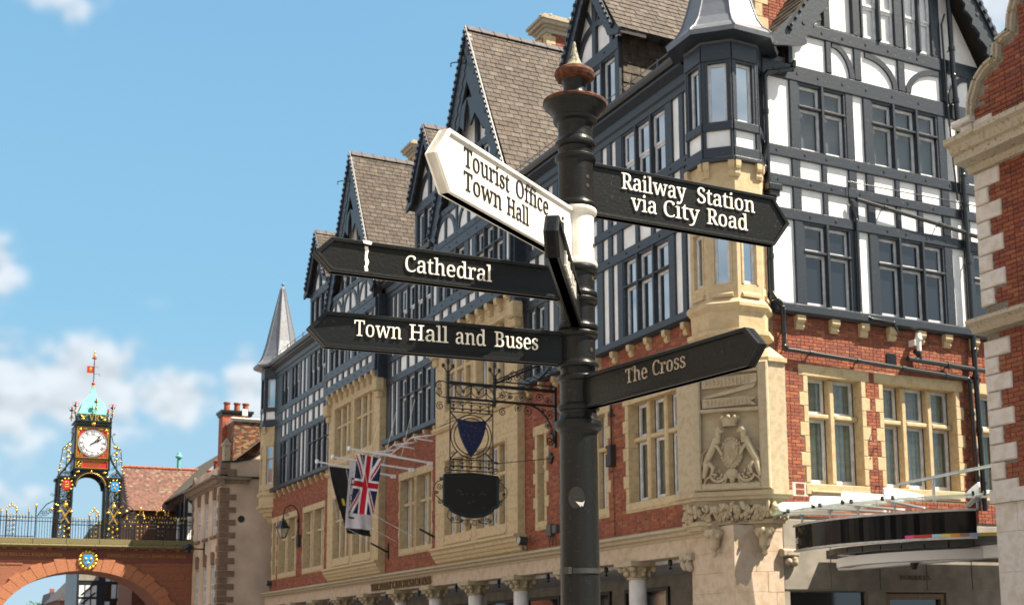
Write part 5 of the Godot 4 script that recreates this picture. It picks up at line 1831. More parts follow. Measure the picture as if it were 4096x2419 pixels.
	# round vent and outlet
	var vt := ng(f * Transform3D(Basis(Vector3(1, 0, 0), PI / 2), Vector3(14.19, 7.53, 0)))
	vt.lathe(Vector3.ZERO, [Vector2(0.0, 0.01), Vector2(0.13, 0.01), Vector2(0.15, 0.03), Vector2(0.17, 0.0)], 16)
	pg(t, "round_vent", vt, M["plastic"])
	# camera arm on the street side
	var cam := thing("security_camera", "dark security camera on a bracket arm fixed to the cream house", "camera", Vector3(13.0, 6.2, -65.2))
	var cb := ng()
	cb.tube([Vector3(13.18, 5.8, -65.2), Vector3(13.18, 6.6, -65.2)], 0.05, 6)
	cb.tube([Vector3(13.15, 6.3, -65.2), Vector3(12.55, 6.3, -65.0)], 0.035, 6)
	pg(cam, "bracket", cb, M["iron"])
	var cbod := ng()
	cbod.ball(Vector3(12.35, 6.35, -64.9), Vector3(0.28, 0.2, 0.24), 10, 7)
	cbod.lathe(Vector3(12.35, 6.1, -64.9), [Vector2(0.0, -0.05), Vector2(0.16, 0.0), Vector2(0.18, 0.15)], 10)
	pg(cam, "housing", cbod, M["iron"])

# ---------------------------------------------------------------- gate arch
func make_bridge() -> void:
	var t := thing("gate_arch", "red sandstone gate arch spanning the street with gilded inscription and painted shield", "arch", Vector3(8, 0, -69))
	var x := Transform3D(Basis.IDENTITY, Vector3(0, 0, -68))
	var cx := 8.1
	var cy := 2.55
	var a := 3.85
	var b := 2.80
	var p := PackedVector2Array()
	p.append(Vector2(13.2, 0)); p.append(Vector2(13.2, 6.5)); p.append(Vector2(-6, 6.5)); p.append(Vector2(-6, 0)); p.append(Vector2(cx - a, 0))
	for i in 25:
		var th := PI - PI * i / 24
		p.append(Vector2(cx + cos(th) * a, cy + sin(th) * b))
	p.append(Vector2(cx + a, 0))
	var g := ng(x)
	g.prism(p, -3.2, -0.03)
	var w := pg(t, "spandrel_wall", g, M["sandstone"])
	# coursed stone facing
	var v := 0.2
	var j := 0
	while v < 5.75:
		var u := 1.0 - (0.4 if j % 2 else 0.0)
		while u < 13.15:
			var L := rng.randf_range(0.7, 1.2)
			var e := minf(u + L, 13.15)
			var ok := true
			for q in [Vector2(u, v), Vector2(e, v), Vector2(u, v + 0.36), Vector2(e, v + 0.36), Vector2((u + e) / 2, v + 0.18)]:
				var r := Vector2((q.x - cx) / (a + 0.8), (q.y - cy) / (b + 0.75))
				if q.y < cy: r = Vector2((q.x - cx) / (a + 0.8), 0)
				if r.length() < 1.0: ok = false
			if ok: sb(w, "stone_block", x, u + 0.004, e - 0.004, v + 0.004, v + 0.356, -0.1, rng.randf_range(-0.012, 0.0), M["sandstone"], 0.006)
			u = e
		v += 0.36
		j += 1
	# wedge-shaped arch stones
	var n := 25
	for i in n:
		var t0 := PI - PI * (i + 0.02) / n
		var t1 := PI - PI * (i + 0.98) / n
		var q := PackedVector2Array()
		var ex := 0.62 + (0.12 if i % 2 == 0 else 0.0)
		for k in 4: q.append(Vector2(cx + cos(lerpf(t0, t1, k / 3.0)) * a, cy + sin(lerpf(t0, t1, k / 3.0)) * b))
		for k in 2: q.append(Vector2(cx + cos(lerpf(t1, t0, k)) * (a + ex), cy + sin(lerpf(t1, t0, k)) * (b + ex * 0.95)))
		var vg := ng(x)
		vg.prism(q, -0.3, 0.07)
		pg(t, "arch_stone", vg, M["sandstone_light"])
	# frieze with letters, dentils, ledge, parapet
	sb(t, "frieze", x, -6.0, 13.18, 5.78, 6.36, -0.2, 0.03, M["sandstone_dark"])
	for k in 30: sb(t, "dentil", x, 13.0 - k * 0.66, 13.2 - k * 0.66, 6.36, 6.46, -0.1, 0.16, M["sandstone"])
	mould(t, "ledge", x, [[-0.1, 6.62], [0.30, 6.60], [0.34, 6.54], [0.30, 6.48], [0.10, 6.44], [-0.1, 6.44]], -6.0, 13.2, "parapet")
	for k in 12: sb(t, "parapet_stone", x, 11.72 - k * 1.5, 13.2 - k * 1.5, 6.62, 6.90, -0.5, 0.12, M["parapet"], 0.01)
	sb(t, "walkway", x, -6.0, 13.2, 6.3, 6.5, -3.2, -0.1, M["paving"])
	text3(t, "inscription", "BEGUN A.D.MDCCLXVIII JOHN KELSALL ESQR MAYOR", "Droid Serif", 0.205, 0.02, Transform3D(Basis.IDENTITY, Vector3(4.35, 6.10, -67.955)), "gilt_paint", 1.02)
	text3(t, "inscription", "FINISHED A.D.MDCCLXIX CHA. BOSWELL ESQR MAYOR", "Droid Serif", 0.205, 0.02, Transform3D(Basis.IDENTITY, Vector3(10.98, 6.10, -67.955)), "gilt_paint", 0.68)
	# painted shield
	var s := ng(x)
	var pts := PackedVector2Array()
	for i in 28:
		var th := TAU * i / 28
		var rr := 1.0 + 0.12 * cos(th * 7)
		pts.append(Vector2(8.23 + cos(th) * 0.40 * rr, 5.86 + sin(th) * 0.44 * rr))
	s.prism(pts, 0.0, 0.13)
	for i in 14:
		var th := TAU * i / 14
		s.ball(Vector3(8.23 + cos(th) * 0.38, 5.86 + sin(th) * 0.42, 0.13), Vector3(0.09, 0.09, 0.06), 7, 5)
	var sh := pg(t, "shield_mantle", s, M["gold"])
	var si := ng(x)
	si.prism(PackedVector2Array([Vector2(8.02, 6.12), Vector2(8.44, 6.12), Vector2(8.45, 5.8), Vector2(8.34, 5.62), Vector2(8.23, 5.54), Vector2(8.12, 5.62), Vector2(8.01, 5.8)]), 0.1, 0.2)
	pg(sh, "shield", si, M["enamel_blue"])
	var sd := ng(x)
	for q in [Vector3(8.12, 5.9, 0.2), Vector3(8.34, 5.9, 0.2), Vector3(8.23, 5.7, 0.2)]: sd.ball(q, Vector3(0.07, 0.08, 0.04), 7, 5)
	pg(sh, "wheatsheaf", sd, M["gold"])

func railing(called: String, label: String, x0: float, x1: float, z: float, panel_at: Array) -> void:
	var t := thing(called, label, "railing", Vector3((x0 + x1) / 2, 6.9, z), "iron railings on the gate arch")
	var g := ng()
	var gd := ng()
	var u := x0 + 0.07
	while u < x1:
		var tall := int((u - x0) / 0.135) % 9 == 0
		var top := 8.28 if tall else 8.02
		g.tube([Vector3(u, 6.88, z), Vector3(u, top, z)], 0.024 if tall else 0.015, 5)
		gd.lathe(Vector3(u, top, z), [Vector2(0.0, -0.03), Vector2(0.032, 0.0), Vector2(0.0, 0.11)], 6)
		if tall: gd.ball(Vector3(u, top - 0.1, z), Vector3(0.05, 0.05, 0.05), 7, 5)
		elif int((u - x0) / 0.135) % 2 == 0: gd.lathe(Vector3(u + 0.067, 7.82, z), [Vector2(0.0, -0.03), Vector2(0.03, 0.0), Vector2(0.0, 0.08)], 6)
		u += 0.135
	for v in [6.98, 7.72, 7.90]: g.tube([Vector3(x0, v, z), Vector3(x1, v, z)], 0.022, 5)
	pg(t, "bars", g, M["iron"])
	pg(t, "gilt_spikes", gd, M["gold"])
	for c in panel_at:
		var s := ng()
		var sg := ng()
		for q in [-1.0, 1.0]:
			for k in 4:
				s.tube(spiral(Vector3(c + 0.09 * q, 7.05 + k * 0.22, z + 0.03), 0.085, 1.5, q), 0.012, 4)
				sg.ball(Vector3(c + 0.10 * q, 7.16 + k * 0.22, z + 0.04), Vector3(0.028, 0.028, 0.028), 6, 4)
		s.tube([Vector3(c - 0.22, 6.9, z), Vector3(c - 0.22, 8.2, z)], 0.025, 5)
		s.tube([Vector3(c + 0.22, 6.9, z), Vector3(c + 0.22, 8.2, z)], 0.025, 5)
		for k in 7:
			var a := PI * k / 6
			sg.ball(Vector3(c + cos(a) * 0.22, 8.22 + sin(a) * 0.22, z), Vector3(0.045, 0.06, 0.045), 6, 4)
		sg.ball(Vector3(c, 8.5, z), Vector3(0.04, 0.12, 0.04), 6, 4)
		pg(t, "scroll_panel", s, M["iron"])
		pg(t, "gilt_ornament", sg, M["gold"])

func spiral(c: Vector3, r: float, turns: float, hand: float, start := 0.0, n := 16) -> Array:
	var o: Array = []
	for i in n + 1:
		var f := float(i) / n
		var a := start + TAU * turns * f * hand
		var q := r * (1.0 - 0.85 * f)
		o.append(c + Vector3(cos(a) * q, sin(a) * q, 0))
	return o

func make_clock() -> void:
	var z := -68.15
	var c := 8.22
	var t := thing("clock_tower", "ornate black and gold iron clock with green copper cupola standing on the arch", "clock", Vector3(c, 6.9, -69))
	var x := Transform3D(Basis.IDENTITY, Vector3(0, 0, z))
	# four legs: lattice pylons
	for s in [-1.0, 1.0]:
		for d in [0.0, -1.35]:
			var lc: float = c + s * 1.11
			var g := ng()
			for e in [-0.30, 0.30]:
				for f in [0.0, -0.42]:
					g.tube([Vector3(lc + e + s * 0.05, 6.88, z + d + f), Vector3(lc + e * 0.93, 9.9, z + d + f)], 0.055, 6)
			for k in 11:
				var v := 7.0 + k * 0.27
				for e in [-1.0, 1.0]:
					g.tube(spiral(Vector3(lc + 0.12 * e, v, z + d), 0.12, 1.6, e), 0.014, 4)
					g.tube(spiral(Vector3(lc + 0.14 * e, v + 0.13, z + d - 0.4), 0.12, 1.6, -e), 0.014, 4)
			for v in [6.95, 7.75, 8.75, 9.85]: g.tube([Vector3(lc - 0.33, v, z + d), Vector3(lc + 0.33, v, z + d)], 0.04, 5)
			for k in 5: g.tube([Vector3(lc - 0.2 + k * 0.1, 6.9, z + d - 0.1), Vector3(lc - 0.2 + k * 0.1, 9.0, z + d - 0.1)], 0.012, 4)
			g.box(Vector3(lc - 0.42, 9.86, z + d - 0.5), Vector3(lc + 0.42, 9.98, z + d + 0.08))
			pg(t, "pylon", g, M["iron"])
			if d == 0.0:
				var o := ng()
				for e in [-1.0, 1.0]:
					o.tube([Vector3(lc, 7.95, z + 0.08), Vector3(lc + 0.14 * e, 8.25, z + 0.1), Vector3(lc + 0.26 * e, 8.42, z + 0.1)], 0.055, 6, 0.02)
					o.ball(Vector3(lc + 0.26 * e, 8.22, z + 0.08), Vector3(0.10, 0.06, 0.05), 7, 5)
					o.tube([Vector3(lc + 0.03 * e, 7.92, z + 0.08), Vector3(lc + 0.16 * e, 7.7, z + 0.08), Vector3(lc + 0.2 * e, 7.66, z + 0.08)], 0.03, 5, 0.03)
					o.ball(Vector3(lc + 0.2 * e, 7.4, z + 0.07), Vector3(0.06, 0.07, 0.04), 7, 5)
					o.ball(Vector3(lc + 0.24 * e, 7.1, z + 0.07), Vector3(0.03, 0.03, 0.03), 6, 4)
				for q in [[8.52, 0.12], [8.70, 0.05], [7.5, 0.04], [7.25, 0.05], [7.0, 0.05]]: o.ball(Vector3(lc, q[0], z + 0.08), Vector3(q[1], q[1], 0.05), 8, 6)
				pg(t, "gilt_ornament", o, M["gold"])
				# enamelled shield
				var sh := ng(x)
				var pts := PackedVector2Array()
				for k in 16:
					var a := TAU * k / 16
					pts.append(Vector2(lc + signf(cos(a)) * pow(absf(cos(a)), 0.6) * 0.19, 9.52 + signf(sin(a)) * pow(absf(sin(a)), 0.7) * 0.24))
				sh.prism(pts, 0.0, 0.16)
				var so := pg(t, "shield", sh, M["red"] if s < 0 else M["enamel_blue"])
				var dd := ng(x)
				if s < 0:
					for k in 3:
						for e in [-0.05, 0.05]: dd.ball(Vector3(lc + e, 9.66 - k * 0.12, 0.16), Vector3(0.055, 0.025, 0.02), 7, 5)
				else:
					for q in [Vector2(-0.08, 9.58), Vector2(0.08, 9.58), Vector2(0, 9.42)]: dd.ball(Vector3(lc + q.x, q.y, 0.16), Vector3(0.04, 0.07, 0.03), 7, 5)
				for k in 10:
					var a := TAU * k / 10
					dd.ball(Vector3(lc + cos(a) * 0.26, 9.52 + sin(a) * 0.32, 0.08), Vector3(0.055, 0.055, 0.04), 6, 4)
				pg(so, "gilding", dd, M["gold"])
	# arch between the pylons
	var ar := ng(x)
	for d in [-1.5, -0.05]:
		ar.prism(arc_poly(c, 9.45, 0.66, 0.76, 0, PI, 18), d, d + 0.08)
		var sp := PackedVector2Array([Vector2(c - 0.8, 10.34), Vector2(c - 0.8, 9.45)])
		for k in 19:
			var a := PI - PI * k / 18
			sp.append(Vector2(c + cos(a) * 0.76, 9.45 + sin(a) * 0.76))
		sp.append(Vector2(c + 0.8, 9.45)); sp.append(Vector2(c + 0.8, 10.34))
		ar.prism(sp, d + 0.01, d + 0.05)
	pg(t, "arch_rib", ar, M["iron"])
	var ag := ng(x)
	ag.tube(arc3(c, 9.47, 0.70, 0.06, 0.15, PI - 0.15), 0.022, 5)
	for e in [-1.0, 1.0]:
		ag.ball(Vector3(c + e * 0.62, 10.2, 0.05), Vector3(0.1, 0.06, 0.03), 7, 5)
		ag.ball(Vector3(c + e * 0.75, 9.95, 0.05), Vector3(0.05, 0.09, 0.03), 7, 5)
	ag.ball(Vector3(c, 10.22, 0.06), Vector3(0.05, 0.09, 0.04), 7, 5)
	pg(t, "gilt_ornament", ag, M["gold"])
	# clock case
	var bx := ng(x)
	bx.slab(c - 0.82, c + 0.82, 10.34, 12.5, -1.55, 0.0)
	for e in [-1.0, 1.0]: bx.slab(c + e * 0.80 - 0.05, c + e * 0.80 + 0.05, 10.3, 13.0, -0.02, 0.07)
	for v in [10.32, 10.84, 12.46]: bx.slab(c - 0.85, c + 0.85, v, v + 0.07, -0.02, 0.10)
	var case_ := pg(t, "clock_case", bx, M["iron"])
	sb(case_, "dial_panel", x, c - 0.73, c + 0.73, 10.93, 12.44, 0.0, 0.03, M["red"])
	var gb := ng(x)
	for f in [[-0.75, -0.71, 10.91, 12.46], [0.71, 0.75, 10.91, 12.46], [-0.71, 0.71, 10.91, 10.95], [-0.71, 0.71, 12.42, 12.46], [-0.75, 0.75, 10.40, 10.43], [-0.75, 0.75, 10.80, 10.83], [-0.75, -0.72, 10.43, 10.80], [0.72, 0.75, 10.43, 10.80], [-0.47, -0.44, 10.43, 10.80]]:
		gb.slab(c + f[0], c + f[1], f[2], f[3], 0.0, 0.06)
	for e in [-1.0, 1.0]:
		gb.ball(Vector3(c + e * 0.60, 12.32, 0.04), Vector3(0.09, 0.08, 0.04), 8, 5)
		gb.ball(Vector3(c + e * 0.36, 12.36, 0.04), Vector3(0.17, 0.04, 0.03), 8, 5)
		gb.ball(Vector3(c + e * 0.67, 12.08, 0.04), Vector3(0.04, 0.17, 0.03), 8, 5)
	for k in 7: gb.ball(Vector3(c - 0.60 + 0.08 * sin(k * 2.5), 10.48 + k * 0.045, 0.04), Vector3(0.06, 0.03, 0.03), 6, 4)
	pg(case_, "gilt_frame", gb, M["gold"])
	sb(case_, "plaque", x, c - 0.44, c + 0.72, 10.43, 10.80, 0.0, 0.025, M["red"])
	for k in 3:
		text3(case_, "plaque_lettering", ["ERECTED IN COMMEMORATION", "OF THE SIXTIETH YEAR", "OF QUEEN VICTORIA"][k], "Droid Serif", 0.105, 0.01, Transform3D(Basis.IDENTITY, Vector3(c + 0.06, 10.73 - k * 0.11, z + 0.03)), "gold", 0.62)
	var disc := ng(x * Transform3D(Basis(Vector3(1, 0, 0), PI / 2), Vector3(c, 11.66, 0.0)))
	disc.lathe(Vector3.ZERO, [Vector2(0.0, 0.05), Vector2(0.66, 0.05), Vector2(0.68, 0.0)], 40)
	var dl := pg(case_, "dial", disc, M["clock_white"])
	var rg := ng(x)
	for q in [[0.67, 0.695], [0.60, 0.610], [0.415, 0.425]]:
		rg.prism(arc_poly(c, 11.66, q[0], q[1], 0, TAU * 0.5, 24), 0.04, 0.065)
		rg.prism(arc_poly(c, 11.66, q[0], q[1], PI, TAU, 24), 0.04, 0.065)
	for k in 60:
		var a := TAU * k / 60
		var d := Vector2(cos(a), sin(a))
		var nn := Vector2(-d.y, d.x)
		var w := 0.008
		rg.prism(PackedVector2Array([Vector2(c, 11.66) + d * 0.61 - nn * w, Vector2(c, 11.66) + d * 0.65 - nn * w, Vector2(c, 11.66) + d * 0.65 + nn * w, Vector2(c, 11.66) + d * 0.61 + nn * w]), 0.05, 0.06)
	pg(dl, "minute_ring", rg, M["iron_grey"])
	var rom := ["XII", "I", "II", "III", "IIII", "V", "VI", "VII", "VIII", "IX", "X", "XI"]
	for k in 12:
		var a := -TAU * k / 12
		var xf := Transform3D(Basis(Vector3(0, 0, 1), a), Vector3(c, 11.66, z + 0.055) + Vector3(-sin(a), cos(a), 0) * 0.515)
		text3(dl, "numeral", rom[k], "Droid Serif", 0.17, 0.012, xf, "letter_black", 0.8, 400)
	for h in [[-deg_to_rad(63.5), 0.40, 0.045, 0.072], [-deg_to_rad(42.0), 0.58, 0.028, 0.09]]:
		var hx := Transform3D(Basis(Vector3(0, 0, 1), h[0]), Vector3(c, 11.66, z + h[3]))
		var hg := ng(hx)
		var L: float = h[1]
		var w: float = h[2]
		hg.prism(PackedVector2Array([Vector2(-w * 0.6, -0.13), Vector2(w * 0.6, -0.13), Vector2(w * 0.5, L * 0.6), Vector2(w * 1.7, L * 0.72), Vector2(0, L), Vector2(-w * 1.7, L * 0.72), Vector2(-w * 0.5, L * 0.6)]), 0.0, 0.012)
		pg(dl, "clock_hand", hg, M["letter_black"])
	text3(case_, "date", "18", "Droid Serif", 0.30, 0.02, Transform3D(Basis.IDENTITY, Vector3(c - 0.57, 11.09, z + 0.04)), "gold", 0.85, 700)
	text3(case_, "date", "97", "Droid Serif", 0.30, 0.02, Transform3D(Basis.IDENTITY, Vector3(c + 0.57, 11.09, z + 0.04)), "gold", 0.85, 700)
	# frieze and cupola
	var fz := ng(x)
	fz.slab(c - 0.74, c + 0.74, 12.52, 12.72, -1.5, 0.0)
	fz.slab(c - 0.70, c + 0.70, 12.72, 13.12, -1.46, -0.03)
	var fo := pg(t, "frieze", fz, M["copper_dark"])
	var fl := ng(x)
	for k in 11: fl.slab(c - 0.66 + k * 0.125, c - 0.62 + k * 0.125, 12.55, 12.70, 0.0, 0.04)
	fl.slab(c - 0.86, c + 0.86, 12.72, 12.78, -1.5, 0.10)
	fl.slab(c - 0.86, c + 0.86, 12.50, 12.53, -1.5, 0.10)
	pg(fo, "moulding", fl, M["iron"])
	text3(fo, "royal_cipher", "VR", "Droid Serif", 0.42, 0.04, Transform3D(Basis.IDENTITY, Vector3(c + 0.02, 12.95, z + 0.01)), "gold", 0.8, 700)
	var fg := ng(x)
	fg.ball(Vector3(c, 12.62, 0.05), Vector3(0.12, 0.10, 0.05), 8, 5)
	for e in [-1.0, 1.0]:
		fg.tube(arc3(c + e * 0.45, 13.12, 0.16, 0.0, PI, TAU), 0.03, 5)
		fg.ball(Vector3(c + e * 0.5, 12.86, 0.0), Vector3(0.1, 0.06, 0.03), 7, 5)
		for k in 5: fg.ball(Vector3(c + e * (0.2 + k * 0.11), 12.64, 0.045), Vector3(0.025, 0.02, 0.02), 5, 4)
	pg(fo, "gilt_ornament", fg, M["gold"])
	var dc := Vector3(c, 0, z - 0.75)
	var dm := ng()
	var R := 1.414
	dm.lathe(dc, [Vector2(0.70 * R, 13.08), Vector2(0.72 * R, 13.14), Vector2(0.68 * R, 13.22), Vector2(0.60 * R, 13.42), Vector2(0.55 * R, 13.62), Vector2(0.47 * R, 13.80), Vector2(0.32 * R, 13.98), Vector2(0.20 * R, 14.14), Vector2(0.12 * R, 14.32), Vector2(0.085 * R, 14.5), Vector2(0.07 * R, 14.66)], 4, false, PI / 4)
	var dome := pg(t, "cupola", dm, M["copper"])
	var fn := ng()
	fn.ball(dc + Vector3(0, 14.80, 0), Vector3(0.09, 0.09, 0.09), 12, 8)
	fn.ball(dc + Vector3(0, 16.12, 0), Vector3(0.13, 0.05, 0.13), 10, 6)
	pg(dome, "red_ball", fn, M["red"])
	var rod := ng()
	rod.tube([dc + Vector3(0, 14.6, 0), dc + Vector3(0, 16.3, 0)], 0.022, 6)
	rod.tube([dc + Vector3(0, 15.33, 0), dc + Vector3(0.22, 15.33, 0), dc + Vector3(0.3, 15.28, 0), dc + Vector3(0.26, 15.22, 0)], 0.012, 5)
	pg(dome, "vane_rod", rod, M["iron"])
	var vn := ng()
	vn.box(dc + Vector3(-0.33, 15.35, -0.01), dc + Vector3(-0.02, 15.70, 0.01))
	pg(dome, "weather_vane", vn, M["red"])
	var vg := ng()
	vg.ball(dc + Vector3(-0.17, 15.52, 0.012), Vector3(0.08, 0.12, 0.012), 8, 5)
	vg.ball(dc + Vector3(0, 16.25, 0), Vector3(0.07, 0.09, 0.07), 8, 6)
	vg.ball(dc + Vector3(0, 16.4, 0), Vector3(0.04, 0.1, 0.04), 8, 6)
	vg.ball(dc + Vector3(0, 14.68, 0), Vector3(0.08, 0.04, 0.08), 8, 6)
	vg.box(dc + Vector3(0.03, 15.66, -0.01), dc + Vector3(0.22, 15.70, 0.01))
	pg(dome, "gilding", vg, M["gold"])
	# crowned pinnacles
	for q in [Vector3(c - 0.86, 12.95, z + 0.02), Vector3(c + 0.86, 12.95, z + 0.02), Vector3(c - 0.86, 12.95, z - 1.5), Vector3(c + 0.86, 12.95, z - 1.5), Vector3(c + 0.08, 13.2, z + 0.05)]:
		var pn := ng()
		pn.tube([q, q + Vector3(0, 0.72, 0)], 0.022, 5)
		pn.lathe(q, [Vector2(0.08, 0.50), Vector2(0.11, 0.53), Vector2(0.11, 0.57), Vector2(0.0, 0.57)], 10)
		var po := pg(t, "pinnacle", pn, M["iron"])
		var pgd := ng()
		for k in 6:
			var a := TAU * k / 6
			pgd.ball(q + Vector3(cos(a) * 0.07, 0.15 + 0.06 * (k % 3), sin(a) * 0.07), Vector3(0.035, 0.035, 0.035), 6, 4)
		pgd.ball(q + Vector3(0.04, 0.52, 0.1), Vector3(0.04, 0.03, 0.02), 6, 4)
		pg(po, "gilding", pgd, M["gold"])
		var pr := ng()
		pr.tube([q + Vector3(0, 0.57, 0), q + Vector3(0, 0.72, 0)], 0.04, 6)
		for e in 4:
			var a := TAU * e / 4
			pr.tube([q + Vector3(cos(a) * 0.11, 0.56, sin(a) * 0.11), q + Vector3(cos(a) * 0.16, 0.68, sin(a) * 0.16), q + Vector3(cos(a) * 0.05, 0.74, sin(a) * 0.05)], 0.010, 4)
		pg(po, "crown", pr, M["red"])
	# scrolled wings from the pylons up to the case
	for s in [-1.0, 1.0]:
		var wg := ng()
		var wd := ng()
		wg.tube([Vector3(c + s * 1.50, 9.95, z), Vector3(c + s * 1.42, 10.6, z), Vector3(c + s * 1.34, 11.35, z), Vector3(c + s * 1.15, 11.55, z), Vector3(c + s * 0.95, 11.75, z), Vector3(c + s * 0.88, 12.1, z)], 0.022, 5)
		wg.tube([Vector3(c + s * 1.18, 9.95, z), Vector3(c + s * 1.15, 10.8, z), Vector3(c + s * 1.15, 11.5, z)], 0.02, 5)
		wg.tube([Vector3(c + s * 1.45, 10.0, z), Vector3(c + s * 1.2, 10.35, z), Vector3(c + s * 0.95, 10.75, z), Vector3(c + s * 0.85, 11.1, z)], 0.05, 6)
		for k in 12:
			var q := Vector3(c + s * (0.98 + 0.13 * (k % 3)), 10.05 + k * 0.12, z)
			wg.tube(spiral(q, 0.10, 1.6, s if k % 2 else -s), 0.012, 4)
		for k in 6: wg.tube(spiral(Vector3(c + s * (0.95 + 0.09 * k), 10.1 + 0.05 * (k % 2), z - 0.1), 0.11, 1.6, -s), 0.013, 4)
		wg.tube(spiral(Vector3(c + s * 0.98, 12.15, z), 0.07, 1.3, s), 0.014, 4)
		for q in [[1.05, 11.5, 0.09], [1.12, 11.2, 0.09], [1.12, 10.9, 0.08], [1.35, 10.8, 0.05], [1.3, 11.3, 0.045], [1.4, 10.4, 0.06], [1.5, 10.2, 0.07], [1.2, 11.45, 0.05], [1.0, 11.1, 0.05], [1.45, 10.55, 0.04], [1.05, 10.75, 0.05]]:
			wd.ball(Vector3(c + s * q[0], q[1], z + 0.05), Vector3(q[2], q[2], q[2] * 0.6), 7, 5)
		pg(t, "scroll_wing", wg, M["iron"])
		pg(t, "gilt_ornament", wd, M["gold"])
		# low scrolls falling to the railings
		var lw := ng()
		var ld := ng()
		lw.tube([Vector3(c + s * 1.45, 9.0, z), Vector3(c + s * 1.62, 8.75, z), Vector3(c + s * 1.95, 8.55, z), Vector3(c + s * 2.2, 8.2, z), Vector3(c + s * 2.35, 7.95, z)], 0.025, 5)
		lw.tube(spiral(Vector3(c + s * 1.72, 9.05, z), 0.10, 1.4, s), 0.014, 4)
		for k in 5: lw.tube(spiral(Vector3(c + s * (1.55 + k * 0.15), 8.35 - k * 0.07, z), 0.16, 1.6, s if k % 2 else -s), 0.016, 4)
		for v in [7.9, 7.72]: lw.tube([Vector3(c + s * 1.45, v, z), Vector3(c + s * 2.4, v, z)], 0.02, 5)
		for k in 8: lw.tube([Vector3(c + s * (1.5 + k * 0.12), 6.9, z), Vector3(c + s * (1.5 + k * 0.12), 7.9, z)], 0.016, 4)
		lw.tube([Vector3(c + s * 2.4, 6.9, z), Vector3(c + s * 2.4, 8.35, z)], 0.03, 5)
		ld.ball(Vector3(c + s * 1.72, 8.32, z + 0.05), Vector3(0.08, 0.08, 0.05), 7, 5)
		ld.tube([Vector3(c + s * 1.42, 8.5, z + 0.05), Vector3(c + s * 1.6, 8.6, z + 0.05)], 0.04, 5, 0.015)
		ld.ball(Vector3(c + s * 2.4, 8.45, z), Vector3(0.06, 0.12, 0.06), 7, 6)
		pg(t, "side_scroll", lw, M["iron"])
		pg(t, "gilt_ornament", ld, M["gold"])
	railing("iron_railing", "black iron railing with gilt spikes against open sky on the arch", -5.5, c - 2.45, z, [1.6, 4.75])
	railing("iron_railing", "black iron railing with gilt spikes in front of the timbered house", c + 2.45, 13.1, z, [11.6])
	railing("iron_railing", "short black iron railing behind the legs of the clock", c - 0.78, c + 0.78, z - 1.4, [c + 0.4])
	railing("iron_railing", "back railing of the arch walkway behind the clock", c + 0.85, 13.1, z - 2.6, [11.0])

func arc3(cx: float, cy: float, r: float, d: float, a0: float, a1: float, n := 14) -> Array:
	var o: Array = []
	for i in n + 1:
		var a := lerpf(a0, a1, float(i) / n)
		o.append(Vector3(cx + cos(a) * r, cy + sin(a) * r, d))
	return o

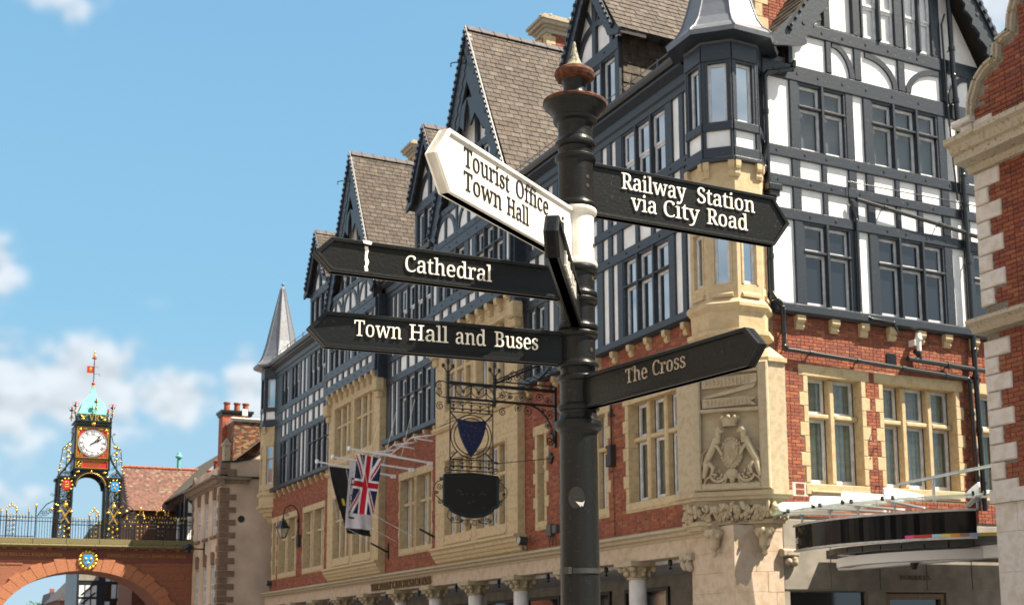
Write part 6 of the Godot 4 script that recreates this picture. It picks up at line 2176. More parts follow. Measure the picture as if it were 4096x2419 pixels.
# ---------------------------------------------------------------- houses beyond the arch
func make_background() -> void:
	var h := thing("tiled_house", "house with a red-brown tiled roof and red ridge behind the clock", "house", Vector3(14, 0, -77))
	var g := ng()
	g.box(Vector3(11.4, 0, -80), Vector3(19, 9.1, -75))
	pg(h, "wall", g, M["clay_wall"])
	var r := ng()
	var e0 := Vector3(11.15, 9.05, -74.7)
	var e1 := Vector3(19.2, 9.05, -74.7)
	var t0 := Vector3(11.05, 11.75, -77.4)
	var t1 := Vector3(19.2, 11.75, -77.4)
	r.face(e0, e1, t1, t0, Vector3(15, 8, -78))
	r.face(Vector3(11.15, 9.05, -80.2), Vector3(19.2, 9.05, -80.2), t1, t0, Vector3(15, 8, -77))
	r.t3(e0, t0, Vector3(11.15, 9.05, -80.2), Vector3(-1, 0, 0))
	var ro := pg(h, "roof", r, M["tile_roof"])
	var al := Vector3(1, 0, 0)
	var upv := (t0 - e0)
	upv.x = 0
	var L := upv.length()
	upv = upv.normalized()
	var fr := Transform3D(Basis(al, upv, al.cross(upv)), Vector3(0, 9.05, -74.7))
	var jobs: Array = []
	var v := 0.0
	var j := 0
	while v < L:
		var u := 11.05 - (0.08 if j % 2 else 0.0)
		while u < 15.4:
			var c := Color(0.20, 0.085, 0.055) * rng.randf_range(0.65, 1.35)
			if rng.randf() < 0.12: c = Color(0.28, 0.20, 0.14)
			jobs.append([fr * Transform3D(Basis(Vector3(1, 0, 0), 0.06), Vector3(0, v, 0.015)), u, u + 0.155, 0.0, 0.14, c])
			u += 0.165
		v += 0.125
		j += 1
	commit_pieces(ro, jobs, "roof_tile", "slates", 0.012, 0.0)
	for k in 22:
		var rt := ng()
		rt.tube([Vector3(11.0 + k * 0.36, 11.78, -77.4), Vector3(11.34 + k * 0.36, 11.78, -77.4)], 0.10, 8)
		pg(ro, "ridge_tile", rt, M["clay"])
	var cu := ng()
	cu.lathe(Vector3(14.05, 11.8, -77.4), [Vector2(0.11, 0.0), Vector2(0.10, 0.62), Vector2(0.2, 0.66), Vector2(0.2, 0.74), Vector2(0.12, 0.82), Vector2(0.08, 0.95), Vector2(0.0, 0.98)], 12)
	pg(ro, "copper_vent", cu, M["copper"])
	# timbered house along the walls
	var t := thing("timbered_house", "black timbered house with white panels and mossy slate roof behind the railings", "house", Vector3(15, 0, -77))
	var x := Transform3D(LF.basis, Vector3(13.5, 0, 0))
	var w := ng(x)
	w.slab(-88.0, -69.6, 0.0, 9.4, -4.0, -0.06)
	pg(t, "wall", w, M["timber"])
	for k in 14:
		var u := -87.5 + k * 1.3
		sb(t, "post", x, u, u + 0.2, 6.0, 9.4, -0.1, 0.05, M["timber"])
		if k % 2 == 0: sb(t, "plaster_panel", x, u + 0.22, u + 0.75, 7.0, 8.6, -0.1, 0.0, M["white"])
		else: sb(t, "window", x, u + 0.3, u + 1.1, 7.4, 8.6, -0.1, -0.01, M["glass_sky"])
	var f := Transform3D(Basis.IDENTITY, Vector3(0, 0, -69.55))
	sb(t, "wall", f, 13.0, 18.0, 0.0, 9.6, -0.2, -0.02, M["timber"])
	sb(t, "plaster_panel", f, 13.15, 13.85, 7.1, 8.3, -0.1, 0.0, M["white"])
	sb(t, "plaster_panel", f, 13.18, 13.85, 8.5, 9.35, -0.1, 0.0, M["white"])
	var br := ng(f)
	br.prism(PackedVector2Array([Vector2(13.1, 9.2), Vector2(13.3, 9.35), Vector2(13.9, 8.6), Vector2(13.75, 8.5)]), -0.1, 0.03)
	pg(t, "brace", br, M["timber"])
	var rr := ng()
	var a0 := Vector3(13.05, 9.72, -69.2)
	var a1 := Vector3(13.05, 9.72, -88)
	var b0 := Vector3(15.6, 12.3, -69.2)
	var b1 := Vector3(15.6, 12.3, -88)
	rr.face(a0, a1, b1, b0, Vector3(16, 8, -78))
	rr.box(Vector3(13.05, 9.55, -88), Vector3(13.2, 9.70, -69.2))
	pg(t, "roof", rr, M["mossy_roof"])
	var gu := ng()
	gu.tube([Vector3(13.0, 9.6, -69.3), Vector3(13.0, 9.6, -88)], 0.07, 6)
	pg(t, "gutter", gu, M["iron"])
	# houses seen under and through the arch
	var s := thing("timbered_shop", "black-and-white timbered shop house seen through the arch", "house", Vector3(14, 0, -92))
	var sx := Transform3D(Basis.IDENTITY, Vector3(0, 0, -86))
	var sg := ng(sx)
	sg.slab(9.85, 13.6, 0.0, 7.2, -6.0, 0.0)
	pg(s, "wall", sg, M["timber"])
	sb(s, "plaster_panel", sx, 9.95, 11.1, 5.75, 6.6, -0.05, 0.03, M["clad"])
	for k in 3:
		for q in 4: sb(s, "plaster_panel", sx, 10.0 + k * 0.36, 10.28 + k * 0.36, 2.2 + q * 0.85, 2.9 + q * 0.85, -0.05, 0.02, M["white"])
	for k in 6:
		for q in 5: sb(s, "window", sx, 11.5 + k * 0.36, 11.78 + k * 0.36, 1.5 + q * 1.05, 2.35 + q * 1.05, -0.05, 0.04, M["sash"] if (k + q) % 3 else M["glass_sky"])
	var bt := ng(sx)
	for q in [[10.1, 4.9, 11.0, 5.6], [10.1, 4.3, 11.0, 5.0]]: bt.prism(PackedVector2Array([Vector2(q[0], q[1]), Vector2(q[0] + 0.15, q[1]), Vector2(q[2], q[3]), Vector2(q[2] - 0.15, q[3])]), 0.0, 0.06)
	pg(s, "brace", bt, M["timber"])
	var sr := ng(sx)
	sr.prism(PackedVector2Array([Vector2(9.7, 6.9), Vector2(13.6, 6.9), Vector2(13.6, 9.5), Vector2(11.2, 9.5)]), -6.0, 0.2)
	pg(s, "roof", sr, M["mossy_roof"])
	var b := thing("brick_house", "small brick house with a slate roof seen low under the arch", "house", Vector3(9.5, 0, -100))
	var bx := Transform3D(Basis.IDENTITY, Vector3(0, 0, -100))
	sb(b, "wall", bx, 10.4, 13.0, 0.0, 5.0, -8.0, 0.0, M["clay_wall"])
	var bg := ng(bx)
	bg.prism(PackedVector2Array([Vector2(10.1, 5.0), Vector2(13.2, 5.0), Vector2(13.2, 6.6), Vector2(11.5, 6.6)]), -8.0, 0.2)
	pg(b, "roof", bg, M["ridge"])
	for q in 2: sb(b, "window", bx, 10.6 + q * 0.9, 11.2 + q * 0.9, 3.2, 4.5, -0.05, 0.03, M["sash"])
	var d := thing("slate_house", "far house with a grey slate gable and chimney beyond the arch", "house", Vector3(10.5, 0, -112))
	var dx := Transform3D(Basis.IDENTITY, Vector3(0, 0, -112))
	sb(d, "wall", dx, 10.9, 14.0, 0.0, 5.0, -6.0, 0.0, M["clad"])
	var dg := ng(dx)
	dg.prism(PackedVector2Array([Vector2(10.8, 4.9), Vector2(14.2, 4.9), Vector2(14.0, 6.05), Vector2(10.95, 6.05)]), -6.0, 0.2)
	pg(d, "roof", dg, M["ridge"])
	sb(d, "chimney", dx, 10.95, 11.25, 6.0, 6.35, -1.0, -0.5, M["clay"])
	# tree
	var tr := thing("leafy_tree", "bright green leafy tree far down the street under the arch", "tree", Vector3(10.4, 0, -118))
	var tk := ng()
	tk.tube([Vector3(10.4, 0, -118), Vector3(10.5, 2.0, -118), Vector3(10.3, 3.6, -118)], 0.22, 8, 0.1)
	for k in 5:
		var a := TAU * k / 5
		tk.tube([Vector3(10.4, 2.4, -118), Vector3(10.4 + cos(a) * 0.9, 3.8, -118 + sin(a) * 0.9)], 0.08, 6, 0.03)
	pg(tr, "trunk", tk, M["bark"])
	var lv := ng()
	for k in 1600:
		var dir := Vector3(rng.randfn(), rng.randfn(), rng.randfn()).normalized()
		var rad := pow(rng.randf(), 0.45) * (1.35 + 0.35 * sin(dir.x * 7.0) * cos(dir.z * 6.0 + dir.y * 4.0))
		var p := Vector3(10.4, 4.2, -118) + dir * rad * Vector3(1.15, 0.95, 1.15)
		var n := Vector3(rng.randfn(), rng.randfn() + 0.6, rng.randfn()).normalized()
		var s1 := n.cross(Vector3(0.3, 0.2, 0.9)).normalized() * 0.10
		var s2 := n.cross(s1).normalized() * 0.07
		lv.q4(p - s1, p + s2, p + s1, p - s2, n)
	pg(tr, "crown", lv, M["leaf"])

# ---------------------------------------------------------------- houses on the sunny side of the street, seen only as light and reflections
func make_opposite_row() -> void:
	var kinds := [["white rendered", lin(0.74, 0.72, 0.68)], ["cream rendered", lin(0.70, 0.66, 0.58)], ["pale buff stone", lin(0.62, 0.58, 0.50)], ["light grey painted", lin(0.60, 0.60, 0.60)], ["ivory painted", lin(0.74, 0.71, 0.64)], ["pinkish plastered", lin(0.66, 0.58, 0.54)], ["chalk white gabled", lin(0.76, 0.75, 0.73)], ["yellow washed", lin(0.64, 0.56, 0.42)]]
	var z := 22.0
	for i in kinds.size():
		var w := 11.5
		var h := 8.6 + 1.1 * ((i * 5) % 3)
		var m: StandardMaterial3D = M["render_cream"].duplicate()
		m.albedo_color = kinds[i][1]
		var t := thing("street_house", kinds[i][0] + " house with a red tiled roof across the street from the hotel", "house", Vector3(-8, 0, z - w / 2), "houses across the street")
		var x := Transform3D(Basis(Vector3(0, 0, -1), Vector3(0, 1, 0), Vector3(1, 0, 0)), Vector3(-4.2, 0, z - w / 2))
		var holes: Array = []
		for r in 2:
			for k in 4: holes.append([-4.6 + k * 2.55, -3.3 + k * 2.55, 1.0 + r * 3.2, 2.9 + r * 3.2])
		var g := ng(x)
		holed(g, -w / 2 + 0.02, w / 2 - 0.02, 0.0, h, holes, -0.3, 0.0)
		pg(t, "wall", g, m)
		sb(t, "rooms", x, -w / 2 + 0.03, w / 2 - 0.03, 0.0, h, -8.0, -0.31, M["room"])
		for q in holes:
			var f := ng(x)
			f.slab(q[0], q[0] + 0.08, q[2], q[3], -0.2, -0.1)
			f.slab(q[1] - 0.08, q[1], q[2], q[3], -0.2, -0.1)
			f.slab(q[0] + 0.08, q[1] - 0.08, q[2], q[2] + 0.08, -0.2, -0.1)
			f.slab(q[0] + 0.08, q[1] - 0.08, q[3] - 0.08, q[3], -0.2, -0.1)
			var wn := pg(t, "window", f, M["sash"])
			sb(wn, "pane", x, q[0], q[1], q[2], q[3], -0.18, -0.17, M["glass_dark"])
		var rx := Transform3D(Basis(Vector3(1, 0, 0), Vector3(0, 1, 0), Vector3(0, 0, 1)), Vector3(0, 0, z - w))
		var rg := ng(rx)
		rg.prism(PackedVector2Array([Vector2(-3.9, h - 0.1), Vector2(-8.2, h + 4.2), Vector2(-12.5, h - 0.1)]), 0.02, w - 0.02)
		pg(t, "roof", rg, M["tile_roof"])
		z -= w
# ---------------------------------------------------------------- things fixed to the hotel front
func make_wall_things() -> void:
	hanging_sign()
	flags()
	# lantern on a swan-neck arm
	var z := -54.85
	var l := thing("wall_lantern", "black street lantern hanging from a curved iron arm on the hotel wall", "lantern", Vector3(14.6, 6.0, z))
	var a := ng()
	a.tube([Vector3(14.96, 5.7, z), Vector3(14.96, 7.0, z), Vector3(14.9, 7.3, z), Vector3(14.75, 7.48, z), Vector3(14.58, 7.5, z), Vector3(14.42, 7.40, z), Vector3(14.33, 7.2, z), Vector3(14.31, 6.9, z)], 0.026, 7)
	a.tube(spiral(Vector3(14.45, 7.12, z), 0.09, 1.2, -1.0), 0.014, 5)
	a.ball(Vector3(14.95, 6.85, z), Vector3(0.07, 0.09, 0.07), 8, 6)
	pg(l, "arm", a, M["iron"])
	var c := Vector3(14.31, 0, z)
	var hd := ng()
	hd.lathe(c, [Vector2(0.30, 6.50), Vector2(0.31, 6.55), Vector2(0.20, 6.68), Vector2(0.13, 6.80), Vector2(0.06, 6.86), Vector2(0.04, 6.95)], 6, false)
	hd.lathe(c, [Vector2(0.0, 6.08), Vector2(0.12, 6.10), Vector2(0.12, 6.14)], 6, false)
	for k in 6:
		var t := TAU * k / 6
		hd.tube([c + Vector3(cos(t) * 0.13, 6.12, sin(t) * 0.13), c + Vector3(cos(t) * 0.27, 6.52, sin(t) * 0.27)], 0.014, 4)
	pg(l, "lamp_head", hd, M["iron"])
	var gl := ng()
	gl.lathe(c, [Vector2(0.12, 6.13), Vector2(0.26, 6.51)], 6, false)
	pg(l, "glazing", gl, M["lamp_glass"])
	var bb := ng()
	bb.box(Vector3(14.86, 5.72, z + 0.05), Vector3(14.99, 6.22, z + 0.35))
	pg(l, "control_box", bb, M["plastic"])
	# wall box with a yellow label on its pole, section next to the finger post
	var wb := thing("meter_box", "black box with yellow number 4 label below an iron spike on red brick", "box", Vector3(14.9, 6.0, -27.03))
	var zz := -27.03
	var g := ng(LF)
	g.tube([Vector3(zz, 6.2, 0.06), Vector3(zz, 7.0, 0.06)], 0.02, 6)
	g.ball(Vector3(zz, 6.98, 0.06), Vector3(0.06, 0.05, 0.06), 7, 5)
	g.lathe(Vector3(zz, 7.0, 0.06), [Vector2(0.035, 0.0), Vector2(0.04, 0.06), Vector2(0.02, 0.2), Vector2(0.035, 0.24), Vector2(0.0, 0.3)], 8)
	g.tube([Vector3(zz - 0.02, 6.95, 0.06), Vector3(zz + 0.18, 6.95, 0.06)], 0.018, 6)
	pg(wb, "iron_spike", g, M["iron"])
	var bx := ng(LF)
	bx.slab(zz - 0.11, zz + 0.13, 5.72, 6.24, 0.0, 0.17, 0.015)
	pg(wb, "box", bx, M["plastic"])
	sb(wb, "label", LF, zz - 0.09, zz - 0.02, 6.02, 6.15, 0.168, 0.173, M["yellow"])
	text3(wb, "number", "4", "Droid Sans", 0.14, 0.003, Transform3D(LF.basis, LF * Vector3(zz - 0.055, 6.085, 0.176)), "letter_black", 0.6, 700)
	var cb := ng(LF)
	cb.tube([Vector3(zz + 0.02, 5.75, 0.05), Vector3(zz + 0.05, 5.55, 0.04), Vector3(zz + 0.04, 4.3, 0.02), Vector3(zz + 0.05, 4.05, 0.03)], 0.008, 5)
	pg(wb, "cable", cb, M["plastic"])
	# floodlights
	for q in [["round floodlight on the stone foot of the bay beside the narrow window", -31.65, 4.26, "floodlight"], ["small round floodlight near the end of the brick wall by the corner turret", -58.6, 4.35, "floodlight"]]:
		var fl := thing("floodlight", q[0], "light", Vector3(14.8, q[2], q[1]), "floodlights on the hotel")
		var f := ng(LF)
		f.tube([Vector3(q[1], q[2], 0.16), Vector3(q[1] - 0.02, q[2] + 0.02, 0.38)], 0.12, 12)
		f.tube([Vector3(q[1] - 0.13, q[2], 0.22), Vector3(q[1] - 0.13, q[2] - 0.22, 0.2), Vector3(q[1] + 0.13, q[2] - 0.22, 0.2), Vector3(q[1] + 0.13, q[2], 0.22)], 0.016, 5)
		pg(fl, "lamp_body", f, M["plastic"])
		var fg := ng(LF)
		fg.tube([Vector3(q[1] - 0.02, q[2] + 0.02, 0.382), Vector3(q[1] - 0.02, q[2] + 0.02, 0.39)], 0.10, 12)
		pg(fl, "lens", fg, M["steel"])
	var eb := thing("electric_boxes", "two grey electrical boxes with hanging cables on the brick below the narrow window", "box", Vector3(14.9, 4.4, -30.2))
	var e := ng(LF)
	e.slab(-30.5, -30.25, 4.3, 4.62, 0.0, 0.14, 0.015)
	e.slab(-30.2, -29.98, 4.36, 4.58, 0.0, 0.12, 0.015)
	pg(eb, "casing", e, M["steel_dark"])
	var ec := ng(LF)
	for k in 3: ec.tube([Vector3(-30.42 + k * 0.16, 4.3, 0.05), Vector3(-30.46 + k * 0.18, 4.15, 0.06), Vector3(-30.5 + k * 0.2, 4.02, 0.03)], 0.012, 5)
	pg(eb, "cable", ec, M["plastic"])
	# black brackets low on the brick
	for q in [["slanting black iron arm on the brick left of the four-light window", -43.3, 4.75], ["slanting black iron arm on the brick beside the big stone bay", -38.5, 4.85]]:
		var th := thing("banner_arm", q[0], "flag holder", Vector3(14.8, q[2], q[1]), "slanting banner arms")
		var i := ng(LF)
		i.tube([Vector3(q[1], q[2], 0.05), Vector3(q[1] - 0.1, q[2] + 0.3, 0.62)], 0.035, 7)
		i.slab(q[1] - 0.06, q[1] + 0.06, q[2] - 0.25, q[2] + 0.3, 0.0, 0.05)
		pg(th, "arm", i, M["iron"])
	# satellite feed horn on the lane front
	var an := thing("white_antenna", "white plastic antenna unit on the sunlit brick under the black sill", "antenna", Vector3(20.1, 8.1, -21.8))
	var ag := ng(RF)
	ag.lathe(Vector3(20.13, 8.2, 0.2), [Vector2(0.0, 0.22), Vector2(0.06, 0.21), Vector2(0.085, 0.1), Vector2(0.085, 0.06), Vector2(0.06, 0.05), Vector2(0.055, -0.2), Vector2(0.0, -0.2)], 14)
	pg(an, "housing", ag, M["plastic_white"])
	var ab := ng(RF)
	ab.slab(20.0, 20.08, 8.12, 8.26, 0.0, 0.22)
	pg(an, "bracket", ab, M["plastic_white"])

func hanging_sign() -> void:
	var Z := -30.1
	var t := thing("hanging_sign", "wrought iron hanging sign with blue shield above a dark curved board on the hotel wall", "sign", Vector3(13.5, 6.0, Z))
	var x := Transform3D(Basis.IDENTITY, Vector3(0, 0, Z))
	# bracket from the wall
	var b := ng(x)
	b.slab(14.93, 14.99, 6.6, 8.75, -0.04, 0.04)
	b.slab(11.9, 14.95, 8.06, 8.14, -0.035, 0.035)
	b.slab(11.9, 14.95, 7.68, 7.74, -0.03, 0.03)
	b.slab(13.2, 14.95, 8.22, 8.25, -0.02, 0.02)
	b.tube([Vector3(13.25, 8.18, 0), Vector3(14.93, 8.98, 0)], 0.028, 6)
	b.tube([Vector3(13.25, 8.26, 0), Vector3(14.93, 9.06, 0)], 0.018, 6)
	b.tube([Vector3(14.2, 8.1, 0), Vector3(14.9, 8.8, 0)], 0.028, 6)
	var cv: Array = []
	for i in 15:
		var a := PI / 2 * i / 14
		cv.append(Vector3(14.1 + 0.80 * sin(a), 7.70 - 0.92 * (1 - cos(a)), 0))
	b.tube(cv, 0.03, 6)
	b.tube(spiral(Vector3(14.80, 6.78, 0), 0.12, 1.5, -1.0, 0.0), 0.02, 5)
	var arm := pg(t, "bracket", b, M["iron"])
	var s := ng(x)
	for q in [[13.62, 8.34, 0.10, 1], [13.85, 8.40, 0.16, -1], [14.12, 8.52, 0.20, 1], [14.45, 8.60, 0.22, -1], [14.75, 8.46, 0.14, 1], [14.68, 8.80, 0.10, 1], [13.45, 7.90, 0.10, 1], [13.65, 7.86, 0.09, -1], [14.0, 7.88, 0.11, 1], [14.25, 7.86, 0.10, -1], [14.5, 7.9, 0.12, 1], [14.75, 7.86, 0.10, -1], [14.15, 7.52, 0.13, 1], [13.9, 7.58, 0.11, -1], [14.80, 7.45, 0.13, 1], [14.72, 7.18, 0.08, -1], [14.6, 7.55, 0.08, 1], [14.84, 8.2, 0.08, 1], [14.35, 8.28, 0.09, 1], [14.85, 7.0, 0.06, 1]]:
		s.tube(spiral(Vector3(q[0], q[1], 0), q[2], 1.7, q[3], q[0] * 3.0, 22), 0.012, 5)
		s.ball(Vector3(q[0], q[1], 0), Vector3(0.028, 0.028, 0.02), 6, 4)
	s.tube([Vector3(13.3, 8.12, 0), Vector3(13.5, 7.98, 0), Vector3(13.75, 7.95, 0), Vector3(14.1, 8.03, 0)], 0.012, 5)
	s.tube([Vector3(13.4, 8.26, 0), Vector3(13.75, 8.55, 0), Vector3(14.1, 8.33, 0), Vector3(14.4, 8.27, 0)], 0.014, 5)
	pg(arm, "scrollwork", s, M["iron"])
	# uprights with leafy finials
	for q in [11.94, 13.22]:
		var u := ng(x)
		u.tube([Vector3(q, 7.55, 0), Vector3(q, 8.4, 0)], 0.04, 8)
		for v in [7.62, 7.72, 8.10, 8.2, 8.3]: u.ball(Vector3(q, v, 0), Vector3(0.06, 0.03, 0.06), 8, 5)
		u.lathe(Vector3(q, 8.3, 0), [Vector2(0.03, 0), Vector2(0.018, 0.15), Vector2(0.02, 0.25), Vector2(0.05, 0.33), Vector2(0.035, 0.42), Vector2(0.0, 0.50)], 8)
		for e in [-1.0, 1.0]:
			u.tube([Vector3(q, 8.28, 0), Vector3(q + e * 0.06, 8.42, 0), Vector3(q + e * 0.13, 8.5, 0)], 0.016, 5)
			u.ball(Vector3(q + e * 0.13, 8.53, 0), Vector3(0.05, 0.06, 0.03), 7, 5)
		pg(t, "upright", u, M["iron"])
	# arched band between the rails
	var bd := ng(x)
	for k in 3:
		var cx := 12.15 + k * 0.42
		bd.tube(arc3(cx, 7.84, 0.21, 0.0, 0.0, PI), 0.014, 5)
		bd.tube(arc3(cx + 0.21, 7.98, 0.21, 0.0, PI, TAU), 0.012, 5)
		bd.tube([Vector3(cx, 7.72, 0), Vector3(cx, 7.95, 0)], 0.014, 5)
		bd.ball(Vector3(cx, 7.98, 0), Vector3(0.03, 0.06, 0.03), 6, 5)
		bd.ball(Vector3(cx + 0.21, 7.9, 0), Vector3(0.045, 0.045, 0.03), 6, 5)
	for e in [[11.7, 8.0, 0.1], [11.72, 7.83, 0.09], [11.73, 7.48, 0.11], [13.45, 7.45, 0.11]]: bd.tube(spiral(Vector3(e[0], e[1], 0), e[2], 1.7, 1.0, 1.0, 20), 0.013, 5)
	bd.tube([Vector3(11.93, 8.1, 0), Vector3(11.7, 8.13, 0), Vector3(11.6, 8.05, 0)], 0.014, 5)
	bd.tube([Vector3(11.93, 7.7, 0), Vector3(11.72, 7.73, 0), Vector3(11.62, 7.82, 0)], 0.014, 5)
	pg(t, "scroll_band", bd, M["iron"])
	# hanging frame
	var f := ng(x)
	for q in [12.0, 13.17]: f.tube([Vector3(q, 5.75, 0), Vector3(q, 7.7, 0)], 0.016, 6)
	for v in [7.62, 7.45, 7.36, 6.15, 5.98, 5.87]: f.tube([Vector3(12.0, v, 0), Vector3(13.17, v, 0)], 0.016, 6)
	for k in 5:
		var cx := 12.1 + k * 0.24
		for vv in [7.45, 5.98]:
			f.tube([Vector3(cx, vv, 0), Vector3(cx, vv + 0.17, 0)], 0.012, 5)
			for e in [-1.0, 1.0]: f.tube([Vector3(cx, vv + 0.05, 0), Vector3(cx + e * 0.05, vv + 0.12, 0), Vector3(cx + e * 0.10, vv + 0.13, 0)], 0.01, 4)
			f.ball(Vector3(cx, vv - 0.03, 0), Vector3(0.035, 0.035, 0.03), 6, 4)
			f.ball(Vector3(cx, vv + 0.17, 0), Vector3(0.03, 0.03, 0.03), 6, 4)
	for r in [0.555, 0.47]: f.tube(arc3(12.58, 6.75, r, 0, 0, TAU, 36), 0.015, 5)
	for q in [[12.02, 7.34, 12.2, 7.14], [13.15, 7.34, 12.96, 7.14], [12.02, 6.17, 12.2, 6.36], [13.15, 6.17, 12.96, 6.36]]:
		f.tube([Vector3(q[0], q[1], 0), Vector3(q[2], q[3], 0)], 0.02, 5)
		f.tube(spiral(Vector3(lerpf(q[0], q[2], 0.3), lerpf(q[1], q[3], 0.7), 0), 0.05, 1.3, 1.0), 0.008, 4)
	for e in [-1.0, 1.0]: f.tube(spiral(Vector3(12.585 + e * 0.66, 5.88, 0), 0.09, 1.6, e, 0.0, 20), 0.012, 5)
	pg(t, "hanging_frame", f, M["iron"])
	var sh := ng(x)
	var p := PackedVector2Array()
	for k in 11:
		var q := float(k) / 10
		p.append(Vector2(12.19 + 0.385 * (0.15 * q + 0.85 * pow(q, 2.2)), 7.18 - 0.96 * q))
	for k in 10:
		var q := 1.0 - float(k + 1) / 10
		p.append(Vector2(12.985 - 0.41 * (0.15 * q + 0.85 * pow(q, 2.2)), 7.18 - 0.96 * q))
	p.append(Vector2(12.58, 7.14))
	sh.prism(p, -0.02, 0.03)
	var so := pg(t, "blue_shield", sh, M["shield_blue"])
	var gi := ng(x)
	for k in 46:
		var u := 12.3 + rng.randf() * 0.62
		var v := 7.08 - rng.randf() * 0.6
		if absf(u - 12.58) < 0.36 - maxf(0.0, 6.95 - v) * 0.55: gi.ball(Vector3(u, v, 0.03), Vector3(rng.randf_range(0.008, 0.02), rng.randf_range(0.006, 0.012), 0.006), 6, 4)
	pg(so, "worn_gilding", gi, M["bronze"])
	# board
	var bo := PackedVector2Array([Vector2(11.83, 5.74), Vector2(12.2, 5.77), Vector2(12.57, 5.80), Vector2(12.95, 5.77), Vector2(13.30, 5.74), Vector2(13.30, 4.99)])
	for k in 13:
		var a := PI * k / 12
		bo.append(Vector2(12.57 + 0.60 * cos(a), 4.88 - 0.19 * sin(a) + 0.05 * absf(cos(a))))
	bo.append(Vector2(11.83, 4.99))
	var bg := ng(x)
	bg.prism(bo, -0.05, 0.05)
	var bm := pg(t, "sign_board", bg, M["board_green"])
	var inn := Geometry2D.offset_polygon(bo, -0.07)
	var ig := ng(x)
	ig.prism(inn[0], -0.055, 0.058)
	pg(bm, "board_face", ig, M["board_black"])
	var rim := ng(x)
	for i in bo.size():
		rim.tube([Vector3(bo[i].x, bo[i].y, 0.05), Vector3(bo[(i + 1) % bo.size()].x, bo[(i + 1) % bo.size()].y, 0.05)], 0.03, 6)
	pg(bm, "moulded_rim", rim, M["board_green"])
	var wl := ng(x)
	for q in [[12.22, 5.30, 0.07], [12.30, 5.22, 0.05], [12.5, 5.02, 0.05], [12.62, 5.08, 0.03], [12.85, 5.25, 0.06], [12.95, 5.27, 0.03], [12.45, 5.26, 0.02], [12.6, 5.25, 0.02], [12.9, 4.92, 0.03]]:
		wl.tube(arc3(q[0], q[1], q[2], 0.058, 0.4, 0.4 + PI * 0.8, 8), 0.006, 4)
	pg(bm, "worn_lettering", wl, M["bronze"])
	# side and bottom scrolls
	var sc := ng(x)
	for e in [-1.0, 1.0]:
		var o: float = 12.565 + e * 0.74
		sc.tube([Vector3(o, 5.62, 0), Vector3(o + e * 0.16, 5.56, 0), Vector3(o + e * 0.27, 5.4, 0), Vector3(o + e * 0.24, 5.25, 0), Vector3(o + e * 0.08, 5.12, 0), Vector3(o, 5.08, 0)], 0.012, 5)
		for q in [[0.10, 5.45, 0.09], [0.08, 5.08, 0.07], [0.06, 5.65, 0.05], [0.18, 5.3, 0.05]]: sc.tube(spiral(Vector3(o + e * q[0], q[1], 0), q[2], 1.7, e, 0.5, 20), 0.011, 5)
		sc.tube([Vector3(12.565 + e * 0.6, 4.86, 0), Vector3(12.565 + e * 0.62, 4.68, 0), Vector3(12.565 + e * 0.5, 4.55, 0), Vector3(12.565 + e * 0.3, 4.56, 0), Vector3(12.565 + e * 0.2, 4.62, 0), Vector3(12.565, 4.64, 0)], 0.011, 5)
		for q in [[0.36, 4.68, 0.08], [0.50, 4.64, 0.06], [0.12, 4.55, 0.08], [0.26, 4.6, 0.05]]: sc.tube(spiral(Vector3(12.565 + e * q[0], q[1], 0), q[2], 1.7, e, 1.5, 20), 0.011, 5)
	sc.ball(Vector3(12.565, 4.48, 0), Vector3(0.025, 0.08, 0.025), 6, 5)
	pg(t, "edge_scrolls", sc, M["iron"])
	# stay rod to a cast plate on the wall
	var st := ng(x)
	st.tube([Vector3(13.2, 6.12, 0), Vector3(13.32, 6.10, 0)], 0.03, 6)
	st.tube([Vector3(13.3, 6.10, 0), Vector3(14.95, 6.36, -0.3)], 0.010, 5)
	st.ball(Vector3(14.96, 6.37, -0.3), Vector3(0.05, 0.16, 0.12), 8, 6)
	st.ball(Vector3(14.96, 6.37, -0.3), Vector3(0.05, 0.06, 0.2), 8, 6)
	pg(t, "stay_rod", st, M["iron"])

func union_colour(u: float, v: float) -> Color:
	# u across 0..2, v 0..1 (flag proportions 2:1)
	var blue := Color(0.012, 0.016, 0.055)
	var white := Color(0.72, 0.72, 0.76)
	var red := Color(0.42, 0.006, 0.016)
	var dx := u - 1.0
	var dy := v - 0.5
	if absf(dx) < 0.10 or absf(dy) < 0.10: return red
	if absf(dx) < 0.1667 or absf(dy) < 0.1667: return white
	var s := 1.0 if dx * dy > 0.0 else -1.0
	var d := (dx * 0.5 - s * dy) / 1.118 * 2.0
	var off := d * (1.0 if dx > 0.0 else -1.0) * 0.5
	if off > -0.067 and off < 0.0: return red
	if absf(off) < 0.10: return white
	return blue

func cloth(g: G, tl: Vector3, tr: Vector3, bl: Vector3, br: Vector3, nu: int, nv: int, colour: Callable, amp: float, seed_: float) -> void:
	var P := func(i: int, j: int) -> Vector3:
		var u := float(i) / nu
		var v := float(j) / nv
		var p := tl.lerp(tr, u).lerp(bl.lerp(br, u), v)
		return p + Vector3(0.15, 0, 1).normalized() * amp * (0.25 + v) * (sin(u * 7.5 + v * 2.2 + seed_) + 0.5 * sin(u * 15.0 - v * 3.0 + seed_ * 2.0)) + Vector3(amp * 0.4 * sin(v * 5.0 + seed_), 0, 0)
	for i in nu:
		for j in nv:
			g.c = colour.call((i + 0.5) / nu, (j + 0.5) / nv)
			var a: Vector3 = P.call(i, j)
			var b: Vector3 = P.call(i + 1, j)
			var d: Vector3 = P.call(i + 1, j + 1)
			var e: Vector3 = P.call(i, j + 1)
			g.q4(a, b, d, e, (b - a).cross(e - a) * -1.0)

